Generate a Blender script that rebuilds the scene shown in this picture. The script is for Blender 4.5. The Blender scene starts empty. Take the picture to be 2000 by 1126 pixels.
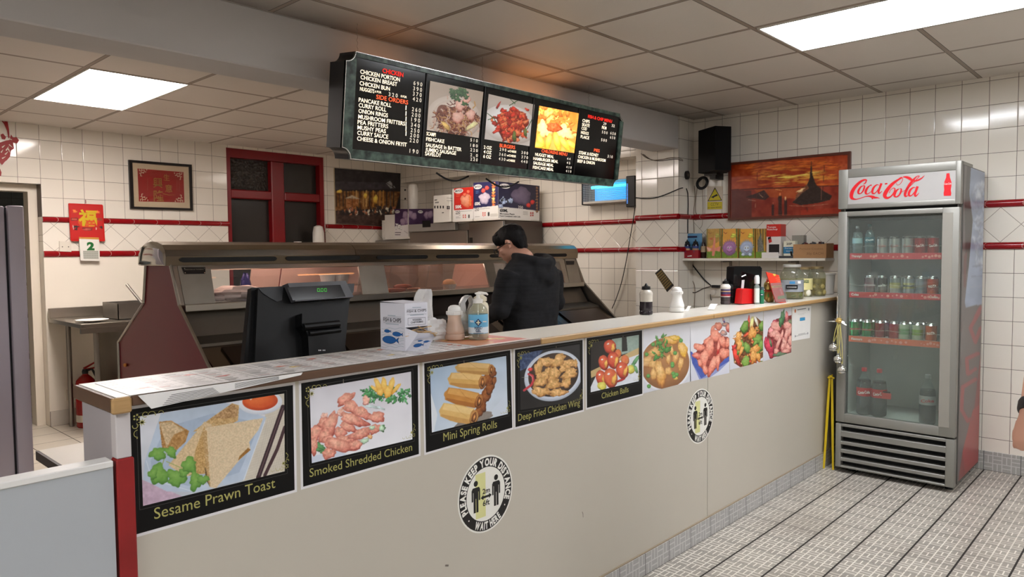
import bpy, bmesh, math, random
import numpy as np
from mathutils import Vector, Matrix, noise as mnoise
random.seed(7); rng = np.random.default_rng(7)
PI = math.pi; R = math.radians
SC = bpy.context.scene; COL = SC.collection

# ------------------------------------------------------------------ camera
CAM = Vector((0, 0, 1.458)); FPX = 1416.97
YAW, PITCH, ROLL = 0.75113706, -0.04894763, -0.00862595
fw = Vector((math.cos(PITCH)*math.cos(YAW), math.cos(PITCH)*math.sin(YAW), math.sin(PITCH)))
_r = Vector((math.sin(YAW), -math.cos(YAW), 0)); _u = _r.cross(fw)
RT = _r*math.cos(ROLL) + _u*math.sin(ROLL); UP = -_r*math.sin(ROLL) + _u*math.cos(ROLL)
cd = bpy.data.cameras.new('camera'); cam = bpy.data.objects.new('camera', cd); COL.objects.link(cam)
cd.sensor_width = 36; cd.lens = FPX/2000*36; cd.clip_start = .05; cd.clip_end = 60
M = Matrix((RT, UP, -fw)).transposed().to_4x4(); M.translation = CAM
cam.matrix_world = M; SC.camera = cam
# ------------------------------------------------------------------ world and exposure
W = bpy.data.worlds.new('night'); SC.world = W; W.use_nodes = True
W.node_tree.nodes['Background'].inputs[0].default_value = (.012, .014, .02, 1)
W.node_tree.nodes['Background'].inputs[1].default_value = 1.0
vs = SC.view_settings; vs.view_transform = 'Standard'; vs.look = 'None'; vs.gamma = 1; vs.use_curve_mapping = False
vs.exposure = 0.43
PANEL_POWER = 22.0          # emission of the fluorescent ceiling panels over the shop
KITCHEN_POWER = 31.0        # and over the kitchen
# room numbers (metres)
XW = 5.60; XR = 5.84; YC = 1.77; YB = 3.11; YK = 7.13; HC = 2.57; XP = 5.36; YP = 3.525
XL = -2.6; YF = -2.9; ZT = 1.142

# ------------------------------------------------------------------ picture rays and planes
def ray(px, py): return RT*((px-1000)/FPX) + UP*(-(py-563)/FPX) + fw
def at(px, py, ax, val):
    d = ray(px, py); t = (val-CAM[ax])/d[ax]; return CAM + d*t
def crop(x0, y0, x1, y1, w):
    s = (x1-x0)/w
    f = lambda x, y: (x0+x*s, y0+y*s)
    f.x0, f.y0, f.s = x0, y0, s
    return f
FULL = crop(0, 0, 2000, 1126, 2000)
class Plane:
    def __init__(s, O, U, V): s.O, s.U, s.V = Vector(O), Vector(U).normalized(), Vector(V).normalized(); s.N = s.U.cross(s.V)
    def uv(s, px, py):
        d = ray(px, py); t = (s.O-CAM).dot(s.N)/d.dot(s.N); p = CAM+d*t-s.O
        return (p.dot(s.U), p.dot(s.V))
    def P(s, u, v, d=0): return s.O + s.U*u + s.V*v + s.N*d
def py_(y): return Plane((0, y, 0), (1, 0, 0), (0, 0, 1))      # faces -y
def px_(x): return Plane((x, 0, 0), (0, -1, 0), (0, 0, 1))     # faces -x
def pz_(z): return Plane((0, 0, z), (1, 0, 0), (0, 1, 0))      # faces up

# ------------------------------------------------------------------ materials
def lin(c):
    c = [v/255 for v in c]
    return tuple((v/12.92 if v <= .04045 else ((v+.055)/1.055)**2.4) for v in c)
_mc = {}
def mat(c, rough=.5, metal=0, var=.06, scale=9, bump=0, bscale=60, emit=0, ecol=None, trans=0, ior=1.45, coat=0, stretch=None, alpha=1, spec=.5):
    key = (tuple(c), rough, metal, var, scale, bump, bscale, emit, ecol, trans, ior, coat, stretch, alpha, spec)
    if key in _mc: return _mc[key]
    m = bpy.data.materials.new('m%d' % len(_mc)); m.use_nodes = True; nt = m.node_tree; n = nt.nodes; L = nt.links
    b = n['Principled BSDF']; l = lin(c)
    b.inputs['Base Color'].default_value = (*l, 1); b.inputs['Roughness'].default_value = rough; b.inputs['Metallic'].default_value = metal
    b.inputs['Transmission Weight'].default_value = trans; b.inputs['IOR'].default_value = ior; b.inputs['Coat Weight'].default_value = coat
    b.inputs['Alpha'].default_value = alpha; b.inputs['Specular IOR Level'].default_value = spec
    tc = n.new('ShaderNodeTexCoord')
    if var or bump:
        mp = n.new('ShaderNodeMapping'); L.new(tc.outputs['Object'], mp.inputs[0])
        if stretch: mp.inputs['Scale'].default_value = stretch
    if var:
        t = n.new('ShaderNodeTexNoise'); t.inputs['Scale'].default_value = scale; t.inputs['Detail'].default_value = 4
        L.new(mp.outputs[0], t.inputs[0])
        mx = n.new('ShaderNodeMix'); mx.data_type = 'RGBA'
        mx.inputs[6].default_value = (*[v*(1-var) for v in l], 1); mx.inputs[7].default_value = (*[min(1, v*(1+var)) for v in l], 1)
        L.new(t.outputs[0], mx.inputs[0]); L.new(mx.outputs[2], b.inputs['Base Color'])
    if bump:
        t = n.new('ShaderNodeTexNoise'); t.inputs['Scale'].default_value = bscale; t.inputs['Detail'].default_value = 3
        L.new(mp.outputs[0], t.inputs[0])
        bp = n.new('ShaderNodeBump'); bp.inputs['Strength'].default_value = bump; bp.inputs['Distance'].default_value = .01
        L.new(t.outputs[0], bp.inputs['Height']); L.new(bp.outputs[0], b.inputs['Normal'])
    if emit:
        b.inputs['Emission Color'].default_value = (*lin(ecol or c), 1); b.inputs['Emission Strength'].default_value = emit
    _mc[key] = m; return m
def glass(tint=(235, 240, 238), rough=0.0, opacity=.1):
    """thin pane: mostly see-through, some mirror"""
    key = ('g', tint, rough, opacity)
    if key in _mc: return _mc[key]
    m = bpy.data.materials.new('pane'); m.use_nodes = True; nt = m.node_tree; n = nt.nodes; L = nt.links
    n.remove(n['Principled BSDF']); out = n['Material Output']
    tr = n.new('ShaderNodeBsdfTransparent'); tr.inputs[0].default_value = (*lin(tint), 1)
    gl = n.new('ShaderNodeBsdfGlossy'); gl.inputs['Roughness'].default_value = rough; gl.inputs[0].default_value = (.9, .9, .9, 1)
    t = NT(m); ge = n.new('ShaderNodeNewGeometry'); dp = n.new('ShaderNodeVectorMath'); dp.operation = 'DOT_PRODUCT'; L.new(ge.outputs['Incoming'], dp.inputs[0]); L.new(ge.outputs['Normal'], dp.inputs[1])
    k = t.m('POWER', t.m('SUBTRACT', 1, t.m('ABSOLUTE', dp.outputs['Value'])), 5); mm = t.m('ADD', .04, t.m('MULTIPLY', k, .9))
    mx = n.new('ShaderNodeMixShader'); L.new(mm, mx.inputs[0]); L.new(tr.outputs[0], mx.inputs[1]); L.new(gl.outputs[0], mx.inputs[2])
    df = n.new('ShaderNodeBsdfDiffuse'); df.inputs[0].default_value = (*lin(tint), 1)
    m2 = n.new('ShaderNodeMixShader'); m2.inputs[0].default_value = opacity
    L.new(mx.outputs[0], m2.inputs[1]); L.new(df.outputs[0], m2.inputs[2]); L.new(m2.outputs[0], out.inputs[0])
    _mc[key] = m; return m
def emis(c, s):
    return mat(c, .5, 0, 0, emit=s)
class NT:
    def __init__(s, m): s.n, s.l = m.node_tree.nodes, m.node_tree.links
    def m(s, op, a, b=None, c=None):
        x = s.n.new('ShaderNodeMath'); x.operation = op
        for i, v in enumerate((a, b, c)):
            if v is None: continue
            if isinstance(v, (int, float)): x.inputs[i].default_value = v
            else: s.l.new(v, x.inputs[i])
        return x.outputs[0]
    def mix(s, f, a, b):
        x = s.n.new('ShaderNodeMix'); x.data_type = 'RGBA'
        for i, v in ((0, f), (6, a), (7, b)):
            if isinstance(v, (int, float)): x.inputs[i].default_value = v
            elif isinstance(v, tuple): x.inputs[i].default_value = (*lin(v), 1)
            else: s.l.new(v, x.inputs[i])
        return x.outputs[2]
    def noise(s, vec, sc, det=3):
        t = s.n.new('ShaderNodeTexNoise'); t.inputs['Scale'].default_value = sc; t.inputs['Detail'].default_value = det
        if vec: s.l.new(vec, t.inputs[0])
        return t.outputs[0]
def tiles(name, au, u0, pu, v0, pv, base, grout, gw=.0028, diag=False, rough=.10, av=2, weave=False, wob=.004, var=.03, gv=None, dirt=0.):
    """ceramic tiles laid on world coordinates: au/av = axes, u0/v0 = a joint, pu/pv = pitch"""
    m = bpy.data.materials.new(name); m.use_nodes = True; t = NT(m); b = t.n['Principled BSDF']
    g = t.n.new('ShaderNodeNewGeometry'); sp = t.n.new('ShaderNodeSeparateXYZ'); t.l.new(g.outputs['Position'], sp.inputs[0])
    U = t.m('DIVIDE', t.m('SUBTRACT', sp.outputs[au], u0), pu); V = t.m('DIVIDE', t.m('SUBTRACT', sp.outputs[av], v0), pv)
    if diag:
        U, V = t.m('ADD', U, V), t.m('SUBTRACT', U, V)
    fu, fv = t.m('FRACT', U), t.m('FRACT', V)
    eu = t.m('SUBTRACT', .5, t.m('ABSOLUTE', t.m('SUBTRACT', fu, .5))); ev = t.m('SUBTRACT', .5, t.m('ABSOLUTE', t.m('SUBTRACT', fv, .5)))
    e = t.m('MINIMUM', t.m('MULTIPLY', eu, pu), t.m('MULTIPLY', ev, pv))
    gm = t.m('MAXIMUM', t.m('LESS_THAN', t.m('MULTIPLY', eu, pu), gw/2), t.m('LESS_THAN', t.m('MULTIPLY', ev, pv), (gv or gw)/2))
    cu, cv = t.m('FLOOR', U), t.m('FLOOR', V)
    cb = t.n.new('ShaderNodeCombineXYZ'); t.l.new(cu, cb.inputs[0]); t.l.new(cv, cb.inputs[1])
    wn = t.n.new('ShaderNodeTexWhiteNoise'); wn.noise_dimensions = '3D'; t.l.new(cb.outputs[0], wn.inputs[0])
    bl = lin(base); c0 = tuple(int(v*(1-var)) for v in base)
    col = t.mix(wn.outputs[0], c0, base)
    if weave:
        k = 4
        wu, wv = t.m('MULTIPLY', fu, k), t.m('MULTIPLY', fv, k)
        gu, gv = t.m('FRACT', wu), t.m('FRACT', wv)
        par = t.m('MODULO', t.m('ADD', t.m('FLOOR', wu), t.m('FLOOR', wv)), 2)
        du = t.m('SUBTRACT', .5, t.m('ABSOLUTE', t.m('SUBTRACT', gu, .5))); dv = t.m('SUBTRACT', .5, t.m('ABSOLUTE', t.m('SUBTRACT', gv, .5)))
        mu = t.m('ABSOLUTE', t.m('SUBTRACT', gu, .5)); mv = t.m('ABSOLUTE', t.m('SUBTRACT', gv, .5))
        lw = .055
        mid = t.m('ADD', t.m('MULTIPLY', t.m('LESS_THAN', mu, lw), t.m('LESS_THAN', par, .5)), t.m('MULTIPLY', t.m('LESS_THAN', mv, lw), t.m('GREATER_THAN', par, .5)))
        line = t.m('MINIMUM', 1, t.m('ADD', mid, t.m('LESS_THAN', t.m('MINIMUM', du, dv), lw)))
        ns = t.noise(g.outputs['Position'], 160, 2)
        col = t.mix(t.m('MULTIPLY', t.m('SUBTRACT', ns, .35), .5), col, tuple(int(v*.6) for v in base))
        col = t.mix(t.m('MULTIPLY', line, .85), col, weave)
    if dirt:
        dn = t.noise(g.outputs['Position'], 2.2, 6)
        col = t.mix(t.m('MULTIPLY', t.m('MAXIMUM', t.m('SUBTRACT', dn, .48), 0), dirt), col, (90, 75, 62))
    col = t.mix(gm, col, grout); t.l.new(col, b.inputs['Base Color'])
    t.l.new(t.m('ADD', rough, t.m('MULTIPLY', gm, .5)), b.inputs['Roughness'])
    # every tile sits a little out of true
    wv_ = t.n.new('ShaderNodeVectorMath'); wv_.operation = 'SUBTRACT'; t.l.new(wn.outputs[1], wv_.inputs[0]); wv_.inputs[1].default_value = (.5, .5, .5)
    ws = t.n.new('ShaderNodeVectorMath'); ws.operation = 'SCALE'; t.l.new(wv_.outputs[0], ws.inputs[0]); ws.inputs['Scale'].default_value = wob*6
    ad = t.n.new('ShaderNodeVectorMath'); ad.operation = 'ADD'; t.l.new(ws.outputs[0], ad.inputs[0]); t.l.new(g.outputs['Normal'], ad.inputs[1])
    nm = t.n.new('ShaderNodeVectorMath'); nm.operation = 'NORMALIZE'; t.l.new(ad.outputs[0], nm.inputs[0])
    hgt = t.m('MINIMUM', t.m('DIVIDE', e, gw*1.6), 1)
    ns2 = t.noise(g.outputs['Position'], 9, 1)
    hh = t.m('ADD', hgt, t.m('MULTIPLY', ns2, .55))
    bp = t.n.new('ShaderNodeBump'); bp.inputs['Strength'].default_value = .55; bp.inputs['Distance'].default_value = .0016
    t.l.new(hh, bp.inputs['Height']); t.l.new(nm.outputs[0], bp.inputs['Normal']); t.l.new(bp.outputs[0], b.inputs['Normal'])
    return m
def vcol(rough=.35, emit=0, noise=0.0):
    key = ('v', rough, emit)
    if key in _mc: return _mc[key]
    m = bpy.data.materials.new('printed_colours'); m.use_nodes = True; t = NT(m); b = t.n['Principled BSDF']
    a = t.n.new('ShaderNodeAttribute'); a.attribute_name = 'Col'; t.l.new(a.outputs[0], b.inputs['Base Color'])
    b.inputs['Roughness'].default_value = rough
    if emit: t.l.new(a.outputs[0], b.inputs['Emission Color']); b.inputs['Emission Strength'].default_value = emit
    _mc[key] = m; return m

# ------------------------------------------------------------------ things, parts, meshes
WM = {}
def thing(name, label, cat, loc=(0, 0, 0), group=None):
    o = bpy.data.objects.new(name, None); COL.objects.link(o); o.location = loc; o.empty_display_size = .05
    o['label'] = label; o['category'] = cat
    if group: o['group'] = group
    WM[o] = Matrix.Translation(loc); return o
def tag(o, label, cat, group=None):
    o['label'] = label; o['category'] = cat
    if group: o['group'] = group
    return o
_fc = {}
def glyphs(s, bold):
    key = (s, bold)
    if key not in _fc:
        c = bpy.data.curves.new('t', 'FONT'); c.body = s; c.size = 1; c.offset = bold; c.resolution_u = 3
        ob = bpy.data.objects.new('t', c); COL.objects.link(ob)
        me = bpy.data.meshes.new_from_object(ob)
        bpy.data.objects.remove(ob); bpy.data.curves.remove(c)
        vv = [(v.co.x, v.co.y) for v in me.vertices]; ff = [tuple(p.vertices) for p in me.polygons]
        bpy.data.meshes.remove(me); _fc[key] = (vv, ff)
    return _fc[key]
class MB:
    def __init__(s): s.bm = bmesh.new(); s.mats = []; s.cur = 0
    def m(s, mt):
        if mt not in s.mats: s.mats.append(mt)
        s.cur = s.mats.index(mt); return s
    def face(s, pts):
        vs_ = [s.bm.verts.new(p) for p in pts]
        f = s.bm.faces.new(vs_); f.material_index = s.cur; return f
    def box(s, x0, x1, y0, y1, z0, z1, bev=0, seg=2, rot=None, piv=None):
        vs_ = [s.bm.verts.new((x, y, z)) for x in (x0, x1) for y in (y0, y1) for z in (z0, z1)]
        fs = []
        for q in ((0, 1, 3, 2), (4, 6, 7, 5), (0, 4, 5, 1), (2, 3, 7, 6), (0, 2, 6, 4), (1, 5, 7, 3)):
            f = s.bm.faces.new([vs_[i] for i in q]); f.material_index = s.cur; fs.append(f)
        if bev:
            es = list({e for f in fs for e in f.edges})
            r = bmesh.ops.bevel(s.bm, geom=es, offset=bev, segments=seg, profile=.5, affect='EDGES', clamp_overlap=True)
            vs_ = list({v for f in r['faces'] for v in f.verts} | {v for v in vs_ if v.is_valid})
            for f in r['faces']: f.material_index = s.cur
            vs_ = list({v for v in vs_} | {v for x in vs_ for e in x.link_edges for v in e.verts})
        if rot is not None:
            p = Vector(piv if piv is not None else ((x0+x1)/2, (y0+y1)/2, (z0+z1)/2))
            for v in vs_: v.co = rot @ (v.co-p) + p
        return s
    def prism(s, pl, pts, d0, d1):
        """closed prism: outline pts (u,v) on plane, from depth d0 (back) to d1 (front)"""
        a = sum(pts[i][0]*pts[(i+1) % len(pts)][1]-pts[(i+1) % len(pts)][0]*pts[i][1] for i in range(len(pts)))
        if a < 0: pts = pts[::-1]
        A = [s.bm.verts.new(pl.P(u, v, d1)) for u, v in pts]; B = [s.bm.verts.new(pl.P(u, v, d0)) for u, v in pts]
        n = len(pts)
        fs = [s.bm.faces.new(A), s.bm.faces.new(B[::-1])] + [s.bm.faces.new((A[i], B[i], B[(i+1) % n], A[(i+1) % n])) for i in range(n)]
        for f in fs: f.material_index = s.cur
        return s
    def flat(s, pl, pts, d=0):
        a = sum(pts[i][0]*pts[(i+1) % len(pts)][1]-pts[(i+1) % len(pts)][0]*pts[i][1] for i in range(len(pts)))
        if a < 0: pts = pts[::-1]
        s.face([pl.P(u, v, d) for u, v in pts]); return s
    def rect(s, pl, u0, u1, v0, v1, d=0): return s.flat(pl, [(u0, v0), (u1, v0), (u1, v1), (u0, v1)], d)
    def disc(s, pl, u, v, r, d=0, n=24, ry=None): return s.flat(pl, [(u+r*math.cos(2*PI*i/n), v+(ry or r)*math.sin(2*PI*i/n)) for i in range(n)], d)
    def ring(s, pl, u, v, r0, r1, d=0, n=48, a0=0, a1=2*PI, k=1):
        for i in range(n):
            a, b = a0+(a1-a0)*i/n, a0+(a1-a0)*(i+1)/n
            s.flat(pl, [(u+r*math.cos(t)*k, v+r*math.sin(t)) for r, t in ((r0, a), (r1, a), (r1, b), (r0, b))], d)
        return s
    def stroke(s, pl, pts, w, d=0):
        """flat line of width w (number or list) along (u,v) points"""
        n = len(pts); ws = w if isinstance(w, (list, tuple)) else [w]*n; L = []; Rr = []
        for i, (u, v) in enumerate(pts):
            a = pts[max(i-1, 0)]; b = pts[min(i+1, n-1)]; tx, ty = b[0]-a[0], b[1]-a[1]; q = math.hypot(tx, ty) or 1
            nx, ny = -ty/q*ws[i]/2, tx/q*ws[i]/2; L.append((u+nx, v+ny)); Rr.append((u-nx, v-ny))
        for i in range(n-1): s.flat(pl, [L[i], Rr[i], Rr[i+1], L[i+1]], d)
        return s
    def text(s, pl, t, u0, v0, h, w=None, d=.0006, bold=.0, ang=0, align='l', depth=0, minw=.0):
        vv, ff = glyphs(t, bold)
        if not vv: return s
        x0 = min(v[0] for v in vv); x1 = max(v[0] for v in vv); cap = .69
        k = h/cap; kx = k if w is None else w/(x1-x0)
        off = {'l': 0, 'c': -(x1-x0)*kx/2, 'r': -(x1-x0)*kx}[align]; ca, sa = math.cos(ang), math.sin(ang)
        P = []
        for x, y in vv:
            a, b = (x-x0)*kx+off, y*k; P.append(s.bm.verts.new(pl.P(u0+a*ca-b*sa, v0+a*sa+b*ca, d)))
        for f in ff:
            try: g = s.bm.faces.new([P[i] for i in f]); g.material_index = s.cur
            except ValueError: pass
        return s
    def textpx(s, pl, C, t, x0, y0, x1, cap, d=.0006, bold=.02):
        a = pl.uv(*C(x0, y0)); b = pl.uv(*C(x1, y0)); c = pl.uv(*C(x0, y0-cap))
        return s.text(pl, t, a[0], a[1], c[1]-a[1], b[0]-a[0], d, bold)
    def loft(s, rings, cap0=True, cap1=True, closed=True):
        """rings: lists of equal length of points"""
        V = [[s.bm.verts.new(p) for p in r] for r in rings]; n = len(V[0])
        for a, b in zip(V, V[1:]):
            for i in range(n if closed else n-1):
                f = s.bm.faces.new((a[i], a[(i+1) % n], b[(i+1) % n], b[i])); f.material_index = s.cur
        for c, q in ((cap0, V[0][::-1]), (cap1, V[-1])):
            if c and closed: f = s.bm.faces.new(q); f.material_index = s.cur
        return s
    def lathe(s, c, prof, n=24, sy=1, cap0=True, cap1=True):
        cx, cy, cz = c
        return s.loft([[(cx+r*math.cos(2*PI*i/n), cy+sy*r*math.sin(2*PI*i/n), cz+z) for i in range(n)] for r, z in prof], cap0, cap1)
    def tube(s, pts, r, n=8, cap=True):
        P = [Vector(p) for p in pts]; rs = r if isinstance(r, (list, tuple)) else [r]*len(P); rings = []; up = None
        for i, p in enumerate(P):
            t = (P[min(i+1, len(P)-1)]-P[max(i-1, 0)])
            if t.length < 1e-9: t = Vector((0, 0, 1))
            t.normalize()
            if up is None: up = Vector((0, 0, 1)) if abs(t.z) < .9 else Vector((1, 0, 0))
            a = t.cross(up).normalized(); b = a.cross(t).normalized(); up = b
            rings.append([p+(a*math.cos(-2*PI*k/n)+b*math.sin(-2*PI*k/n))*rs[i] for k in range(n)])
        return s.loft(rings, cap, cap)
    def ball(s, c, r, n=16, m=10, rot=None, jag=0, seed=0):
        r = r if isinstance(r, (tuple, list)) else (r, r, r); c = Vector(c); rings = []
        for j in range(1, m):
            th = PI*j/m; ring = []
            for i in range(n):
                v = Vector((math.sin(th)*math.cos(2*PI*i/n), math.sin(th)*math.sin(2*PI*i/n), -math.cos(th)))
                k = 1+jag*mnoise.noise(v*2.3+Vector((seed*3.1, seed, 0))) if jag else 1
                v = Vector((v.x*r[0], v.y*r[1], v.z*r[2]))*k
                ring.append(c+(rot @ v if rot is not None else v))
            rings.append(ring)
        return s.loft(rings)
    def build(s, name, mt=None, parent=None, smooth=True, ang=35, kind=None, weld=False):
        bmesh.ops.recalc_face_normals(s.bm, faces=[f for f in s.bm.faces if len(f.edges) and any(len(e.link_faces) > 1 for e in f.edges)])
        if parent is not None: s.bm.transform(WM[parent].inverted())
        me = bpy.data.meshes.new(name); s.bm.to_mesh(me); s.bm.free()
        for x in (s.mats or [mt]): me.materials.append(x)
        if smooth and len(me.polygons):
            me.polygons.foreach_set('use_smooth', [True]*len(me.polygons)); me.set_sharp_from_angle(angle=R(ang))
        o = bpy.data.objects.new(name, me); COL.objects.link(o)
        if parent is not None: o.parent = parent; WM[o] = WM[parent]
        else: WM[o] = Matrix.Identity(4)
        if kind: o['kind'] = kind
        return o
def B(mt):
    b = MB(); b.m(mt); return b
def centre(o):
    """top-level one-mesh thing: put the origin at its base centre"""
    me = o.data; c = [v.co for v in me.vertices]; lo = Vector([min(p[i] for p in c) for i in range(3)]); hi = Vector([max(p[i] for p in c) for i in range(3)])
    q = Vector(((lo.x+hi.x)/2, (lo.y+hi.y)/2, lo.z)); me.transform(Matrix.Translation(-q)); o.location = q; WM[o] = Matrix.Translation(q); return o
def dup(root, loc, label=None, rotz=None):
    r = root.copy(); COL.objects.link(r); r.location = loc
    if rotz is not None: r.rotation_euler = (0, 0, rotz)
    if label: r['label'] = label
    for ch in list(root.children):
        c = ch.copy(); COL.objects.link(c); c.parent = r
        for g in list(ch.children):
            d = g.copy(); COL.objects.link(d); d.parent = c
    return r
def remesh(bm_builder, name, mt, parent, voxel=.012, smooth=6, disp=None, adapt=0):
    o = bm_builder.build(name, mt, parent, weld=True)
    md = o.modifiers.new('r', 'REMESH'); md.mode = 'VOXEL'; md.voxel_size = voxel
    sm = o.modifiers.new('s', 'SMOOTH'); sm.iterations = smooth; sm.factor = .5
    dg = bpy.context.evaluated_depsgraph_get(); me = bpy.data.meshes.new_from_object(o.evaluated_get(dg), depsgraph=dg)
    o.modifiers.clear(); o.data = me; me.materials.clear(); me.materials.append(mt)
    if disp:
        for v in me.vertices: v.co += disp(v.co, v.normal)
    me.polygons.foreach_set('use_smooth', [True]*len(me.polygons)); me.update(); return o

# ------------------------------------------------------------------ printed pictures (a fine grid coloured vertex by vertex)
def vnoise(x, y, sc, seed=0):
    g = np.random.default_rng(seed+11).random((64, 64))
    a, b = x/sc+seed*3.7+200, y/sc+seed*1.3+200
    i, j = np.floor(a).astype(int), np.floor(b).astype(int); fa, fb = a-i, b-j; fa = fa*fa*(3-2*fa); fb = fb*fb*(3-2*fb)
    G = lambda p, q: g[p % 64, q % 64]
    return (G(i, j)*(1-fa)+G(i+1, j)*fa)*(1-fb)+(G(i, j+1)*(1-fa)+G(i+1, j+1)*fa)*fb-.5
class Pic:
    """corners: full-picture pixels TL,TR,BR,BL of a print lying on plane pl"""
    def __init__(s, pl, corners, nx, ny, bg, C=FULL, d=.0004):
        q = [pl.uv(*C(*p)) for p in corners]; a = np.linspace(0, 1, nx)[None, :]; b = np.linspace(0, 1, ny)[:, None]
        s.pl, s.d, s.nx, s.ny, s.q = pl, d, nx, ny, q
        f = lambda k: (q[0][k]*(1-a)+q[1][k]*a)*(1-b)+(q[3][k]*(1-a)+q[2][k]*a)*b
        s.U, s.Vv = f(0), f(1); s.im = np.zeros((ny, nx, 3))+np.array(bg, float)
        O = np.array(pl.O); P = O+s.U[..., None]*np.array(pl.U)+s.Vv[..., None]*np.array(pl.V)-np.array(CAM)
        z = P@np.array(fw); s.fx = 1000+FPX*(P@np.array(RT))/z; s.fy = 563-FPX*(P@np.array(UP))/z
        s.a, s.b = np.broadcast_to(a, (ny, nx)), np.broadcast_to(b, (ny, nx))
        s.crop(C)
    def crop(s, C): s.x = (s.fx-C.x0)/C.s; s.y = (s.fy-C.y0)/C.s; return s
    def unit(s, w=100, h=100): s.x = s.a*w; s.y = s.b*h; return s         # work in print coordinates
    def put(s, m, col, k=1):
        m = np.clip(m, 0, 1)[..., None]*k; s.im = s.im*(1-m)+(np.array(col, float) if not isinstance(col, np.ndarray) else col)*m; return s
    def grad(s, c0, c1, ang=90):
        t = s.a*math.cos(R(ang))+s.b*math.sin(R(ang)); t = (t-t.min())/(t.max()-t.min()); s.im = np.array(c0)*(1-t[..., None])+np.array(c1)*t[..., None]; return s
    def tex(s, sc, amp, seed=0, mask=1.): s.im = s.im+(vnoise(s.x, s.y, sc, seed)*2*amp*mask)[..., None]; return s
    def pmask(s, pts):
        x, y = s.x, s.y; ins = np.zeros(x.shape, bool); n = len(pts)
        for i in range(n):
            x0, y0 = pts[i]; x1, y1 = pts[(i+1) % n]
            if y0 == y1: continue
            c = ((y0 > y) != (y1 > y)) & (x < (x1-x0)*(y-y0)/(y1-y0)+x0); ins ^= c
        return ins.astype(float)
    def poly(s, pts, col, tex=0, sc=10, seed=0, k=1):
        m = s.pmask(pts); c = np.zeros(s.im.shape)+np.array(col, float)
        if tex: c = c+(vnoise(s.x, s.y, sc, seed)+.5*vnoise(s.x, s.y, sc*.4, seed+5))[..., None]*2*tex
        return s.put(m, c, k)
    def line(s, pts, w, col, k=1):
        m = np.zeros(s.x.shape)
        for (x0, y0), (x1, y1) in zip(pts, pts[1:]):
            dx, dy = x1-x0, y1-y0; q = dx*dx+dy*dy or 1; t = np.clip(((s.x-x0)*dx+(s.y-y0)*dy)/q, 0, 1)
            m = np.maximum(m, np.hypot(s.x-x0-t*dx, s.y-y0-t*dy) < w/2)
        return s.put(m, col, k)
    def blob(s, cx, cy, rx, ry, rot, col, hi=None, lo=None, jag=.08, tex=8, sc=None, seed=None, edge=.35, k=1):
        seed = int(cx*7+cy*3) if seed is None else seed
        dx, dy = s.x-cx, s.y-cy; c_, s_ = math.cos(R(rot)), math.sin(R(rot)); u, v = (dx*c_+dy*s_)/rx, (-dx*s_+dy*c_)/ry
        r = np.hypot(u, v); th = np.arctan2(v, u); rr = random.Random(seed)
        lim = 1+jag*(np.sin(2*th+rr.random()*6)*.5+np.sin(3*th+rr.random()*6)*.6+np.sin(5*th+rr.random()*6)*.5+np.sin(9*th+rr.random()*6)*.3)
        q = r/lim; col = np.array(col, float); hi = np.array(hi, float) if hi is not None else np.minimum(255, col*1.25+18); lo = np.array(lo, float) if lo is not None else col*.55
        L = np.clip(.5-(dx*.35+dy*.9)/(2*min(rx, ry)*1.3), 0, 1)*np.clip(1.25-q, 0, 1); L = np.clip(L*1.5, 0, 1)[..., None]
        E = np.clip((q-(1-edge))/edge, 0, 1)[..., None]*np.clip(.35+(dx*.2+dy*.9)/(min(rx, ry)*1.6), .15, 1)[..., None]
        c = col*(1-L)+hi*L; c = c*(1-E)+lo*E
        sc = sc or min(rx, ry)*.35
        c = c+((vnoise(s.x, s.y, sc, seed)+.6*vnoise(s.x, s.y, sc*.4, seed+3))*2*tex)[..., None]
        w = 1.3/min(rx, ry)
        return s.put(np.clip((1-q)/w+.5, 0, 1), c, k)
    def build(s, name, parent=None, mt=None, rough=.35, emit=0, blur=0, bend=None):
        im = s.im
        for _ in range(blur):
            p = np.pad(im, ((1, 1), (1, 1), (0, 0)), 'edge'); im = (p[1:-1, 1:-1]*4+p[:-2, 1:-1]+p[2:, 1:-1]+p[1:-1, :-2]+p[1:-1, 2:])/8
        c = np.clip(im/255, 0, 1); c = np.where(c <= .04045, c/12.92, ((c+.055)/1.055)**2.4)
        O = np.array(s.pl.O)+np.array(s.pl.N)*s.d
        P = O+s.U[..., None]*np.array(s.pl.U)+s.Vv[..., None]*np.array(s.pl.V)
        if bend is not None: P = bend(P, s.a, s.b)
        if parent is not None: P = P-np.array(WM[parent].translation)
        nx, ny = s.nx, s.ny; me = bpy.data.meshes.new(name)
        idx = np.arange(nx*ny).reshape(ny, nx); F = np.stack([idx[1:, :-1], idx[1:, 1:], idx[:-1, 1:], idx[:-1, :-1]], -1).reshape(-1, 4)
        me.from_pydata(P.reshape(-1, 3).tolist(), [], F.tolist())
        at_ = me.color_attributes.new('Col', 'FLOAT_COLOR', 'POINT')
        at_.data.foreach_set('color', np.concatenate([c.reshape(-1, 3), np.ones((nx*ny, 1))], 1).ravel().astype(np.float32))
        me.materials.append(mt or vcol(rough, emit)); me.update()
        o = bpy.data.objects.new(name, me); COL.objects.link(o)
        if parent is not None: o.parent = parent; WM[o] = WM[parent]
        else: WM[o] = Matrix.Identity(4)
        return o
def px4(pl, C, pts): return [pl.uv(*C(*p)) for p in pts]
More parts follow.
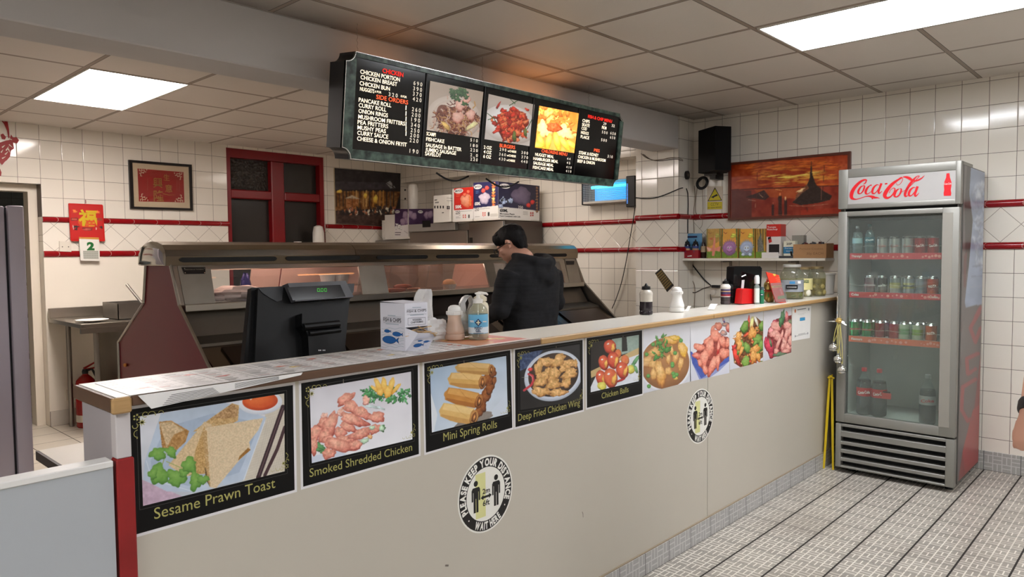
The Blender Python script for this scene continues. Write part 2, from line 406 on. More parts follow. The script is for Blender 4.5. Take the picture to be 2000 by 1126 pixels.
# ------------------------------------------------------------------ shared materials
WHITE = mat((236, 234, 228), .45); BLACK = mat((14, 14, 15), .4); STEEL = mat((176, 170, 160), .30, 1, .10, 3, .03, 25, stretch=(1, 1, 8))
STEEL2 = mat((150, 145, 138), .38, 1, .14, 4, .04, 20); CHROME = mat((225, 225, 222), .08, 1, 0); DARKMET = mat((60, 58, 56), .4, .8)
PAPER = mat((232, 230, 226), .6); REDG = mat((158, 12, 20), .15, 0, .1, 6); REDWOOD = mat((128, 12, 20), .32, 0, .15, 5)
CARD = mat((170, 128, 88), .75, 0, .08, 20); RUBBER = mat((20, 20, 21), .6)
# ================================================================== THE ROOM
TW = (233, 226, 214); GRT = (96, 84, 74)
t_right = tiles('tile_right', 1, .8215, .1555, 2.544, .1555, TW, GRT)
t_right_lo = tiles('tile_right_low', 1, .8215, .1555, 1.455, .1555, TW, GRT)
t_right_dg = tiles('tile_right_diag', 1, .90, .222, 1.50, .225, TW, (140, 128, 116), diag=True, gw=.004)
t_back = tiles('tile_back', 0, 1.80, .1645, 1.80, .1615, TW, GRT)
t_back_lo = tiles('tile_back_low', 0, 1.80, .1645, 1.456, .1615, TW, GRT)
t_back_dg = tiles('tile_back_diag', 0, 1.66, .225, 1.509, .2165, TW, (140, 128, 116), diag=True, gw=.004)
t_pil = tiles('tile_pillar_front', 0, XP, .1555, 2.544, .1555, TW, GRT)
plain = mat((230, 222, 208), .22, 0, .02, 3, .02, 3)
plaster = mat((196, 192, 190), .7, 0, .06, 2.5, .05, 30)
floor_m = tiles('tile_floor', 0, 2.7497, .2035, 1.77, .2035, (158, 151, 141), (34, 28, 24), gw=.0035, gv=.0085, av=1, rough=.34, weave=(232, 226, 215), dirt=1.2, var=.06)
floor_k = tiles('tile_floor_kitchen', 0, 1.80, .30, 7.13, .30, (206, 196, 180), (70, 58, 48), gw=.006, av=1, rough=.35, dirt=1.0)
skirt_x = tiles('tile_skirt', 0, 2.7497, .2035, 0, .2035, (172, 170, 168), (50, 46, 44), gw=.0035, weave=(200, 199, 196), rough=.35)
skirt_y = tiles('tile_skirt_side', 1, .96, .2035, 0, .2035, (172, 170, 164), (50, 46, 44), gw=.0035, weave=(200, 199, 196), rough=.35)
def ceil_mat(name, x0, y0):
    m = bpy.data.materials.new(name); m.use_nodes = True; t = NT(m); b = t.n['Principled BSDF']
    g = t.n.new('ShaderNodeNewGeometry'); sp = t.n.new('ShaderNodeSeparateXYZ'); t.l.new(g.outputs['Position'], sp.inputs[0])
    fu = t.m('FRACT', t.m('DIVIDE', t.m('SUBTRACT', sp.outputs[0], x0), .6)); fv = t.m('FRACT', t.m('DIVIDE', t.m('SUBTRACT', sp.outputs[1], y0), .6))
    eu = t.m('SUBTRACT', .5, t.m('ABSOLUTE', t.m('SUBTRACT', fu, .5))); ev = t.m('SUBTRACT', .5, t.m('ABSOLUTE', t.m('SUBTRACT', fv, .5)))
    e = t.m('MULTIPLY', t.m('MINIMUM', eu, ev), .6)
    bar = t.m('LESS_THAN', e, .010); edge = t.m('MULTIPLY', t.m('LESS_THAN', e, .0135), t.m('GREATER_THAN', e, .010))
    col = t.mix(t.noise(g.outputs['Position'], 1.3, 5), (206, 198, 188), (220, 212, 203))
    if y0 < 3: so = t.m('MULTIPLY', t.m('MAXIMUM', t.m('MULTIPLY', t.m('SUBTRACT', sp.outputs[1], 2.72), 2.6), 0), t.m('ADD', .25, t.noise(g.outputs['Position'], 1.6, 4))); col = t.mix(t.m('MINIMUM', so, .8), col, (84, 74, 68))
    col = t.mix(bar, col, (150, 135, 120)); col = t.mix(edge, col, (60, 50, 44)); t.l.new(col, b.inputs['Base Color'])
    b.inputs['Roughness'].default_value = .5
    bp = t.n.new('ShaderNodeBump'); bp.inputs['Strength'].default_value = .3; bp.inputs['Distance'].default_value = .002
    t.l.new(t.noise(g.outputs['Position'], 90, 2), bp.inputs['Height']); t.l.new(bp.outputs[0], b.inputs['Normal']); return m
S = 'structure'
B(floor_m).box(XL, XR+.2, YF, 2.15, -.12, 0).build('floor', kind=S, smooth=False)
B(floor_k).box(XL, XR+.2, 2.15, 10.6, -.12, 0).build('floor', kind=S, smooth=False)
# ceilings, left open where the light panels sit
def ceiling(m, x0, x1, y0, y1, holes):
    b = B(m); xs = sorted({x0, x1, *[h[0] for h in holes], *[h[1] for h in holes]}); ys = sorted({y0, y1, *[h[2] for h in holes], *[h[3] for h in holes]})
    for xa, xb in zip(xs, xs[1:]):
        for ya, yb in zip(ys, ys[1:]):
            if any(h[0] <= xa and xb <= h[1] and h[2] <= ya and yb <= h[3] for h in holes): continue
            b.box(xa, xb, ya, yb, HC, HC+.12)
    return b.build('ceiling', kind=S, smooth=False)
LF = [(3.55, 4.12, .44, 1.62), (.55, 1.12, -1.36, -.18), (3.55, 4.12, -1.96, -.78), (-1.85, -1.28, .44, 1.62)]
LK = [(1.475, 2.075, 4.79, 5.985), (4.46, 5.06, 4.19, 5.38)]
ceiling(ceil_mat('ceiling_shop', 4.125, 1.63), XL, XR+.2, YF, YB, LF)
ceiling(ceil_mat('ceiling_kitchen', 1.46, 4.78), XL, XR+.2, YB, YK, LK)
B(plaster).box(XL, XR+.2, YK+.25, 10.6, HC, HC+.1).build('ceiling', kind=S)
def diffuser(col, power):
    m = bpy.data.materials.new('diffuser'); m.use_nodes = True
    t = NT(m); b = t.n['Principled BSDF']; g = t.n.new('ShaderNodeTexCoord'); sp = t.n.new('ShaderNodeSeparateXYZ'); t.l.new(g.outputs['Object'], sp.inputs[0])
    w = t.m('ABSOLUTE', t.m('SINE', t.m('MULTIPLY', sp.outputs[0], 16)))
    w2 = t.m('ADD', .55, t.m('MULTIPLY', t.m('POWER', w, 3), .9)); b.inputs['Base Color'].default_value = (.8, .8, .75, 1)
    b.inputs['Emission Color'].default_value = (*lin(col), 1); t.l.new(t.m('MULTIPLY', w2, power), b.inputs['Emission Strength']); return m
diff_shop = diffuser((246, 249, 254), PANEL_POWER); diff_kitchen = diffuser((255, 244, 238), KITCHEN_POWER); diff_dim = diffuser((255, 242, 232), 8.5)
for i, (x0, x1, y0, y1) in enumerate(LF+LK):
    o = thing('ceiling_light', ['long lit fluorescent panel in the ceiling above the shop floor, near the drinks fridge', 'lit ceiling panel over the waiting area behind the viewer',
        'lit ceiling panel over the far right of the waiting area', 'lit ceiling panel over the far left of the waiting area', 'lit rectangular fluorescent panel in the kitchen ceiling, left of the menu board',
        'lit ceiling panel in the kitchen above the frying range'][i], 'ceiling light', ((x0+x1)/2, (y0+y1)/2, HC), group='fluorescent ceiling panels')
    B(mat((200, 196, 188), .5)).box(x0, x1, y0, y0+.012, HC-.003, HC+.08).box(x0, x1, y1-.012, y1, HC-.003, HC+.08).box(x0, x0+.012, y0+.012, y1-.012, HC-.003, HC+.08).box(x1-.012, x1, y0+.012, y1-.012, HC-.003, HC+.08).box(x0, x1, y0, y1, HC+.08, HC+.09).build('housing', parent=o)
    B(diff_shop if i < len(LF) else diff_kitchen if i == len(LF) else diff_dim).box(x0+.012, x1-.012, y0+.012, y1-.012, HC+.004, HC+.01).build('diffuser', parent=o, smooth=False)
def wallrect(b, pl, m, u0, u1, v0, v1, th=.15): b.m(m); b.prism(pl, [(u0, v0), (u1, v0), (u1, v1), (u0, v1)], -th, 0); return b
# right wall of the shop (faces -x)
pR = px_(XW); b = MB()
wallrect(b, pR, t_right_lo, -YB, -YF, 0, 1.455); wallrect(b, pR, t_right_dg, -YB, -YF, 1.455, 1.773); wallrect(b, pR, t_right, -YB, -YF, 1.773, HC)
b.build('wall_right', kind=S, smooth=False)
# pillar and bulkhead
b = MB()
wallrect(b, px_(XP), t_right_lo, -YP, -YB, 0, 1.455, .6); wallrect(b, px_(XP), t_right_dg, -YP, -YB, 1.455, 1.773, .6); wallrect(b, px_(XP), t_right, -YP, -YB, 1.773, HC, .6)
b.m(t_pil); b.prism(py_(YB-.004), [(XP, 0), (XW, 0), (XW, HC), (XP, HC)], 0, .001)
b.build('wall_right', kind=S, smooth=False)
pK = px_(XR); b = MB()
wallrect(b, pK, t_right_lo, -YK, -YP, 0, 1.455); wallrect(b, pK, t_right_dg, -YK, -YP, 1.455, 1.773); wallrect(b, pK, t_right, -YK, -YP, 1.773, HC)
b.build('wall_right', kind=S, smooth=False)
B(t_right).box(5.65, XR, YP, YK, 2.33, HC).build('trim_1', kind=S, smooth=False)
# ceiling beam between shop and kitchen
B(plaster).box(XL, XP, YB, 3.36, 2.305, HC, .006, 1).build('trim_2', kind=S)
# back wall with doorway and window
pB = py_(YK); DX0, DX1, DZ = .70, 1.80, 2.075; WX0, WX1, WZ0, WZ1 = 3.43, 4.565, 1.0, 2.545
b = MB()
for x0, x1 in ((XL, DX0), (DX1, WX0), (WX1, XR)):
    wallrect(b, pB, plain if x1 == WX0 else t_back_lo, x0, x1, 0, 1.456, .25); wallrect(b, pB, t_back_dg, x0, x1, 1.456, 1.80, .25); wallrect(b, pB, t_back, x0, x1, 1.80, HC, .25)
wallrect(b, pB, t_back, DX0, DX1, DZ, HC, .25); wallrect(b, pB, t_back_lo, WX0, WX1, 0, WZ0, .25); wallrect(b, pB, t_back, WX0, WX1, WZ1, HC, .25)
b.build('wall_back', kind=S, smooth=False)
# walls around the shop that the camera has its back to
B(tiles('tile_left', 1, 0, .1555, 1.455, .1555, TW, GRT)).box(XL-.15, XL, YF-.15, 10.6, 0, HC+.1).build('wall_left', kind=S, smooth=False)
B(tiles('tile_front', 0, 0, .1555, 1.455, .1555, TW, GRT)).box(XL, XW, YF-.15, YF, 0, .9).box(XL, XW, YF-.15, YF, 2.2, HC).box(XL, -1.8, YF-.15, YF, .9, 2.2).box(3.6, XW, YF-.15, YF, .9, 2.2).build('wall_front', kind=S, smooth=False)
B(glass((60, 66, 70), 0, .25)).box(-1.8, 3.6, YF-.09, YF-.08, .9, 2.2).build('window_2', kind=S)
# room behind the doorway
blue_t = tiles('tile_store', 0, 0, .155, 0, .155, (214, 224, 226), (120, 124, 126))
B(blue_t).box(XL, XR, 10.45, 10.6, 0, HC).build('wall_far', kind=S, smooth=False)
B(plaster).box(2.9, 3.0, YK+.25, 10.45, 0, HC).build('wall_store', kind=S, smooth=False)
fr = B(mat((222, 212, 196), .4, 0, .06, 3))
fr.box(DX1-.07, DX1-.002, YK+.12, YK+.26, 0, DZ).box(DX0, DX0+.07, YK+.12, YK+.26, 0, DZ).box(DX0+.07, DX1-.07, YK+.12, YK+.26, DZ-.06, DZ-.002).build('door_1', kind=S)
# red glazed rails with their joints, one row each
rail_m = bpy.data.materials.new('red_rail'); rail_m.use_nodes = True; t = NT(rail_m); bs = t.n['Principled BSDF']
g = t.n.new('ShaderNodeNewGeometry'); sp = t.n.new('ShaderNodeSeparateXYZ'); t.l.new(g.outputs['Position'], sp.inputs[0])
q = t.m('FRACT', t.m('DIVIDE', t.m('ADD', sp.outputs[0], sp.outputs[1]), .205)); j = t.m('LESS_THAN', q, .018)
c = t.mix(t.noise(g.outputs['Position'], 5, 4), (120, 8, 16), (158, 12, 22)); c = t.mix(j, c, (190, 150, 140)); t.l.new(c, bs.inputs['Base Color'])
bs.inputs['Roughness'].default_value = .12
k = 2
def rail(pl, u0, u1, z0, z1):
    global k
    k += 1; prof = [(z0, 0), (z0+.004, .012), (z0+(z1-z0)*.3, .022), (z0+(z1-z0)*.7, .022), (z1-.004, .012), (z1, 0)]
    b = B(rail_m); b.loft([[pl.P(u, v, d) for v, d in prof] for u in (u0, u1)]); return b.build('trim_%d' % k, kind=S, ang=60)
for z0, z1, y0, y1 in ((1.725, 1.773, 1.752, 1.80), (1.453, 1.500, 1.456, 1.509)):
    rail(pR, -YB+.0, -YF, z0, z1); rail(px_(XP), -YP-.0, -YB+.0, z0, z1); rail(pK, -YK, -YP, z0, z1); rail(py_(YB), XP, XW, z0, z1)
    rail(pB, DX1, WX0+.01, y0, y1); rail(pB, WX1, XR, y0, y1); rail(pB, XL, DX0, y0, y1)
# skirting tiles
B(skirt_y).box(XW-.012, XW, YF, YC, 0, .125).build('baseboard_right', kind=S, smooth=False)
B(tiles('tile_skirt_back', 0, 1.8, .2035, 0, .2, (204, 196, 184), GRT)).box(DX1, WX1, YK-.012, YK, 0, .13).build('baseboard_back', kind=S, smooth=False)
# window in the back wall
WB = YK+.10; wf = B(REDWOOD); pw = py_(WB)
wf.box(WX0, WX0+.05, YK+.02, WB+.05, WZ0, WZ1).box(WX1-.05, WX1, YK+.02, WB+.05, WZ0, WZ1)
wf.box(WX0+.05, WX1-.05, YK+.02, WB+.05, WZ1-.09, WZ1).box(WX0+.05, WX1-.05, YK+.02, WB+.05, WZ0, WZ0+.07)
mx = .5*(WX0+WX1)+.01
wf.box(mx-.075, mx+.075, YK+.02, WB+.05, WZ0+.07, WZ1-.09, .01, 1)
zt = pB.uv(540, 382)[1]
wf.box(WX0+.05, mx-.075, YK+.02, WB+.05, zt-.045, zt+.045, .01, 1).box(mx+.075, WX1-.05, YK+.02, WB+.05, zt-.045, zt+.045, .01, 1)
wf.build('window_1', kind=S)
pane = bpy.data.materials.new('patterned_night_glass'); pane.use_nodes = True; t = NT(pane); bs = t.n['Principled BSDF']
g = t.n.new('ShaderNodeTexCoord'); vo = t.n.new('ShaderNodeTexVoronoi'); vo.inputs['Scale'].default_value = 38; t.l.new(g.outputs['Object'], vo.inputs[0])
bs.inputs['Base Color'].default_value = (*lin((52, 48, 44)), 1); bs.inputs['Roughness'].default_value = .2
bp = t.n.new('ShaderNodeBump'); bp.inputs['Strength'].default_value = .8; bp.inputs['Distance'].default_value = .01; t.l.new(vo.outputs[0], bp.inputs['Height']); t.l.new(bp.outputs[0], bs.inputs['Normal'])
dk = mat((44, 41, 38), .25, 0, .2, 3, .1, 12)
b = B(pane); b.box(WX0+.05, mx-.075, WB, WB+.012, zt+.045, WZ1-.09); b.m(dk)
b.box(mx+.075, WX1-.05, WB, WB+.012, zt+.045, WZ1-.09).box(WX0+.05, mx-.075, WB, WB+.012, WZ0+.07, zt-.045).box(mx+.075, WX1-.05, WB, WB+.012, WZ0+.07, zt-.045)
b.build('window_1_glass', kind=S)
B(mat((30, 28, 26), .8)).box(WX0-.1, WX1+.1, WB+.055, WB+.145, WZ0-.1, WZ1+.02).build('window_1_blind', kind=S)
B(plain).box(WX0+.002, WX1-.002, YK-.02, YK+.02, WZ0-.03, WZ0, .004, 1).build('window_1_sill', kind=S)
# ================================================================== COUNTER, POSTERS, STICKERS
def zat(base, py, px=None):
    """height above base point where picture row py meets the vertical through base"""
    lo, hi = -1., 3.
    for _ in range(40):
        m = (lo+hi)/2; c = Vector((base[0], base[1], m))-CAM
        y = 563-FPX*c.dot(UP)/c.dot(fw)
        if y > py: lo = m
        else: hi = m
    return m
GOLD = mat((172, 166, 96), .5, 0, 0); LAM = mat((206, 200, 190), .35, 0, .03, 3)
pC = py_(YC)
ct = thing('serving_counter', 'long beige serving counter with food photos stuck along its front', 'counter', (3.1, 1.9, 0))
CX0, CX1 = .575, 5.585
b = B(mat((190, 183, 170), .42, 0, .05, 2.2, .02, 4)); b.box(CX0+.02, 3.344, YC, YC+.03, 0, 1.116); b.box(3.348, CX1, YC, YC+.03, 0, 1.116)
b.m(mat((120, 112, 100), .6)); b.box(3.344, 3.348, YC+.004, YC+.03, 0, 1.116)
for x in (.66+.52, 1.655, 2.14, 2.59): b.box(x, x+.0025, YC-.0006, YC, .93, 1.1)
b.m(mat((110, 100, 92), .6)).stroke(pC, [(2.30, .41), (2.305, .40), (2.306, .385)], .003, .0008).stroke(pC, [(1.56, .43), (1.575, .425)], .006, .0008)
b.build('front_panel', parent=ct, smooth=False)
b = B(mat((216, 211, 200), .28, 0, .03, 3)); b.box(.572, 3.349, 1.752, 2.01, 1.119, ZT).box(3.351, CX1, 1.752, 2.01, 1.119, ZT)
b.build('worktop', parent=ct, smooth=False)
wood = mat((176, 140, 92), .5, 0, .25, 14, .1, 40, stretch=(.3, 4, 4)); wood2 = mat((92, 66, 48), .5, 0, .2, 12, stretch=(.3, 4, 4))
b = B(wood2); b.box(.60, 2.02, 1.74, 1.752, 1.119, ZT-.001, .003, 1); b.box(.558, .572, 1.742, 2.01, 1.108, ZT-.001, .003, 1)
b.m(wood).box(2.02, 3.349, 1.74, 1.752, 1.119, ZT, .004, 1).box(3.351, CX1, 1.74, 1.752, 1.119, ZT, .004, 1)
b.box(.558, .60, 1.736, 1.752, 1.106, ZT, .004, 1)
o = b.build('worktop_edging', parent=ct); o['label'] = 'worn wooden edge strip'
B(mat((168, 162, 165), .5, 0, .06, 3)).box(CX0, CX0+.02, YC+.02, 2.0, 0, 1.118).build('end_panel', parent=ct)
b = B(mat((196, 190, 190), .5, 0, .12, 6)).box(CX0-.004, CX0+.028, YC-.012, YC+.02, 1.0, 1.116, .002, 1)
b.m(mat((140, 26, 26), .5, 0, .35, 12)).box(CX0-.006, CX0+.032, YC-.016, YC+.02, 0, 1.0, .003, 1); o = b.build('corner_strip', parent=ct); o['label'] = 'chipped red painted corner strip'
b = MB(); b.m(skirt_x).box(CX0+.04, CX1, YC-.012, YC, 0, .098); b.m(mat((150, 135, 115), .9)); b.box(CX0+.04, CX1, YC-.008, YC, .098, .103); b.build('skirting', parent=ct, smooth=False)
B(mat((150, 146, 140), .6)).box(.60, CX1, YC+.03, 1.99, .08, .10).box(2.6, 2.62, YC+.03, 1.99, .1, 1.09).box(4.1, 4.12, YC+.03, 1.99, .1, 1.09).build('inner_shelf', parent=ct)
# low partition left of the counter
g = thing('low_partition', 'waist-high pale grey partition at the left end of the counter', 'partition', (-.6, 1.78, 0))
B(mat((172, 176, 180), .4, 0, .05, 2.5)).box(XL+.02, CX0-.012, YC-.01, YC+.03, 0, .985).build('panel', parent=g, smooth=False)
B(mat((224, 222, 218), .4, 0, .04, 6)).box(XL+.02, CX0-.012, YC-.014, YC+.034, .985, 1.0, .002, 1).build('capping', parent=g)
# lower work surface behind the counter
g = thing('back_table', 'low white-topped table with a dark edge behind the counter', 'table', (1.4, 2.7, 0))
b = B(mat((226, 220, 208), .35, 0, .03, 4)).box(.765, 2.1, 2.12, 3.2, .69, .72); b.m(mat((44, 34, 30), .5)).box(.755, .765, 2.12, 3.2, .685, .719); b.build('tabletop', parent=g, smooth=False)
for x in (.79, 2.04):
    for y in (2.15, 3.13): B(STEEL).box(x, x+.04, y, y+.04, 0, .69).build('leg', parent=g)

# ---- food posters
CA = crop(240, 740, 600, 1060, 1267); CB = crop(580, 660, 1010, 960, 1614); CC = crop(990, 600, 1360, 850, 1666); CD = crop(1340, 560, 1600, 780, 1331)
def curls(b, pl, u, v, s, k):
    """little gold scroll in a corner; s = size, k = +1 top-left / -1 bottom-right"""
    G = lambda x, y: (u+k*x*s, v-k*y*s)
    arc = lambda cx, cy, r, a0, a1, w: b.stroke(pl, [G(cx+r*math.cos(R(a)), cy+r*math.sin(R(a))) for a in np.linspace(a0, a1, 12)], w*s, .0009)
    for p in range(5): q = R(72*p); b.disc(pl, *G(.1+.07*math.cos(q), .1+.07*math.sin(q)), .028*s, .0009, 8)
    arc(.33, .06, .07, 60, 330, .022); arc(.50, .10, .10, 180, 350, .018); b.disc(pl, *G(.6, .11), .018*s, .0009, 8)
    arc(.06, .33, .07, -60, 200, .022); arc(.12, .55, .10, 90, 270, .018); b.disc(pl, *G(.1, .68), .018*s, .0009, 8); arc(.75, .09, .07, 200, 380, .014)
    for p in range(8): q = R(45*p+10); b.stroke(pl, [G(.24, .26), G(.24+.11*math.cos(q), .26+.11*math.sin(q))], [.045*s, .004*s], .0012)
GREENS = [(78, 128, 56), (98, 150, 70), (52, 98, 44)]
def poster(label, C, outer, photo, paint, txt=None, nx=300, ny=210, bg=(210, 212, 220), margin=True):
    pl = pC; q = px4(pl, C, outer); c = (sum(p[0] for p in q)/4, sum(p[1] for p in q)/4)
    g = thing('food_poster', label, 'poster', (c[0], YC-.001, min(p[1] for p in q)), group='food photos along the counter front')
    b = MB()
    if txt:
        b.m(mat((222, 220, 222), .4)); e = .007
        b.prism(pl, [(q[0][0]-e, q[0][1]+e), (q[1][0]+e, q[1][1]+e), (q[2][0]+e, q[2][1]-e), (q[3][0]-e, q[3][1]-e)], .0, .0003)
        b.m(mat((10, 9, 10), .4, 0, 0, spec=.25)).flat(pl, q, .0005)
        b.m(mat((70, 68, 66), .4)); p2 = px4(pl, C, photo)
        ex = .0075; f = [(p2[0][0]-ex, p2[0][1]+ex), (p2[1][0]+ex, p2[1][1]+ex), (p2[2][0]+ex, p2[2][1]-ex), (p2[3][0]-ex, p2[3][1]-ex)]
        for i in range(4): b.stroke(pl, [f[i], f[(i+1) % 4]], .0009, .0007)
    else: b.m(PAPER).prism(pl, q, .0, .0004)
    b.build('sheet', parent=g, smooth=False)
    P = Pic(pl, photo, nx, ny, bg, C, .0007); paint(P); P.build('photo_print', g, rough=.3, blur=1)
    if txt:
        b = B(GOLD); b.textpx(pl, C, txt[0], *txt[1:], d=.0009, bold=.0)
        b.build('gold_lettering', parent=g, smooth=False); w = q[1][0]-q[0][0]
        b = B(GOLD); curls(b, pl, q[0][0]+.012, q[0][1]-.012, w*.2, 1); b.build('corner_scroll', parent=g, smooth=False)
        b = B(GOLD); curls(b, pl, p2[2][0]+.012, p2[2][1]+.006, w*.15, -1); b.build('corner_scroll', parent=g, smooth=False)
    return g
def p_toast(P):
    P.grad((218, 220, 228), (190, 196, 208)).tex(60, 6)
    P.poly([(960, 90), (1130, 90), (1130, 640), (820, 700), (980, 280)], (206, 198, 184), 5, 40)
    for i in range(26): P.line([(900+i*14, 700), (1000+i*14, 260)], 2.2, (176, 166, 150), .6); P.line([(840, 690-i*17), (1130, 600-i*17)], 2, (184, 174, 156), .5)
    P.poly([(130, 690), (400, 800), (430, 830), (120, 900)], (196, 170, 190), 10, 20)
    P.poly([(260, 235), (700, 160), (985, 262), (960, 330), (835, 690), (500, 775), (300, 770), (140, 690), (150, 560)], (186, 200, 218), 5, 60)
    P.poly([(290, 330), (620, 235), (945, 300), (800, 640), (500, 740), (200, 690), (190, 560)], (168, 184, 206), 5, 40)
    P.blob(945, 160, 150, 82, -4, (226, 230, 238), (240, 242, 248), (190, 196, 208), 0, 2); P.blob(942, 150, 122, 64, -3, (212, 82, 34), (235, 120, 60), (170, 50, 20), 0, 4)
    P.poly([(868, 128), (892, 130), (878, 146)], (240, 220, 200))
    P.line([(1100, 190), (1020, 420), (930, 675)], 30, (52, 30, 38)); P.line([(1112, 330), (1060, 480), (975, 660)], 22, (66, 40, 46)); P.line([(1098, 200), (935, 660)], 5, (110, 84, 88))
    P.line([(160, 560), (200, 690), (480, 770)], 5, (220, 228, 238), .8); P.line([(975, 290), (830, 690)], 6, (222, 228, 238), .8)
    T = (212, 186, 146); D = (176, 132, 78)
    P.poly([(248, 292), (330, 283), (455, 355), (430, 430), (350, 505), (270, 480)], D, 26, 9); P.poly([(252, 300), (330, 292), (420, 350), (350, 380), (300, 470)], (204, 178, 140), 26, 8)
    P.poly([(480, 360), (600, 270), (750, 165), (798, 180), (790, 285), (700, 330), (560, 350)], (196, 160, 108), 26, 8); P.poly([(620, 265), (750, 168), (790, 200), (780, 260), (700, 270)], (178, 140, 96), 34, 7)
    P.poly([(312, 590), (455, 420), (560, 290), (610, 310), (590, 600), (500, 650), (430, 670)], T, 14, 8); P.poly([(500, 480), (560, 320), (590, 600), (560, 650), (470, 655)], (190, 152, 96), 26, 7)
    P.poly([(560, 600), (590, 640), (600, 745), (570, 690)], (90, 66, 30), 12, 6)
    P.poly([(545, 362), (580, 330), (965, 266), (930, 350), (868, 430), (875, 485), (800, 555), (720, 650), (640, 748), (598, 742)], (216, 194, 160), 13, 7); P.poly([(860, 470), (878, 485), (790, 560), (800, 530)], (150, 104, 44), 12, 6)
    P.poly([(545, 362), (575, 345), (600, 740), (580, 690)], (186, 150, 100), 20, 6)
    for x, y in [(rng.uniform(560, 930), rng.uniform(290, 740)) for _ in range(520)]:
        if y < 1180-x*.95+40 or x < 700: P.line([(x, y), (x+3, y+4)], 5, (228+rng.integers(-18, 12), 206, 172), .5)
    P.line([(265, 600), (300, 500)], 5, (150, 160, 90)); P.line([(300, 565), (470, 640)], 6, (160, 170, 100)); P.line([(460, 660), (500, 640)], 5, (140, 150, 80))
    for x, y, rx, ry, r_ in ((240, 512, 58, 42, -20), (330, 500, 42, 34, 30), (250, 655, 68, 66, 10), (205, 650, 30, 40, 0), (365, 680, 62, 58, 0), (420, 640, 34, 34, 0), (455, 590, 56, 50, -20), (500, 700, 46, 60, 20), (550, 690, 40, 30, -20)):
        P.blob(x, y, rx, ry, r_, (96, 148, 60), (130, 176, 84), (60, 110, 42), .22, 7)
        P.line([(x-rx*.5, y), (x+rx*.5, y-3)], 2, (140, 180, 100), .5)
poster('framed photo of sesame toast triangles with coriander and red dip, Sesame Prawn Toast', CA, [(25, 212), (1168, 40), (1180, 760), (68, 1072)], [(115, 255), (1108, 98), (1112, 632), (138, 870)], p_toast,
       ('Sesame Prawn Toast', 215, 962, 1052, 78), 360, 240)
def many(P, L, col, hi=None, lo=None, jag=.12, tex=12, **k):
    for q in L: P.blob(q[0], q[1], q[2], q[3], q[4] if len(q) > 4 else 0, q[5] if len(q) > 5 else col, hi, lo, jag, tex, **k)
def p_smoked(P):
    P.grad((214, 212, 220), (236, 236, 242)).tex(80, 5)
    P.poly([(90, 870), (300, 820), (420, 880), (110, 930)], (206, 214, 230))
    for _ in range(90):
        x, y = rng.normal(655, 100), rng.normal(410, 30); c = GREENS[rng.integers(3)]
        if 480 < x < 830: P.blob(x, y, rng.uniform(9, 20), rng.uniform(7, 16), rng.uniform(0, 180), (int(c[0]*.8), int(c[1]), int(c[2]*1.3)), jag=.4, tex=10)
    many(P, [(540, 500, 50, 12, 10), (610, 510, 30, 10, 20)], (170, 200, 190), jag=.3, tex=8, k=.6)
    for x, y, rx, ry, r_ in ((598, 350, 22, 62, -28), (640, 350, 20, 68, -8), (690, 350, 20, 66, 14), (725, 370, 14, 50, 38), (570, 372, 12, 40, -50), (665, 395, 26, 45, 4), (610, 395, 24, 26, 0)): P.blob(x, y, rx, ry, r_, (238, 182, 84), (250, 214, 120), (214, 140, 40), .1, 6)
    many(P, [(170, 800, 45, 28, 20), (200, 830, 30, 20, 0), (620, 662, 28, 24, 0), (150, 815, 30, 16)], (70, 120, 70), jag=.3)
    PK = (216, 128, 112); HI = (240, 184, 160); LO = (156, 70, 62)
    many(P, [(200, 570, 30, 22, -50, (232, 210, 210)), (320, 540, 25, 35, 40, (232, 214, 210)), (505, 455, 28, 34, 0, (236, 190, 176)), (355, 445, 72, 36, -38), (400, 505, 72, 42, 20), (480, 548, 72, 40, 32), (585, 578, 58, 42, 8), (130, 700, 46, 70, 20), (195, 620, 46, 38, -20), (120, 790, 32, 62, 0),
             (240, 640, 46, 112, 22), (205, 720, 44, 60, 10), (318, 690, 46, 44, 40), (375, 650, 62, 34, 30), (415, 598, 108, 40, 24), (360, 740, 70, 34, -5), (465, 700, 84, 38, -18), (250, 760, 70, 44, 10), (320, 785, 120, 46, 8), (430, 780, 60, 32, -14), (570, 665, 46, 34, -40), (232, 845, 48, 40, 0)], PK, HI, LO, .16, 20)
    many(P, [(550, 655, 24, 14, -20), (495, 752, 30, 20, -20), (620, 660, 22, 20)], (168, 196, 168), jag=.2, tex=6)
    many(P, [(535, 722, 18, 16)], (226, 160, 110))
poster('framed photo of pink shredded chicken strips on a white plate, Smoked Shredded Chicken', CB, [(30, 330), (885, 195), (893, 848), (45, 1088)], [(92, 372), (835, 245), (845, 740), (108, 915)], p_smoked,
       ('Smoked Shredded Chicken', 92, 1018, 846, 62))
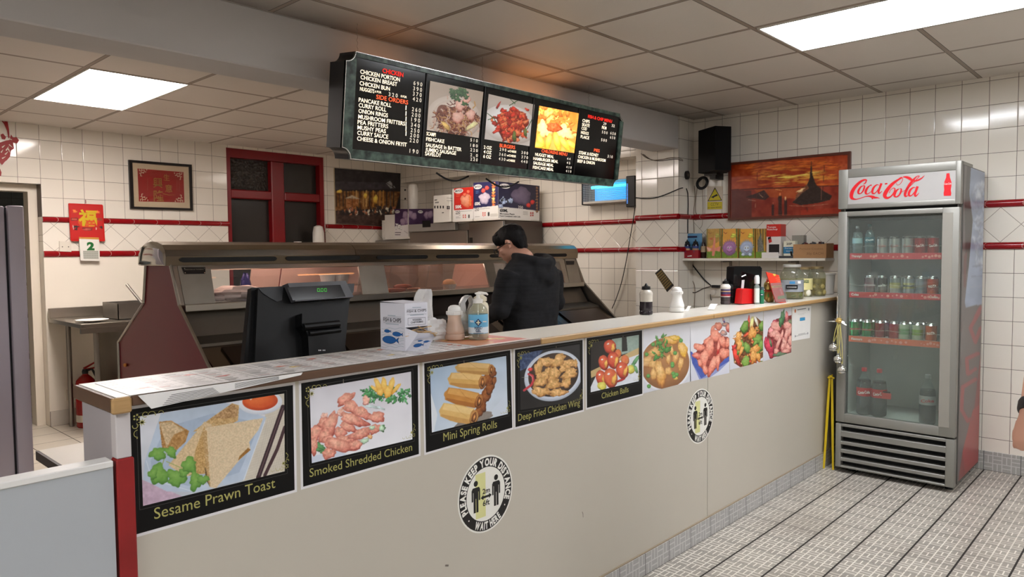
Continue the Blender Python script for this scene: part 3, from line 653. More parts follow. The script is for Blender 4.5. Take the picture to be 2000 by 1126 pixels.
def p_rolls(P):
    P.grad((168, 190, 214), (214, 222, 232), 60).tex(70, 7)
    P.poly([(1330, 640), (1560, 380), (1560, 580), (1300, 660)], (206, 216, 230), k=.7); P.poly([(980, 400), (1030, 560), (1000, 700), (980, 700)], (222, 228, 236))
    P.blob(1300, 600, 140, 40, -20, (120, 106, 96), (130, 116, 104), (120, 106, 96), .1, 4, k=.8)
    many(P, [(1425, 330, 30, 60, 15), (1400, 300, 36, 60), (1385, 420, 36, 60, 10), (1350, 500, 34, 56, 8), (1435, 250, 26, 40), (1330, 540, 30, 40), (1410, 370, 30, 40)], (120, 66, 34), (170, 104, 54), (60, 30, 18), .15, 14)
    def roll(cx, cy, rx, ry, rot, c, hi, lo, end):
        x0, y0 = cx, cy; P.blob(cx, cy, rx, ry, rot, c, hi, lo, .03, 6, edge=.3); ca, sa = math.cos(R(rot)), math.sin(R(rot))
        g = lambda u, v: (cx+u*rx*ca-v*ry*sa, cy+u*rx*sa+v*ry*ca)
        P.poly([g(-.85, -.86), g(-.2, -.99), g(.8, -.95), g(.96, .1), g(.75, .95), g(-.3, .98), g(-.9, .7), g(-.99, 0)], c, 5, 30)
        P.poly([g(-.8, -.80), g(-.2, -.92), g(.75, -.88), g(.8, -.2), g(-.85, -.1)], hi, 6, 20, k=.65); P.poly([g(-.85, .45), g(.8, .4), g(.72, .95), g(-.3, .98), g(-.85, .72)], lo, 6, 20, k=.5)
        P.line([g(-.3, -.95), g(.1, -.2), g(.5, .1)], 3, lo, .4)
        P.blob(*g(.88, .05), ry*.48, ry*.9, rot, end, (200, 140, 76), (90, 48, 24), .05, 8); P.blob(*g(.89, .05), ry*.26, ry*.6, rot, (110, 60, 30), (150, 92, 50), (60, 30, 18), .1, 6); P.blob(*g(.9, .08), ry*.1, ry*.34, rot, (190, 134, 76), jag=.1)
    roll(1300, 222, 140, 44, 3, (206, 164, 98), (232, 198, 140), (160, 108, 54), (186, 130, 72))
    roll(1240, 310, 135, 56, 5, (214, 168, 96), (236, 204, 144), (168, 112, 52), (180, 120, 64))
    roll(1215, 435, 138, 60, 12, (200, 138, 66), (226, 176, 104), (150, 84, 34), (160, 96, 48))
    roll(1178, 552, 138, 64, 12, (222, 182, 112), (240, 212, 152), (186, 130, 66), (206, 156, 92))
poster('framed photo of golden rolls stacked in a pyramid, Mini Spring Rolls', CB, [(932, 185), (1563, 88), (1578, 655), (945, 838)], [(975, 225), (1533, 130), (1545, 555), (988, 690)], p_rolls, ('Mini Spring Rolls', 1072, 755, 1466, 60), 260, 200)
def p_wing(P):
    P.grad((36, 36, 42), (24, 22, 24)).tex(50, 6)
    P.poly([(105, 420), (330, 360), (200, 520), (110, 560)], (58, 76, 112), 22, 14)
    P.blob(408, 600, 262, 218, -22, (200, 208, 222), (216, 222, 234), (150, 158, 172), 0, 2, edge=.12); P.blob(408, 592, 226, 186, -22, (62, 44, 36), (80, 60, 48), (40, 28, 24), 0, 8)
    W_ = (206, 152, 88); many(P, [(345, 478, 58, 46, -10), (445, 472, 82, 48, -30), (540, 500, 62, 42, -18), (598, 495, 26, 32), (278, 535, 40, 68, 5), (285, 600, 36, 30), (345, 590, 38, 66, 18), (410, 592, 46, 80, 26), (490, 540, 34, 30), (548, 585, 82, 42, -26), (292, 655, 56, 44, 0), (408, 675, 66, 46, -30), (520, 665, 50, 38, -20), (300, 740, 90, 40, 12), (450, 748, 72, 36, -8)], W_, (232, 190, 128), (120, 74, 36), .2, 26)
    P.line([(190, 585), (225, 600), (232, 640), (215, 680), (150, 728)], 20, (196, 62, 72)); P.line([(200, 590), (222, 610), (224, 645)], 6, (236, 140, 140)); P.blob(205, 545, 22, 16, 0, (196, 60, 60)); P.line([(130, 615), (190, 615)], 3, (170, 170, 160))
poster('black framed photo of fried wings in an oval white bowl, Deep Fried Chicken Wing', CC, [(70, 372), (665, 285), (668, 900), (75, 1052)], [(112, 405), (640, 322), (650, 822), (118, 900)], p_wing, ('Deep Fried Chicken Wing', 98, 1000, 642, 62), 240, 220)
def p_balls(P):
    P.grad((30, 24, 24), (20, 18, 20)); P.poly([(915, 268), (1165, 235), (1165, 370), (990, 420)], (150, 170, 160), 8, 20); P.poly([(1010, 255), (1050, 250), (1060, 380), (1010, 390)], (28, 30, 30)); P.poly([(735, 560), (900, 480), (1165, 350), (1165, 420), (740, 620)], (196, 170, 120))
    P.poly([(735, 700), (800, 560), (960, 480), (1165, 410), (1165, 650), (736, 750)], (222, 226, 234), 4, 20)
    P.blob(1130, 470, 16, 60, 32, (80, 130, 84)); P.blob(1120, 520, 12, 40, -40, (80, 130, 84)); P.blob(1135, 545, 14, 34, -20, (90, 140, 90)); P.blob(1088, 545, 34, 40, 20, (206, 196, 70), (236, 230, 130))
    for x, y, rx, ry, c in ((978, 405, 28, 40, (206, 130, 60)), (1038, 462, 36, 46, (208, 136, 66)), (905, 345, 54, 62, (196, 58, 38)), (850, 485, 44, 68, (200, 66, 40)), (935, 465, 52, 76, (186, 48, 34)), (1015, 552, 54, 76, (196, 60, 40)), (828, 618, 46, 68, (198, 66, 40)), (912, 620, 60, 88, (206, 92, 44))):
        P.blob(x, y, rx, ry, -8, c, (232, 120, 84), (110, 20, 16), .03, 8)
        if c[1] < 100: P.blob(x+rx*.5, y+ry*.15, rx*.3, ry*.6, 12, (222, 160, 72), jag=.2, k=.9); P.blob(x-rx*.3, y-ry*.4, rx*.22, ry*.12, -30, (250, 210, 200), jag=.1)
    P.blob(835, 690, 42, 36, 20, (214, 200, 70), (240, 232, 130)); P.blob(1000, 640, 40, 10, -20, (150, 30, 30))
poster('framed photo of glazed red balls piled on a plate with lemon, Chicken Balls', CC, [(700, 270), (1188, 200), (1190, 758), (703, 883)], [(738, 308), (1160, 240), (1158, 648), (736, 745)], p_balls, ('Chicken Balls', 832, 802, 1068, 50), 200, 190)
WB_ = (214, 214, 220)
def p_curry(P):
    P.grad((222, 222, 228), (206, 208, 216)); P.blob(1395, 500, 232, 250, 20, (228, 230, 236), (236, 238, 242), (190, 192, 200), 0, 1, edge=.1); P.blob(1390, 492, 212, 226, 20, (158, 108, 66), (176, 124, 78), (130, 86, 52), 0, 5)
    C_ = (206, 152, 84); many(P, [(1450, 285, 78, 40, 5, (214, 156, 60)), (1478, 268, 46, 22, 0, (236, 200, 50)), (1300, 395, 56, 42, -15), (1235, 478, 42, 66, 40, (188, 140, 96)), (1285, 500, 40, 40), (1548, 375, 36, 78, -10, (226, 176, 60)), (1450, 385, 18, 48, -8), (1420, 460, 18, 50, 5), (1482, 450, 28, 54, 18, (196, 132, 70)), (1527, 500, 24, 62, 10), (1420, 562, 36, 34), (1350, 590, 42, 122, -6, (214, 152, 74)), (1290, 590, 30, 50), (1485, 622, 18, 14, 0, (214, 186, 70))], C_, (236, 196, 130), (150, 92, 44), .14, 12)
    for x, y in ((1285, 325), (1228, 412), (1242, 602), (1248, 692), (1462, 580), (1492, 590), (1455, 495), (1455, 512), (1530, 290), (1478, 400), (1470, 605)): P.blob(x, y, 17, 18, 0, (72, 140, 62), (120, 180, 100), (40, 90, 36), .05, 3)
    for _ in range(26): P.blob(rng.normal(1365, 34), rng.normal(355, 50), 8, 24, rng.uniform(-60, 60), (66, 122, 54), jag=.3, tex=6)
    many(P, [(1315, 440, 30, 20, 0), (1405, 370, 28, 24)], (60, 116, 50), jag=.4)
NF = dict(nx=200, ny=230, bg=WB_)
poster('unframed photo of yellow curry with peas and parsley in a white bowl', CC, [(1198, 188), (1612, 118), (1618, 650), (1198, 757)], [(1200, 188), (1611, 119), (1617, 649), (1200, 756)], p_curry, **NF)
def p_salt(P):
    P.grad((226, 226, 230), (208, 210, 218)); P.poly([(38, 640), (60, 650), (210, 900), (140, 945), (60, 760)], (62, 84, 168), 10, 20); P.poly([(200, 900), (432, 665), (432, 740), (330, 840), (200, 930)], (74, 96, 176), 8, 20); P.poly([(60, 760), (150, 915), (430, 740), (430, 860), (38, 945)], (206, 208, 222), k=.5); P.poly([(170, 560), (250, 470), (420, 500), (432, 670), (220, 890), (75, 680)], (150, 62, 52), 20, 14)
    O_ = (222, 122, 100); many(P, [(395, 375, 40, 22, 0, (86, 110, 120)), (375, 335, 10, 28, -25, (60, 80, 170)), (372, 460, 34, 30, 0, (120, 130, 140)), (418, 412, 22, 44, 0, (178, 60, 66)), (322, 392, 36, 42, 0), (265, 420, 18, 40, 20), (292, 490, 54, 64, 0), (132, 602, 62, 36, 8), (225, 540, 52, 40, -20), (235, 610, 44, 92, 8), (365, 552, 34, 64, -22), (415, 560, 26, 50, 10), (380, 665, 52, 58, 20), (320, 620, 16, 92, 4, (192, 44, 40)), (118, 690, 60, 30, 20, (190, 56, 54)), (180, 720, 40, 104, 6), (140, 760, 24, 40, -20), (262, 790, 36, 112, 20), (316, 750, 22, 84, 4), (192, 830, 26, 50, -10)], O_, (240, 170, 146), (150, 62, 52), .1, 14)
poster('unframed photo of orange-pink chicken pieces in a blue-edged box', CD, [(38, 345), (430, 290), (432, 860), (38, 945)], [(39, 346), (429, 291), (431, 859), (39, 944)], p_salt, **NF)
def p_stir(P):
    P.grad((222, 222, 226), (206, 208, 216)); P.poly([(460, 620), (520, 450), (600, 380), (700, 300), (770, 360), (770, 700), (640, 790), (540, 800), (480, 760)], (120, 74, 44), 30, 12)
    for _ in range(120): P.blob(rng.uniform(480, 770), rng.uniform(400, 780), rng.uniform(8, 20), rng.uniform(5, 12), rng.uniform(0, 180), [(190, 120, 60), (150, 90, 50), (206, 160, 110), (90, 110, 50), (180, 60, 40)][rng.integers(5)], jag=.2, tex=14) if rng.random() > .15 else None
    many(P, [(700, 340, 14, 60, -18, (226, 216, 190)), (655, 370, 18, 84, 8, (216, 196, 130)), (625, 350, 12, 66, 4, (196, 70, 56)), (535, 470, 44, 16, 24, (222, 200, 170)), (605, 475, 46, 12, -38, (200, 76, 50)), (500, 690, 24, 114, -20, (190, 52, 40)), (480, 600, 14, 40, 30, (180, 50, 50))], (200, 80, 50), jag=.08)
    many(P, [(585, 400, 38, 64, 24), (752, 392, 24, 54, 10), (715, 520, 50, 46, -30), (560, 590, 18, 66, -4), (610, 610, 34, 62, -30), (595, 745, 36, 62, 10, (130, 166, 70)), (748, 590, 28, 62, 4), (690, 560, 16, 40, 30), (720, 640, 20, 40, 10), (520, 650, 12, 30, 20)], (88, 130, 54), (150, 186, 96), (50, 84, 34), .12, 10)
    many(P, [(520, 505, 28, 62, 22), (660, 462, 40, 62, 24), (530, 580, 26, 56, 10), (690, 620, 54, 34, -10), (672, 700, 30, 82, 6), (550, 640, 18, 50, 20), (720, 700, 22, 50, -20)], (214, 140, 66), (240, 186, 110), (150, 84, 38), .2, 18)
poster('unframed photo of stir-fried green and red peppers with chicken', CD, [(432, 290), (770, 240), (768, 745), (437, 830)], [(433, 291), (769, 241), (767, 744), (438, 829)], p_stir, **NF)
def p_pork(P):
    P.grad((224, 222, 226), (206, 206, 214)); P.poly([(790, 600), (820, 420), (900, 320), (1055, 280), (1055, 655), (850, 710)], (140, 66, 66), 24, 14)
    many(P, [(885, 362, 28, 34, 20, (176, 60, 84)), (855, 440, 34, 40, 10, (220, 130, 130)), (800, 560, 22, 60, 0, (168, 48, 70)), (835, 600, 42, 86, -10, (176, 50, 70)), (845, 560, 12, 44, -10, (90, 110, 80)), (850, 680, 26, 36, 0, (160, 46, 60)), (1005, 300, 16, 60, 0, (190, 110, 110)), (940, 670, 76, 24, -8, (88, 110, 84)), (1040, 350, 20, 30, 0, (110, 116, 90))], (170, 50, 70), jag=.1)
    many(P, [(900, 395, 52, 56, 30), (885, 470, 56, 36, -10), (915, 500, 36, 40), (1012, 385, 40, 40, 10), (1030, 450, 20, 56, 20), (1000, 490, 18, 86, 8), (955, 485, 14, 56, 12), (918, 570, 16, 90, 18), (985, 570, 22, 64, -10), (1025, 600, 32, 44, 0), (965, 600, 20, 50, 10), (1040, 540, 20, 60, 0), (900, 640, 24, 30), (1000, 640, 40, 20)], (222, 140, 130), (244, 190, 176), (150, 70, 70), .14, 14)
    P.blob(965, 300, 20, 76, 6, (76, 122, 84), (110, 150, 110), (44, 80, 54), .2, 6); P.blob(945, 350, 20, 50, 0, (70, 112, 74), jag=.2)
poster('unframed photo of pink pork slices with red onion and a green leaf', CD, [(775, 240), (1055, 188), (1052, 655), (772, 745)], [(776, 241), (1054, 189), (1051, 654), (773, 744)], p_pork, **NF)
# small notice
q = px4(pC, CD, [(1062, 200), (1250, 190), (1237, 510), (1058, 540)])
g = thing('paper_notice', 'small white paper notice with a blue picture, last on the counter front', 'notice', (q[0][0], YC-.001, q[3][1]))
B(PAPER).prism(pC, q, 0, .0006).build('sheet', parent=g)
b = B(mat((70, 70, 74), .6))
for y, w, h in ((228, 44, 13), (282, 26, 2), (272, 40, 2), (475, 34, 7), (492, 60, 6)):
    a, c = pC.uv(*CD(1155-w, y)), pC.uv(*CD(1155+w, y)); 
    n = max(2, int((c[0]-a[0])/.006))
    for i in range(n): b.rect(pC, a[0]+(c[0]-a[0])*i/n, a[0]+(c[0]-a[0])*(i+.7)/n, a[1]-h*.00022, a[1]+h*.00022, .001)
b.m(mat((60, 150, 200), .5)); q2 = px4(pC, CD, [(1137, 308), (1188, 302), (1188, 332), (1137, 340)]); b.flat(pC, q2, .001)
b.m(mat((206, 120, 80), .5)); u, v = pC.uv(*CD(1090, 240)); b.disc(pC, u, v, .012, .001, 12); b.m(mat((130, 136, 140), .5))
u, v = pC.uv(*CD(1225, 222)); b.disc(pC, u, v, .01, .001, 12); u, v = pC.uv(*CD(1090, 492)); b.disc(pC, u, v, .011, .001, 3); u, v = pC.uv(*CD(1215, 462)); b.disc(pC, u, v, .011, .001, 3)
b.build('printing', parent=g, smooth=False)

# ---- round floor-distance stickers
def ringtext(b, pl, s, u, v, r, h, a0, a1, inside=False, bold=.03, d=.0009):
    ws = []
    for ch in s:
        vv = glyphs(ch, bold)[0]; ws.append((max(p[0] for p in vv)-min(p[0] for p in vv)+.10) if vv else .34)
    tot = sum(ws); acc = 0
    for ch, w in zip(s, ws):
        a = a0+(a1-a0)*(acc+w/2)/tot; acc += w
        if ch == ' ': continue
        t = R(a); sg = -1 if inside else 1; wd = (w-.10)*abs(R(a1-a0))*r/tot
        rr = r-h/2 if not inside else r+h/2
        cx, cy = u+rr*math.cos(t), v+rr*math.sin(t); rot = t-PI/2 if not inside else t+PI/2
        b.text(pl, ch, cx-wd/2*math.cos(rot), cy-wd/2*math.sin(rot), h, wd, d, bold, rot)
def sticker(label, u, v, r):
    g = thing('distance_sticker', label, 'sticker', (u, YC-.001, v-r), group='round keep-your-distance stickers')
    b = B(mat((232, 230, 222), .3, 0, 0)); b.prism(pC, [(u+r*math.cos(2*PI*i/48), v+r*math.sin(2*PI*i/48)) for i in range(48)], 0, .0005)
    b.m(mat((22, 20, 20), .3, 0, 0)).ring(pC, u, v, r*.70, r*.955, .0007)
    b.m(mat((216, 214, 150), .3, 0, 0)); b.rect(pC, u-r*.38, u-r*.02, v-r*.58, v+r*.58, .0006)
    b.build('disc', parent=g, smooth=False)
    b = B(mat((236, 234, 226), .4, 0, 0)); ringtext(b, pC, 'PLEASE KEEP YOUR DISTANCE', u, v, r*.825, r*.18, 207, -24, bold=.05); ringtext(b, pC, 'WAIT HERE', u, v, r*.825, r*.18, 240, 307, True, bold=.05)
    for a in (221, 326): b.disc(pC, u+r*.83*math.cos(R(a)), v+r*.83*math.sin(R(a)), r*.022, .0009, 10)
    b.m(mat((22, 20, 20), .4, 0, 0))
    for k, dy in ((-1, -.02), (1, -.02)):
        x, y = u+k*r*.37, v+dy*r; b.disc(pC, x, y+r*.37, r*.075, .0009, 16)
        b.flat(pC, [(x-r*.15, y+r*.21), (x-r*.11, y+r*.27), (x+r*.11, y+r*.27), (x+r*.15, y+r*.21), (x+r*.15, y-r*.08), (x+r*.10, y-r*.08), (x+r*.10, y+r*.15), (x+r*.085, y+r*.15), (x+r*.085, y-r*.38), (x+r*.01, y-r*.38), (x+r*.01, y-.02*r), (x-r*.01, y-.02*r), (x-r*.01, y-r*.38), (x-r*.085, y-r*.38), (x-r*.085, y+r*.15), (x-r*.10, y+r*.15), (x-r*.10, y-r*.08), (x-r*.15, y-r*.08)], .0009)
    y = v-r*.07; b.flat(pC, [(u-r*.2, y), (u-r*.1, y+r*.07), (u-r*.1, y+r*.03), (u+r*.1, y+r*.03), (u+r*.1, y+r*.07), (u+r*.2, y), (u+r*.1, y-r*.07), (u+r*.1, y-r*.03), (u-r*.1, y-r*.03), (u-r*.1, y-r*.07)], .0009)
    b.text(pC, '2m', u, y+r*.09, r*.13, r*.27, .0009, .02, align='c'); b.text(pC, '6ft', u, y-r*.23, r*.14, r*.25, .0009, .02, align='c')
    b.build('lettering', parent=g, smooth=False)
CS = crop(870, 870, 1020, 1060, 889)
a, c = pC.uv(*CS(137, 660)), pC.uv(*CS(778, 510)); t_, b_ = pC.uv(*CS(520, 97)), pC.uv(*CS(370, 1035))
sticker('larger-looking round black and white distance sticker under the spring roll poster', (a[0]+c[0])/2, (t_[1]+b_[1])/2, (t_[1]-b_[1])/2)
t_, b_ = pC.uv(1371, 758), pC.uv(1362, 867); a, c = pC.uv(1342, 818), pC.uv(1392, 806)
sticker('round black and white distance sticker further along the counter, below the unframed food photos', (a[0]+c[0])/2, (t_[1]+b_[1])/2, (t_[1]-b_[1])/2)
# ================================================================== MENU BOARD
T_ = Vector((0, 2.86, 2.40)); Bt = Vector((0, 2.92, 1.908)); pM = Plane(Bt, (1, 0, 0), T_-Bt); CM = crop(640, 60, 1260, 380, 2000)
mb = thing('menu_board', 'hanging backlit menu board with green marbled frame and food pictures', 'menu board', (3.07, 2.92, 1.91))
marble = bpy.data.materials.new('green_marble'); marble.use_nodes = True; t = NT(marble); bs = t.n['Principled BSDF']; g = t.n.new('ShaderNodeNewGeometry')
n1 = t.noise(g.outputs['Position'], 26, 8); n1 = t.m('MULTIPLY', t.m('SUBTRACT', n1, .36), 2.6)
t.l.new(t.mix(n1, (14, 34, 30), (100, 128, 116)), bs.inputs['Base Color']); bs.inputs['Roughness'].default_value = .3
X0, X1, H_ = 1.962, 4.205, (T_-Bt).length; nt_ = .05
def notch(x0, x1, v0, v1, n):
    P = []
    for cx, cy, a0 in ((x0, v0, 90), (x1, v0, 180), (x1, v1, 270), (x0, v1, 360)):
        for k in range(7): a = R(a0-90*k/6); P.append((cx+n*math.cos(a), cy+n*math.sin(a)))
    return P
b = B(BLACK); b.prism(pM, notch(X0, X1, 0, H_, nt_), -.13, -.012); b.build('casing', parent=mb)
q = px4(pM, CM, [(185, 165), (1848, 535), (1790, 940), (160, 745)]); ix0, ix1, iv0, iv1 = q[0][0], q[1][0], q[3][1], q[0][1]
b = B(marble); N_ = notch(X0, X1, 0, H_, nt_)
b.prism(pM, [(X0, nt_), (ix0, nt_), (ix0, H_-nt_), (X0, H_-nt_)], -.011, 0); b.prism(pM, [(ix1, nt_), (X1, nt_), (X1, H_-nt_), (ix1, H_-nt_)], -.011, 0)
b.prism(pM, [(ix0, iv1), (ix1, iv1), (X1-nt_, H_), (X0+nt_, H_)], -.011, 0); b.prism(pM, [(X0+nt_, 0), (X1-nt_, 0), (ix1, iv0), (ix0, iv0)], -.011, 0)
for cx, cy, sx, sy, ex, ey in ((X0, 0, 1, 1, ix0, iv0), (X1, 0, -1, 1, ix1, iv0), (X0, H_, 1, -1, ix0, iv1), (X1, H_, -1, -1, ix1, iv1)):
    b.prism(pM, [(ex, ey), (ex, cy+sy*nt_)]+[(cx+sx*nt_*math.sin(R(15*k)), cy+sy*nt_*math.cos(R(15*k))) for k in range(7)] if abs(ex-cx) > nt_ else
            [(cx+sx*nt_, cy), (ex, ey)]+[(cx, cy+sy*nt_)]+[(cx+sx*nt_*math.sin(R(15*k)), cy+sy*nt_*math.cos(R(15*k))) for k in range(1, 6)], -.011, 0)
b.build('marbled_frame', parent=mb, smooth=False)
b = B(mat((200, 200, 196), .25, .9, .05)); L_ = N_+[N_[0]]
for i in range(len(N_)): b.prism(pM, [(L_[i][0], L_[i][1]), (L_[i+1][0], L_[i+1][1]), (L_[i+1][0]*.998+.002*3.08, L_[i+1][1]*.985+.015*.25), (L_[i][0]*.998+.002*3.08, L_[i][1]*.985+.015*.25)], -.011, .003)
b.build('metal_edging', parent=mb, smooth=False)
b = B(mat((10, 9, 10), .12, 0, 0)); b.rect(pM, ix0, ix1, iv0, iv1, -.008)
b.m(mat((30, 28, 28), .4)); DV = [pM.uv(*CM(x, y))[0] for x, y in ((622, 400), (982, 560), (1286, 640), (1570, 720))]
for x in DV: b.prism(pM, [(x-.004, iv0), (x+.004, iv0), (x+.004, iv1), (x-.004, iv1)], -.008, -.003)
b.build('dark_panel', parent=mb, smooth=False)
EW = mat((255, 236, 205), .5, 0, 0, emit=1.15); ER = mat((255, 40, 28), .5, 0, 0, emit=1.0); EO = mat((255, 92, 50), .5, 0, 0, emit=1.0); EP = mat((226, 214, 196), .5, 0, 0, emit=.55)
b = MB()
def row(m, t_, x0, y0, x1, cap, bold=.010): b.m(m); b.textpx(pM, CM, t_, x0, y0, x1, cap, d=-.006, bold=bold)
row(ER, 'CHICKEN', 350, 263, 482, 28); row(EO, 'SIDE ORDERS', 310, 428, 513, 27)
for t_, x0, y0, x1 in (('CHICKEN PORTION', 210, 268, 462), ('CHICKEN BREAST', 212, 303, 445), ('CHICKEN BUN', 206, 341, 398), ('PANCAKE ROLL', 200, 446, 407), ('CURRY ROLL', 200, 480, 375), ('ONION RINGS', 199, 516, 385), ('MUSHROOM FRITTERS', 197, 552, 494),
        ('PEA FRITTERS', 193, 586, 387), ('MUSHY PEAS', 192, 620, 372), ('CURRY SAUCE', 191, 654, 387), ('CHEESE & ONION FRYIT', 190, 690, 505)): row(EW, t_, x0, y0, x1, 26)
row(EW, 'NUGGETS', 208, 376, 299, 24); row(EW, '6 FOR', 303, 388, 343, 14); row(EW, '8 FOR', 465, 418, 503, 14); row(EP, '3 2 0', 388, 410, 446, 24, .02)
for t_, x, y in (('6 9 0', 545, 340), ('3 9 0', 543, 374), ('3 7 0', 541, 407), ('4 2 0', 540, 440), ('2 6 0', 535, 505), ('2 0 0', 533, 538), ('1 9 0', 531, 570), ('3 4 0', 529, 603), ('2 5 0', 527, 636), ('2 0 0', 524, 668), ('2 2 0', 520, 700), ('1 9 0', 520, 768)): row(EP, t_, x, y, x+56, 25, .015)
for y in (498, 534, 568, 600, 630, 660): row(EW, 'I', 495, y, 500, 28)
for t_, x0, y0, x1 in (('SCAMPI', 627, 658, 685), ('FISHCAKE', 625, 692, 740), ('SAUSAGE In BATTER', 622, 729, 849), ('JUMBO SAUSAGE', 620, 758, 815), ('SAVELOY', 618, 784, 720)): row(EW, t_, x0, y0, x1, 23)
for t_, y in (('5 1 0', 696), ('1 8 0', 729), ('2 2 0', 758), ('2 _ 0', 790), ('2 2 0', 817)): row(EP, t_, 903, y, 950, 19, .015)
row(EO, 'BURGERS', 1088, 732, 1186, 22); row(EO, 'CHILDRENS MENU', 1352, 765, 1515, 20); row(ER, 'FISH & CHIP MENU', 1645, 548, 1798, 20); row(EO, 'PIES', 1682, 760, 1718, 19)
for t_, x0, y0, x1 in (('2 OZ', 988, 742, 1038), ('4 OZ', 987, 771, 1037), ('6 OZ', 985, 800, 1035), ('w/CHEESE', 1138, 762, 1193), ('w/CHEESE', 1133, 790, 1190), ('w/CHEESE', 1131, 820, 1185)): row(EW, t_, x0, y0, x1, 20 if 'OZ' in t_ else 13)
for t_, x0, y0 in (('2 9 0', 1088, 755), ('3 6 0', 1085, 785), ('4 3 0', 1082, 814), ('3 0 0', 1225, 775), ('3 7 0', 1225, 803), ('4 4 0', 1222, 830)): row(EP, t_, x0, y0, x0+42, 18, .015)
for t_, x0, y0, x1 in (('NUGGET MEAL', 1312, 787, 1430), ('HAMBURGER MEAL', 1300, 813, 1457), ('SAUSAGE MEAL', 1300, 841, 1428), ('FISHCAKE MEAL', 1297, 868, 1428)): row(EW, t_, x0, y0, x1, 19)
for t_, x0, y0 in (('4 4', 1512, 812), ('4 5', 1510, 838), ('4 1 0', 1507, 865), ('4 1 0', 1505, 890)): row(EP, t_, x0, y0, x0+(22 if len(t_) < 5 else 34), 15, .015)
for t_, x0, y0, x1 in (('CHIPS', 1610, 573, 1655), ('SKATE', 1607, 598, 1655), ('COD', 1604, 622, 1637), ('HADDOCK', 1600, 648, 1650), ('PLAICE', 1598, 675, 1652), ('FROM', 1732, 617, 1760), ('STEAK & KIDNEY', 1587, 775, 1712), ('CHICKEN & MUSHROOM', 1582, 801, 1757), ('BEEF & ONION', 1578, 828, 1688)): row(EW, t_, x0, y0, x1, 19)
for t_, x0, y0, w in (('29', 1740, 592, 20), ('32', 1793, 604, 20), ('5 5 0', 1732, 645, 36), ('6 5 0', 1785, 652, 34), ('6 5 0', 1783, 678, 33), ('5 8 0', 1727, 694, 36), ('3 1 0', 1768, 798, 32)): row(EP, t_, x0, y0, x0+w, 17, .02)
b.build('lettering', parent=mb, smooth=False)
def plate(P, cx, cy, rx, ry):
    P.blob(cx, cy, rx, ry, 12, (206, 190, 176), (220, 206, 192), (170, 150, 140), 0, 2, edge=.15); P.blob(cx, cy, rx*.8, ry*.8, 12, (196, 178, 164), None, (160, 140, 128), 0, 2)
def m1(P):
    P.grad((180, 160, 140), (206, 190, 176)).tex(60, 6); plate(P, 800, 545, 170, 135)
    P.blob(815, 560, 125, 100, 0, (110, 60, 44), (150, 96, 70), (70, 36, 28), .15, 24)
    for _ in range(420):
        x, y = rng.normal(815, 58), rng.normal(560, 48); a = rng.uniform(0, PI); L = rng.uniform(15, 45); c = [(120, 60, 44), (150, 84, 60), (176, 120, 84), (96, 44, 34), (196, 150, 90), (206, 170, 150)][rng.integers(6)]
        P.line([(x, y), (x+L*math.cos(a)*.5, y+L*math.sin(a)*.6), (x+L*math.cos(a+.5), y+L*math.sin(a+.5))], rng.uniform(3, 8), c)
    for x, y, rx, ry in ((840, 470, 34, 34), (825, 545, 36, 36), (905, 530, 30, 32), (880, 430, 24, 30)): P.blob(x, y, rx, ry, 0, (220, 160, 140), (246, 206, 190), (170, 90, 74), .14, 10)
    many(P, [(910, 600, 46, 16, -30, (214, 190, 140)), (750, 600, 40, 14, 50, (206, 160, 90))], (214, 180, 130))
    for _ in range(20): P.blob(rng.normal(835, 30), rng.normal(395, 16), 17, 14, rng.uniform(0, 90), (44, 76, 34), jag=.4, tex=8)
def m2(P):
    P.grad((196, 182, 170), (206, 196, 188)).tex(50, 7); P.blob(1150, 590, 175, 120, 14, (214, 204, 196), None, (180, 166, 156), 0, 2)
    P.blob(1165, 590, 90, 105, 0, (150, 44, 30), (186, 70, 46), (90, 26, 20), .15, 26)
    for _ in range(170):
        x, y = rng.normal(1165, 42), rng.normal(590, 50); P.blob(x, y, rng.uniform(12, 26), rng.uniform(7, 14), rng.uniform(0, 180), [(206, 78, 44), (186, 52, 34), (220, 110, 70), (150, 40, 30)][rng.integers(4)], jag=.2, tex=14)
    for q in ([(1155, 430), (1185, 460)], [(1150, 470), (1200, 440)], [(1010, 520), (1050, 550), (1070, 580)], [(1290, 560), (1260, 620)], [(1015, 560), (1060, 545)]): P.line(q, 5, (60, 90, 40))
    many(P, [(1180, 665, 12, 36, 0), (1250, 640, 10, 30)], (90, 100, 50))
def m3(P):
    P.grad((232, 150, 60), (244, 176, 80)).tex(24, 14)
    for _ in range(60): P.blob(rng.uniform(1330, 1585), rng.uniform(480, 660), rng.uniform(14, 34), rng.uniform(8, 18), rng.uniform(0, 180), [(240, 170, 70), (226, 130, 50), (250, 196, 100), (214, 110, 40)][rng.integers(4)], jag=.3, tex=12)
    many(P, [(1370, 625, 46, 50, 0), (1500, 640, 46, 44)], (250, 214, 140), (255, 232, 180), (220, 150, 70), .3, 12); many(P, [(1430, 610, 46, 30)], (214, 90, 40), tex=20)
    for q in ((1350, 705, 18, 60, -20), (1395, 700, 18, 56, 10), (1450, 700, 20, 66, -14), (1500, 715, 18, 60, -36), (1545, 720, 16, 46, -50), (1330, 720, 40, 18, 10)): P.blob(*q, (250, 190, 60), (255, 220, 110), (226, 150, 40), .04, 6)
for pts, f, n in (([(650, 315), (985, 385), (955, 675), (628, 625)], m1, (130, 120)), ([(1018, 398), (1308, 465), (1278, 727), (992, 682)], m2, (120, 110)), ([(1338, 472), (1587, 520), (1557, 770), (1310, 735)], m3, (100, 100))):
    P = Pic(pM, pts, n[0], n[1], (200, 190, 180), CM, -.005); f(P)
    if f is not m3: P.im = P.im*.86
    P.build('backlit_picture', mb, rough=.3, emit=.42 if f is not m3 else .85)
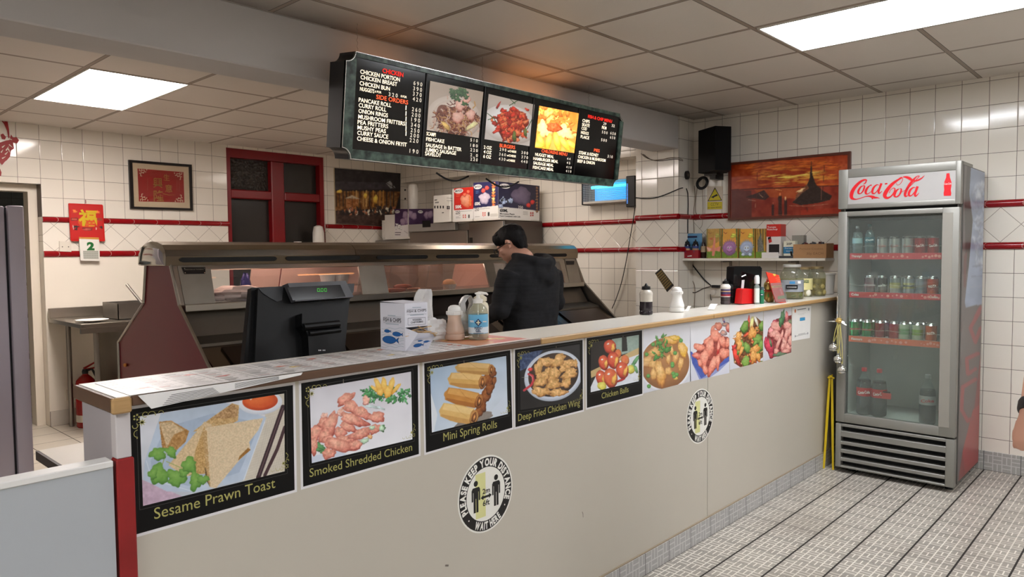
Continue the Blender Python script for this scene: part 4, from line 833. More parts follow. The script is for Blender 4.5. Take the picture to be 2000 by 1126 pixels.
# hanging chains; two unseen warm tubes added on top to light the ceiling
for x in (2.10, 2.95, 3.95):
    b = B(STEEL2)
    for i in range(12):
        z = 2.405+i*.0145; b.tube([(x+(.004 if i % 2 else 0), 2.97+(0 if i % 2 else .004), z), (x-(.004 if i % 2 else 0), 2.97-(0 if i % 2 else .004), z+.012)], .0012, 5)
    b.build('hanging_chain', parent=mb)
for xa, xb in ((2.15, 2.5), (3.2, 3.75)): b = B(emis((255, 168, 96), 3.5 if xa < 3 else 8)); b.tube([(xa, 2.985, 2.412), (xb, 2.985, 2.412)], .010, 10); b.build('added_glow_tube', parent=mb)
b = B(RUBBER)
for px0, px1, py0, dy in ((2.62, 2.86, 1.895, .035), (3.0, 3.28, 1.89, .04)): b.tube([(px0+(px1-px0)*i/10, 3.0, py0-dy*math.sin(PI*i/10)) for i in range(11)], .005, 6)
b.build('cable_loop', parent=mb)

# ================================================================== FRYING RANGE
fr_ = thing('frying_range', 'long stainless steel fish frying range with heated glass display and burgundy end', 'frying range', (3.35, 4.1, 0)); RX0, RX1 = 1.60, 5.10
prof = [(3.52, .1), (3.50, .86), (3.58, .914), (3.90, 1.195), (4.0, 1.412), (4.34, 1.412), (4.39, 1.19), (4.82, .93), (4.83, .1)]
pe = Plane((RX0, 0, 0), (0, -1, 0), (0, 0, 1)); P_ = [(-y, z) for y, z in prof]
BURG = mat((112, 34, 40), .35, 0, .06, 3); SHINY = mat((156, 149, 138), .38, .75, .28, 5, .05, 9)
B(BURG).prism(pe, P_, -.007, -.002).build('end_panel', parent=fr_, smooth=False)
b = B(STEEL)
for i in range(len(P_)-1):
    a, c = Vector(pe.P(*P_[i])), Vector(pe.P(*P_[i+1])); b.tube([a+Vector((-.002, 0, 0)), c+Vector((-.002, 0, 0))], .009, 6)
b.build('end_trim', parent=fr_); B(mat((176, 120, 60), .3, .8)).ball((RX0-.008, 4.70, .80), .012, 10, 6).build('fixing_knob', parent=fr_)
B(STEEL2).prism(Plane((RX1, 0, 0), (0, -1, 0), (0, 0, 1)), P_, -.02, .0).build('right_end_panel', parent=fr_, smooth=False)
# hood
hp = [(3.992, 1.405), (3.985, 1.455), (3.996, 1.49), (4.03, 1.518), (4.09, 1.533), (4.17, 1.538), (4.25, 1.533), (4.31, 1.51), (4.35, 1.47), (4.365, 1.405)]
for i, (x0, x1) in enumerate(((1.57, 2.775), (2.778, 5.135))):
    b = B(mat((150, 138, 122), .24, 1, .08, 1.5, .02, 6)); b.loft([[(x, y, z) for y, z in hp] for x in (x0, x1)]); b.build('hood', parent=fr_, ang=25)
b = B(mat((190, 188, 182), .1, 1, 0)); b.loft([[(1.569, y, z) for y, z in hp], [(1.558, 4.175+(y-4.175)*.9, 1.46+(z-1.46)*.85) for y, z in hp], [(1.552, 4.175+(y-4.175)*.5, 1.46+(z-1.46)*.5) for y, z in hp]]); b.build('hood_end_cap', parent=fr_, ang=50)
ph = Plane((0, 3.984, 0), (1, 0, 0), (0, 0, 1)); SLOT = mat((12, 11, 11), .6)
for a, c in ((350, 541), (558, 704), (736, 836), (853, 936), (958, 1010), (1050, 1107)):
    x0, x1 = ph.uv(a, 505)[0], ph.uv(c, 505)[0]; z0, z1 = 1.422, 1.448; r = .013
    b = B(SLOT); b.prism(ph, [(x0+.02, z0), (x1-.02, z0), (x1-.006, z0+.006), (x1, z0+.016), (x1-.012, z1), (x0+.012, z1), (x0, z0+.016), (x0+.006, z0+.006)], -.012, .0025); b.build('vent_slot', parent=fr_, smooth=False)
# sloping display front
F0 = Vector((0, 3.90, 1.195)); pF = Plane(F0, (1, 0, 0), (0, .10, .217)); CF = crop(200, 430, 700, 711, 2000); CG = crop(640, 300, 1260, 660, 1939); CH = crop(930, 420, 1210, 680, 1213)
def fpan(C, pts, name, m, d0=-.012, d1=0, **k): b = B(m); b.prism(pF, [(u, max(.0, min(.239, v))) for u, v in px4(pF, C, pts)], d0, d1); o = b.build(name, parent=fr_, smooth=False); return o
fpan(CF, [(582, 335), (838, 330), (888, 665), (650, 675)], 'steel_panel', SHINY); fpan(CG, [(183, 655), (338, 655), (380, 870), (220, 875)], 'steel_panel', SHINY)
fpan(CH, [(748, 360), (843, 360), (895, 580), (792, 580)], 'steel_panel', SHINY); fpan(CF, [(538, 335), (578, 335), (645, 675), (606, 675)], 'frame_post', STEEL)
fpan(CG, [(950, 655), (1010, 655), (1052, 835), (1000, 835)], 'frame_post', STEEL); fpan(CH, [(700, 375), (742, 375), (790, 580), (762, 580)], 'frame_post', STEEL)
b = B(STEEL); b.prism(pF, [(1.78, .205), (4.93, .205), (4.93, .239), (1.78, .239)], -.012, .001); b.build('top_rail', parent=fr_, smooth=False)
o = B(mat((20, 18, 18), .3)); o.prism(pF, px4(pF, CF, [(618, 368), (803, 368), (803, 418), (640, 420)]), 0, .004); o.m(mat((120, 112, 100), .4))
a = pF.uv(*CF(640, 392)); c = pF.uv(*CF(790, 392)); o.text(pF, 'PRESTON & THOMAS', a[0], a[1], .007, c[0]-a[0], .0045, .02); o.m(CHROME)
for x, y in ((640, 378), (795, 378), (645, 412), (797, 412)): u, v = pF.uv(*CF(x, y)); o.disc(pF, u, v, .003, .0046, 8)
o.build('maker_plate', parent=fr_, smooth=False)
o = B(mat((20, 18, 18), .3)); o.prism(pF, px4(pF, CH, [(760, 388), (828, 388), (826, 418), (765, 420)]), 0, .004); o.build('maker_plate', parent=fr_, smooth=False)
for a, c in (((845, 500), (1990, 500)), ):
    x0 = pF.uv(*CF(838, 500))[0]; x1 = pF.uv(*CG(200, 760))[0]; B(glass((240, 240, 240), 0, .03)).prism(pF, [(x0, .0), (x1, .0), (x1, .2), (x0, .2)], -.008, -.004).build('glass_pane', parent=fr_, smooth=False)
x0, x1 = pF.uv(*CG(362, 760))[0], pF.uv(*CG(980, 760))[0]; B(glass((240, 240, 240), 0, .03)).prism(pF, [(x0, .0), (x1, .0), (x1, .2), (x0, .2)], -.008, -.004).build('glass_pane', parent=fr_, smooth=False)
x0, x1 = pF.uv(*CG(1030, 760))[0], pF.uv(*CH(730, 480))[0]; B(glass((240, 240, 240), 0, .03)).prism(pF, [(x0, .0), (x1, .0), (x1, .2), (x0, .2)], -.008, -.004).build('glass_pane', parent=fr_, smooth=False)
# inside of the display: shelf, back panels, dividers, heat lamps
PK = mat((226, 190, 176), .40, .25, .08, 4)
b = B(STEEL); b.box(RX0+.02, RX1-.02, 3.885, 4.38, 1.165, 1.19).box(RX0+.02, RX1-.02, 3.872, 3.89, 1.16, 1.20, .004, 1); b.build('display_shelf', parent=fr_)
def bk(px, py=545): return at(px, py, 1, 4.35).x
xs = [bk(487, 545), bk(545), bk(547), bk(700), bk(760), bk(834), bk(836), bk(884), bk(960), RX1-.03]
for i, (x0, x1, m) in enumerate(((xs[0], xs[1], PK), (xs[2], xs[3], PK), (xs[3]+.002, xs[4], mat((150, 130, 116), .4, .3, .2, 4)), (xs[4]+.002, xs[5], mat((140, 122, 104), .4, .3, .3, 4)), (xs[6], xs[7], mat((140, 122, 104), .4, .3, .3, 4)), (xs[7]+.002, xs[8], mat((216, 168, 148), .45, .3, .04, 4)))):
    b = B(m); b.prism(Plane((0, 4.37, 1.19), (1, 0, 0), (0, -.06, .21)), [(x0, 0), (x1-.004, 0), (x1-.004, .215), (x0, .215)], -.006, 0); b.build('back_panel', parent=fr_, smooth=False)
o = B(mat((240, 236, 230), .4)); u = at(514, 551, 1, 4.345); o.disc(Plane((0, u.y-.014, 0), (1, 0, 0), (0, -.06, .21)), u.x, (u.z)*1.0, .018, 0, 16); o.build('round_sticker', parent=fr_)
b = B(glass((235, 225, 218), .05, .06)); 
for px_0 in (790, 838): x = at(px_0, 560, 1, 4.1).x; b.box(x, x+.004, 3.95, 4.33, 1.19, 1.38)
b.build('glass_divider', parent=fr_, smooth=False)
lampm = emis((255, 216, 200), 20)
for x0, x1 in ((1.85, 2.7), (3.1, 3.85), (4.0, 4.5)):
    b = B(lampm); b.tube([(x0, 4.12, 1.398), (x1, 4.12, 1.398)], .007, 8); b.build('heat_lamp', parent=fr_)
b = B(STEEL2); b.box(RX0+.02, RX1-.02, 4.05, 4.30, 1.404, 1.411); b.build('lamp_tray', parent=fr_, smooth=False)
# below the display: recessed splash panel, ledge and the fryer lids
DKST = mat((104, 94, 84), .25, 1, .15, 2, .06, 8); LID = mat((52, 42, 36), .22, .9, .2, 3)
ST3 = mat((112, 105, 96), .4, .9, .25, 3)
for xa, xb, m_ in ((RX0+.02, 2.95, ST3), (2.953, 4.35, mat((34, 26, 22), .4)), (4.353, RX1-.02, ST3)): b = B(m_); b.loft([[(x, 3.93, 1.162), (x, 3.84, 1.03), (x, 3.72, 1.0), (x, 3.72, .985), (x, 3.99, .985), (x, 3.99, 1.162)] for x in (xa, xb)]); b.build('splash_panel', parent=fr_, ang=20)  # middle section coloured dark for the shaded opening beneath the display
b = B(DKST); b.loft([[(x, 3.72, .985), (x, 3.52, .87), (x, 3.515, .1), (x, 4.80, .1), (x, 4.80, .92), (x, 4.4, 1.15), (x, 4.38, 1.162), (x, 3.99, 1.162), (x, 3.99, .985)] for x in (RX0+.02, RX1-.02)]); b.build('cabinet_body', parent=fr_, ang=20)
pL = Plane((0, 3.52, .87), (1, 0, 0), (0, .2, .115))
for x0, x1 in ((1.72, 2.30), (2.42, 3.0), (3.12, 3.68), (3.80, 4.38), (4.50, 5.0)):
    b = B(LID); b.prism(pL, [(x0, .02), (x1, .02), (x1, .20), (x0, .20)], 0, .012); o = b.build('fryer_lid', parent=fr_, smooth=False)
B(mat((30, 30, 32), .5)).box(RX0+.05, RX1-.05, 3.6, 4.7, 0, .1).build('plinth', parent=fr_)
for x in (1.95, 2.7, 3.4, 4.1, 4.75): pass

b = B(glass((235, 235, 230), .0, .1)); zz_ = at(655, 556, 1, 4.15).z; b.box(2.45, 3.02, 4.05, 4.26, zz_-.004, zz_+.002); b.build('glass_shelf', parent=fr_, smooth=False)
# food and packets in the display
g = thing('paper_bag', 'crumpled white paper bag lying at the left end of the heated display', 'paper bag', at(466, 590, 2, 1.195)); c = at(466, 590, 2, 1.195)
c = Vector((at(466, 580, 1, 4.1).x, 4.10, 1.193)); g.location = c; WM[g] = Matrix.Translation(c)
b = B(mat((236, 216, 206), .6)); b.ball(c+Vector((0, 0, .045)), (.16, .09, .045), 18, 9, jag=.35, seed=3); b.ball(c+Vector((-.13, -.02, .02)), (.05, .04, .02), 10, 6, jag=.4, seed=5); b.build('paper', parent=g, ang=8)
for k, px_0 in enumerate((640, 667)):
    c = Vector((at(px_0, 550, 1, 4.15).x, 4.15, at(655, 556, 1, 4.15).z+.004))
    if k == 0:
        ft = thing('foil_tray_stack', 'crimped foil trays in the lit display, left-hand stack of the two', 'foil tray', c, group='foil trays in the heated display')
        b = B(mat((232, 226, 220), .35, .3, 0)); R_ = lambda r, z, a=0: [(c.x+(r+(a if i % 2 else 0))*math.cos(2*PI*i/56), c.y+(r+(a if i % 2 else 0))*.8*math.sin(2*PI*i/56), c.z+z) for i in range(56)]
        b.loft([R_(.042, 0), R_(.05, .06, .003), R_(.058, .063), R_(.058, .067), R_(.048, .065, -.002), R_(.036, .056)]); b.build('tray', parent=ft, ang=15)
    else: dup(ft, c, 'crimped foil trays in the lit display, right-hand stack of the two')
g = thing('snack_packet', 'dark blue shiny packet behind the display near the window', 'packet', Vector((at(480, 548, 1, 4.25).x, 4.25, 1.193))); c = g.location
B(mat((36, 26, 96), .25, .3, .4, 18)).ball(c+Vector((0, 0, .075)), (.035, .02, .08), 12, 9, jag=.3, seed=9).build('wrapper', parent=g, ang=12)
for k, (px_0, py0, l, dz) in enumerate(((770, 567, .17, 0), (789, 566, .16, .022), (815, 566, .12, 0))):
    c = Vector((at(px_0, py0, 1, 4.02).x, 4.0+.03*k, 1.192+dz)); g = thing('battered_sausage', ['battered sausage at the left of the middle display section', 'battered sausage lying on top of another in the middle display section', 'thin pale sausage lying right of the two battered ones'][k], 'sausage', c, group='sausages in the heated display')
    B(mat([(176, 84, 48), (186, 92, 52), (226, 160, 130)][k], .5, 0, .3, 30, .3, 50)).tube([c+Vector((l*(t_-.5), .01*math.sin(3*t_), .016)) for t_ in np.linspace(0, 1, 9)], [.006, .013, .016, .016, .016, .016, .015, .012, .005] if k < 2 else [.004]+[.007]*7+[.004], 10).build('batter', parent=g, ang=60)
c = Vector((at(877, 560, 1, 4.0).x, 4.0, 1.19)); g = thing('meat_pie', 'round golden pie in a clear crimped tray in the display', 'pie', c)
B(mat((222, 160, 104), .6, 0, .2, 30, .3, 60)).lathe(c, [(.036, .004), (.046, .035), (.05, .045), (.046, .06), (.03, .074), (.012, .079)], 24).build('crust', parent=g)
b = B(mat((226, 206, 190), .3, .5, 0)); R_ = lambda r, z, a=0: [(c.x+(r+(a if i % 2 else 0))*math.cos(2*PI*i/48), c.y+(r+(a if i % 2 else 0))*math.sin(2*PI*i/48), c.z+z) for i in range(48)]
b.loft([R_(.04, .001), R_(.053, .036, .004), R_(.056, .042), R_(.051, .04)]); b.build('foil_case', parent=g, ang=20)

# ================================================================== KITCHEN BACK: APPLIANCES AND BOXES
SF = mat((158, 148, 138), .33, .85, .06, 1.2, .02, 6)
g = thing('steel_fridge', 'stainless steel upright fridge against the right kitchen wall, boxes on its top', 'fridge', (5.5, 5.22, 0))
B(mat((92, 84, 78), .4, .6)).box(5.24, 5.80, 4.97, 5.475, .08, 1.785, .006, 1).build('cabinet', parent=g)
B(SF).box(5.205, 5.24, 4.975, 5.47, .12, 1.78, .008, 2).build('door', parent=g); o = B(mat((60, 58, 54), .3, .8)).box(5.198, 5.206, 5.41, 5.455, 1.30, 1.62, .003, 1).build('handle', parent=g)
for x, y in ((5.25, 4.99), (5.25, 5.43), (5.76, 4.99), (5.76, 5.43)): B(BLACK).box(x, x+.03, y, y+.03, 0, .08).build('foot', parent=g)
g = thing('dishwasher', 'stainless steel cabinet with grey control strip and round pink sticker', 'appliance', (5.5, 5.96, 0))
B(STEEL2).box(5.24, 5.80, 5.485, 6.44, .08, 1.775, .006, 1).build('cabinet', parent=g); b = B(SF); b.box(5.205, 5.24, 5.49, 6.435, .12, 1.70, .006, 1); b.build('door', parent=g)
b = B(mat((170, 166, 160), .4, .4)); b.box(5.19, 5.24, 5.66, 6.435, 1.705, 1.785, .004, 1); b.m(BLACK); p = px_(5.189); a = p.uv(825, 433); c = p.uv(841, 441); b.rect(p, a[0], c[0], c[1]-.012, a[1]+.012, 0); b.build('control_strip', parent=g)
b = B(mat((226, 80, 130), .4)); p = px_(5.204); u, v = p.uv(868, 438); b.disc(p, u, v-.01, .028, 0, 16); b.build('pink_sticker', parent=g)
for x, y in ((5.25, 5.5), (5.25, 6.39), (5.76, 5.5), (5.76, 6.39)): B(BLACK).box(x, x+.03, y, y+.03, 0, .08).build('foot', parent=g)
g = thing('steel_oven', 'low stainless steel oven unit in the far corner under the purple box', 'oven', (5.5, 6.77, 0))
B(STEEL2).box(5.22, 5.82, 6.46, 7.10, .1, 1.62, .006, 1).build('cabinet', parent=g); B(mat((40, 36, 34), .2)).box(5.212, 5.22, 6.5, 7.02, 1.50, 1.575).build('dark_window', parent=g); B(STEEL).tube([(5.19, 6.55, 1.46), (5.19, 6.95, 1.46)], .01, 8).build('handle', parent=g)
for x, y in ((5.25, 6.48), (5.25, 7.04), (5.76, 6.48), (5.76, 7.04)): B(BLACK).box(x, x+.03, y, y+.03, 0, .1).build('foot', parent=g)
CE = crop(630, 310, 1070, 500, 2000)
def art(pl, pts, f, name, parent, n=(90, 110), C=CE, rough=.45, d=.001, blur=1): P = Pic(pl, pts, n[0], n[1], (230, 228, 224), C, d); f(P); return P.build(name, parent, rough=rough, blur=blur)
def brand(b, pl, C, x, y, w, h, ang=0):
    u, v = pl.uv(*C(x, y)); a = pl.uv(*C(x+w/2, y)); r = abs(a[0]-u); hh = abs(pl.uv(*C(x, y+h/2))[1]-v); b.m(PAPER); b.disc(pl, u, v, r, .0022, 24, hh); b.m(mat((20, 20, 50), .4)); b.text(pl, 'SATCO', u, v-hh*.32, hh*.75, r*1.55, .0028, .04, align='c')
# red 500ml box, blue 650ml box with a long side
def carton(label, x0, x1, y0, y1, z0, z1, cat='box', col=(226, 222, 214), name='carton'):
    g = thing(name, label, cat, ((x0+x1)/2, (y0+y1)/2, z0), group='catering boxes on the steel appliances'); B(mat(col, .6)).box(x0, x1, y0, y1, z0, z1, .002, 1).build('box', parent=g); return g
XBX = 5.14
g = carton('red 500ml container box beside the blue one, on the steel fridge top', XBX, 5.7, 5.345, 5.64, 1.785, 2.125)
p = px_(XBX)
def f_red(P):
    P.poly([(1160, 240), (1345, 240), (1345, 445), (1160, 455)], (204, 44, 34), 6, 30); P.blob(1275, 370, 52, 55, -6, (226, 130, 96), (236, 170, 140), (200, 90, 60), .12, 8)
    for x, y in ((1262, 318), (1294, 292)): P.blob(x, y, 15, 17, 0, (230, 96, 70), tex=3)
    for i in range(6): P.blob(1313, 340+i*14, 12, 8, 20, (196, 100, 50), jag=.3)
    P.line([(1185, 318), (1222, 314)], 5, (240, 120, 90)); P.line([(1188, 332), (1220, 328)], 5, (240, 120, 90))
    for y in (492, 504, 516, 526): P.line([(1185, y), (1225, y-2)], 1.6, (120, 116, 110)); P.line([(1225, 466), (1325, 460)], 2, (130, 126, 120))
    for x in (1250, 1268): P.line([(x, 498), (x+1, 520)], 9, (206, 70, 60)); P.line([(x-3, 510), (x+5, 509)], 6, (235, 230, 224))
    P.line([(1300, 500), (1300, 520)], 12, (70, 66, 60)); P.line([(1255, 531), (1280, 529)], 2, (200, 60, 50))
art(p, [(1168, 262), (1340, 248), (1338, 535), (1168, 545)], f_red, 'printed_front', g)
b = MB(); brand(b, p, CE, 1210, 285, 80, 44); b.m(PAPER); b.textpx(p, CE, '500ML', 1180, 440, 1236, 26, .002, .05); b.m(mat((20, 20, 22), .5)); b.textpx(p, CE, '250', 1182, 488, 1222, 26, .002, .01); b.build('lettering', parent=g, smooth=False)
g = carton('large dark blue 650ml container box on the corner of the steel fridge', XBX+.01, 5.73, 4.955, 5.34, 1.785, 2.15)
p = px_(XBX+.01); p2 = py_(4.955)
def f_blue(P):
    P.poly([(1335, 200), (1565, 195), (1565, 412), (1335, 438)], (44, 42, 84), 6, 30); P.blob(1438, 350, 50, 48, -4, (196, 180, 196), (216, 204, 216), (120, 110, 140), .14, 6)
    for x, y in ((1428, 282), (1460, 258)): P.blob(x, y, 18, 20, 0, (226, 70, 60), tex=3)
    for i in range(9): P.blob(1518, 222+i*27, 15, 15, 10, [(196, 130, 70), (180, 96, 50), (216, 180, 110)][i % 3], jag=.3)
    P.line([(1362, 290), (1388, 286)], 5, (90, 130, 180)); P.line([(1362, 304), (1388, 300)], 5, (90, 130, 180)); P.poly([(1498, 420), (1560, 412), (1560, 522), (1498, 525)], (230, 228, 222))
    for y in (480, 492, 504, 514): P.line([(1355, y), (1395, y-2)], 1.6, (120, 116, 110))
    P.line([(1395, 444), (1485, 438)], 3, (130, 126, 120)); P.line([(1500, 500), (1545, 498)], 26, (206, 204, 196))
    for x in (1425, 1443): P.line([(x, 478), (x, 500)], 10, (206, 70, 60)); P.line([(x-3, 490), (x+5, 489)], 6, (235, 230, 224))
    P.line([(1475, 480), (1475, 500)], 16, (50, 50, 50)); P.line([(1425, 512), (1460, 511)], 2, (200, 60, 50))
art(p, [(1340, 212), (1560, 198), (1558, 524), (1335, 532)], f_blue, 'printed_front', g)
def f_side(P):
    P.poly([(1555, 195), (1930, 240), (1930, 462), (1555, 420)], (36, 32, 62), 5, 40); P.blob(1765, 330, 82, 82, 8, (100, 88, 116), (120, 108, 134), (60, 52, 80), .12, 5)
    for _ in range(16): P.blob(rng.uniform(1575, 1690), rng.uniform(345, 430), rng.uniform(10, 20), rng.uniform(9, 15), 0, (150, 166, 200), jag=.3)
    for _ in range(8): P.blob(rng.uniform(1580, 1650), rng.uniform(340, 400), 7, 7, 0, (40, 40, 44))
    for x, y in ((1828, 412), (1862, 385)): P.blob(x, y, 20, 22, 0, (186, 44, 40), tex=3)
    for i in range(9): P.blob(1903, 258+i*26, 11, 12, 10, (120, 84, 60), jag=.3)
    for y in (468, 480, 492): P.line([(1780, y), (1820, y+3)], 1.6, (110, 106, 104))
    for x in (1848, 1866): P.line([(x, 478), (x, 504)], 12, (180, 60, 56)); P.line([(x-3, 492), (x+5, 492)], 7, (200, 196, 196))
    P.line([(1570, 532), (1925, 548)], 3, (150, 146, 144))
art(p2, [(1560, 200), (1926, 240), (1924, 548), (1558, 524)], f_side, 'printed_side', g, (170, 130))
b = MB(); brand(b, p, CE, 1380, 248, 72, 42); b.m(PAPER); b.textpx(p, CE, '650ML', 1352, 412, 1404, 26, .002, .05); b.m(mat((20, 20, 22), .5)); b.textpx(p, CE, '250', 1352, 464, 1390, 26, .002, .01)
brand(b, p2, CE, 1618, 242, 92, 44); b.m(mat((22, 22, 26), .5)); b.textpx(p2, CE, '650ML', 1573, 468, 1644, 24, .002, .05); b.textpx(p2, CE, 'Microwave Plastic', 1573, 492, 1704, 14, .002, .02); b.textpx(p2, CE, 'Food Containers with Lids', 1573, 512, 1754, 14, .002, .02); b.m(PAPER); b.textpx(p2, CE, '250', 1735, 440, 1778, 24, .002, .01)
b.build('lettering', parent=g, smooth=False)
g = carton('small white box with black pictograms on the dishwasher top', XBX, 5.4, 5.68, 5.94, 1.79, 2.075)
p = px_(XBX); b = B(mat((40, 40, 42), .5))
for x in (998, 1023, 1048, 1072): u, v = p.uv(*CE(x, 428)); b.rect(p, u-.010, u+.010, v-.014, v+.014, .0015)
for x, w, y in ((995, 26, 366), (1060, 20, 478)): u, v = p.uv(*CE(x, y)); b.rect(p, u, u+w*.0016, v-.004, v+.004, .0015)
b.m(mat((150, 148, 144), .5)); u, v = p.uv(*CE(1000, 388)); b.rect(p, u, u+.06, v-.008, v+.008, .0015); p = py_(5.68)
b.m(mat((50, 40, 44), .5))
for x, y in ((1108, 425), (1122, 425), (1108, 440), (1122, 440)): u, v = p.uv(*CE(x, y)); b.disc(p, u, v, .011, .0015, 8)
b.m(mat((140, 138, 134), .5)); u, v = p.uv(*CE(1100, 350)); b.rect(p, u, u+.12, v, v+.006, .0015); u, v = p.uv(*CE(1100, 372)); b.rect(p, u, u+.1, v, v+.006, .0015)
b.build('printing', parent=g, smooth=False)
g = carton('purple and white clear-cup box on the steel oven in the corner', 5.24, 5.80, 6.47, 6.93, 1.626, 1.915); g.location.y = g.location.y
p = px_(5.24)
def f_pur(P):
    P.poly([(630, 440), (990, 440), (990, 600), (640, 660)], (62, 36, 74), 6, 30)
    for x, y in ((735, 500), (775, 490), (810, 510), (745, 550), (715, 560), (925, 500), (955, 495)): P.blob(x, y, 26, 34, 0, (136, 110, 140), (170, 150, 170), (90, 66, 100), .1, 5)
    P.poly([(640, 600), (770, 580), (770, 690), (640, 690)], (226, 222, 220))
    for _ in range(14): P.blob(rng.uniform(650, 700), rng.uniform(580, 620), 9, 9, 0, (206, 206, 196), jag=.3)
    P.line([(645, 655), (695, 655)], 5, (60, 50, 60)); P.line([(645, 672), (690, 672)], 5, (60, 50, 60)); P.line([(725, 640), (755, 660)], 3, (150, 140, 140))
art(p, [(642, 445), (757, 444), (757, 688), (642, 688)], f_pur, 'printed_front', g, (70, 90)); art(py_(6.469), [(764, 444), (982, 442), (982, 688), (764, 688)], f_pur, 'printed_side', g, (110, 90))
b = MB(); brand(b, p, CE, 665, 470, 44, 26); brand(b, py_(6.468), CE, 868, 470, 44, 26); b.build('lettering', parent=g, smooth=False)
def cups(label, x, y, z, h, r, name='foam_cup_stack'):
    g = thing(name, label, 'cups', (x, y, z)); m = mat((232, 228, 220), .5); pr = [(r*.72, 0), (r*.78, h*.04)]
    for i in range(1, 9): zz = h*.04+h*.96*i/8; pr += [(r*.95, zz-h*.03), (r, zz-h*.02), (r, zz), (r*.93, zz+.001)]
    B(m).lathe((x, y, z), pr[:-1], 20).build('cups', parent=g); return g
a = at(612+10, 470, 1, 6.75); c1 = at(*CE(618, 600), 0, 5.22); cups('stack of white cups standing upright left of the purple box', 5.30, 7.0, 1.621, .235, .042)
c2 = at(*CE(690, 380), 0, 5.30); g = thing('wrapped_cup_sleeve', 'tall plastic-wrapped sleeve of cups standing on the purple box', 'cups', (5.40, 6.60, 1.916))
b = B(mat((226, 222, 214), .3, 0, .06, 20, .2, 40)); b.lathe((5.40, 6.60, 1.916), [(.04, 0), (.055, .02), (.06, .16), (.058, .30), (.045, .34), (.02, .352)], 20); b.build('sleeve', parent=g)
o = B(BLACK); p = px_(5.298); o.rect(p, -6.63, -6.60, 2.08, 2.10, 0).rect(p, -6.63, -6.60, 2.18, 2.20, 0); o.build('black_print', parent=g)
# cups on the window sill
x = at(627, 470, 1, 7.0).x; g = thing('wrapped_cup_sleeve', 'wrapped white cup stack at the right end of the window', 'cups', (x, 7.05, 1.0)); b = B(mat((226, 222, 214), .3, 0, .06, 20, .2, 40)); b.lathe((x, 7.05, 1.0), [(.05, 0), (.062, .03), (.064, .56), (.062, .70), (.05, .765), (.02, .78)], 20); b.build('sleeve', parent=g)
x = at(591, 470, 1, 7.0).x; g = thing('white_beaker', 'short white beaker on the window sill behind the range hood', 'beaker', (x, 7.1, 1.0)); B(WHITE).lathe((x, 7.1, 1.0), [(.03, 0), (.045, .02), (.047, .48), (.04, .585), (.042, .60)], 16).build('beaker', parent=g)
# ---- pictures on the kitchen walls
pW = Plane((0, YK-.02, 0), (1, 0, 0), (0, 0, 1))
def f_cafe(P):
    P.grad((26, 22, 24), (50, 34, 28)); P.poly([(105, 85), (690, 128), (690, 275), (300, 265), (110, 290)], (42, 36, 38), 14, 40); P.poly([(120, 200), (560, 210), (640, 270), (110, 275)], (62, 56, 62), 12, 30); P.poly([(560, 215), (600, 195), (650, 260), (600, 262)], (160, 160, 160), 20, 12); P.line([(620, 190), (640, 430)], 8, (40, 26, 20)); P.line([(545, 200), (690, 290)], 5, (30, 22, 20))
    P.poly([(110, 285), (690, 290), (650, 440), (110, 460)], (130, 84, 36), 40, 24)
    for x in range(120, 660, 30): P.line([(x, 285), (x+rng.uniform(-6, 6), 420)], rng.uniform(6, 16), [(60, 38, 22), (200, 140, 60), (40, 28, 22), (220, 180, 110), (100, 96, 90)][rng.integers(5)], .8)
    many(P, [(150, 290, 26, 16), (470, 360, 22, 40), (380, 330, 16, 30)], (236, 176, 70), tex=12)
    P.poly([(195, 350), (262, 322), (330, 355)], (206, 190, 160)); P.poly([(205, 355), (320, 357), (310, 440), (210, 440)], (170, 110, 60), 30, 12); P.line([(262, 340), (262, 450)], 4, (60, 40, 30))
    for _ in range(70): P.blob(rng.uniform(120, 640), rng.uniform(430, 500), rng.uniform(6, 14), rng.uniform(10, 26), rng.uniform(-20, 20), [(40, 28, 26), (206, 190, 170), (150, 90, 60), (70, 46, 36), (30, 24, 24)][rng.integers(5)], jag=.3, tex=10)
    P.poly([(110, 500), (600, 500), (600, 590), (120, 580)], (72, 50, 42), 22, 18, k=.8)
g = thing('cafe_painting', 'unframed dark painting of lamplit outdoor tables, right of the red window', 'painting', (5.05, YK-.01, 1.8))
q = px4(pW, CE, [(105, 80), (692, 128), (690, 610), (118, 575)]); B(mat((196, 178, 150), .5)).prism(pW, q, -.018, 0).build('canvas', parent=g); art(pW, [(106, 81), (691, 129), (689, 609), (119, 574)], f_cafe, 'painted_picture', g, (190, 150))
CK = crop(240, 300, 390, 420, 1408); pW2 = Plane((0, YK-.028, 0), (1, 0, 0), (0, 0, 1))
g = thing('framed_calligraphy', 'black framed red sheet with gold calligraphy on the back wall', 'framed picture', (2.85, YK-.01, 1.85)); O4 = [(108, 110), (1262, 200), (1285, 1040), (145, 1005)]; I4 = [(172, 160), (1215, 240), (1240, 1000), (205, 968)]
qo, qi = px4(pW2, CK, O4), px4(pW2, CK, I4); b = B(mat((22, 16, 14), .35))
for i in range(4): b.prism(pW2, [qo[i], qo[(i+1) % 4], qi[(i+1) % 4], qi[i]], -.026, .002)
b.build('frame', parent=g, smooth=False); b = B(mat((206, 186, 156), .6)); b.prism(pW2, qi, -.02, -.012); b.m(mat((150, 20, 16), .5)); qr = px4(pW2, CK, [(275, 268), (1120, 335), (1138, 892), (302, 872)]); b.flat(pW2, qr, -.0115); b.build('mount', parent=g, smooth=False)
b = B(mat((206, 186, 156), .6))
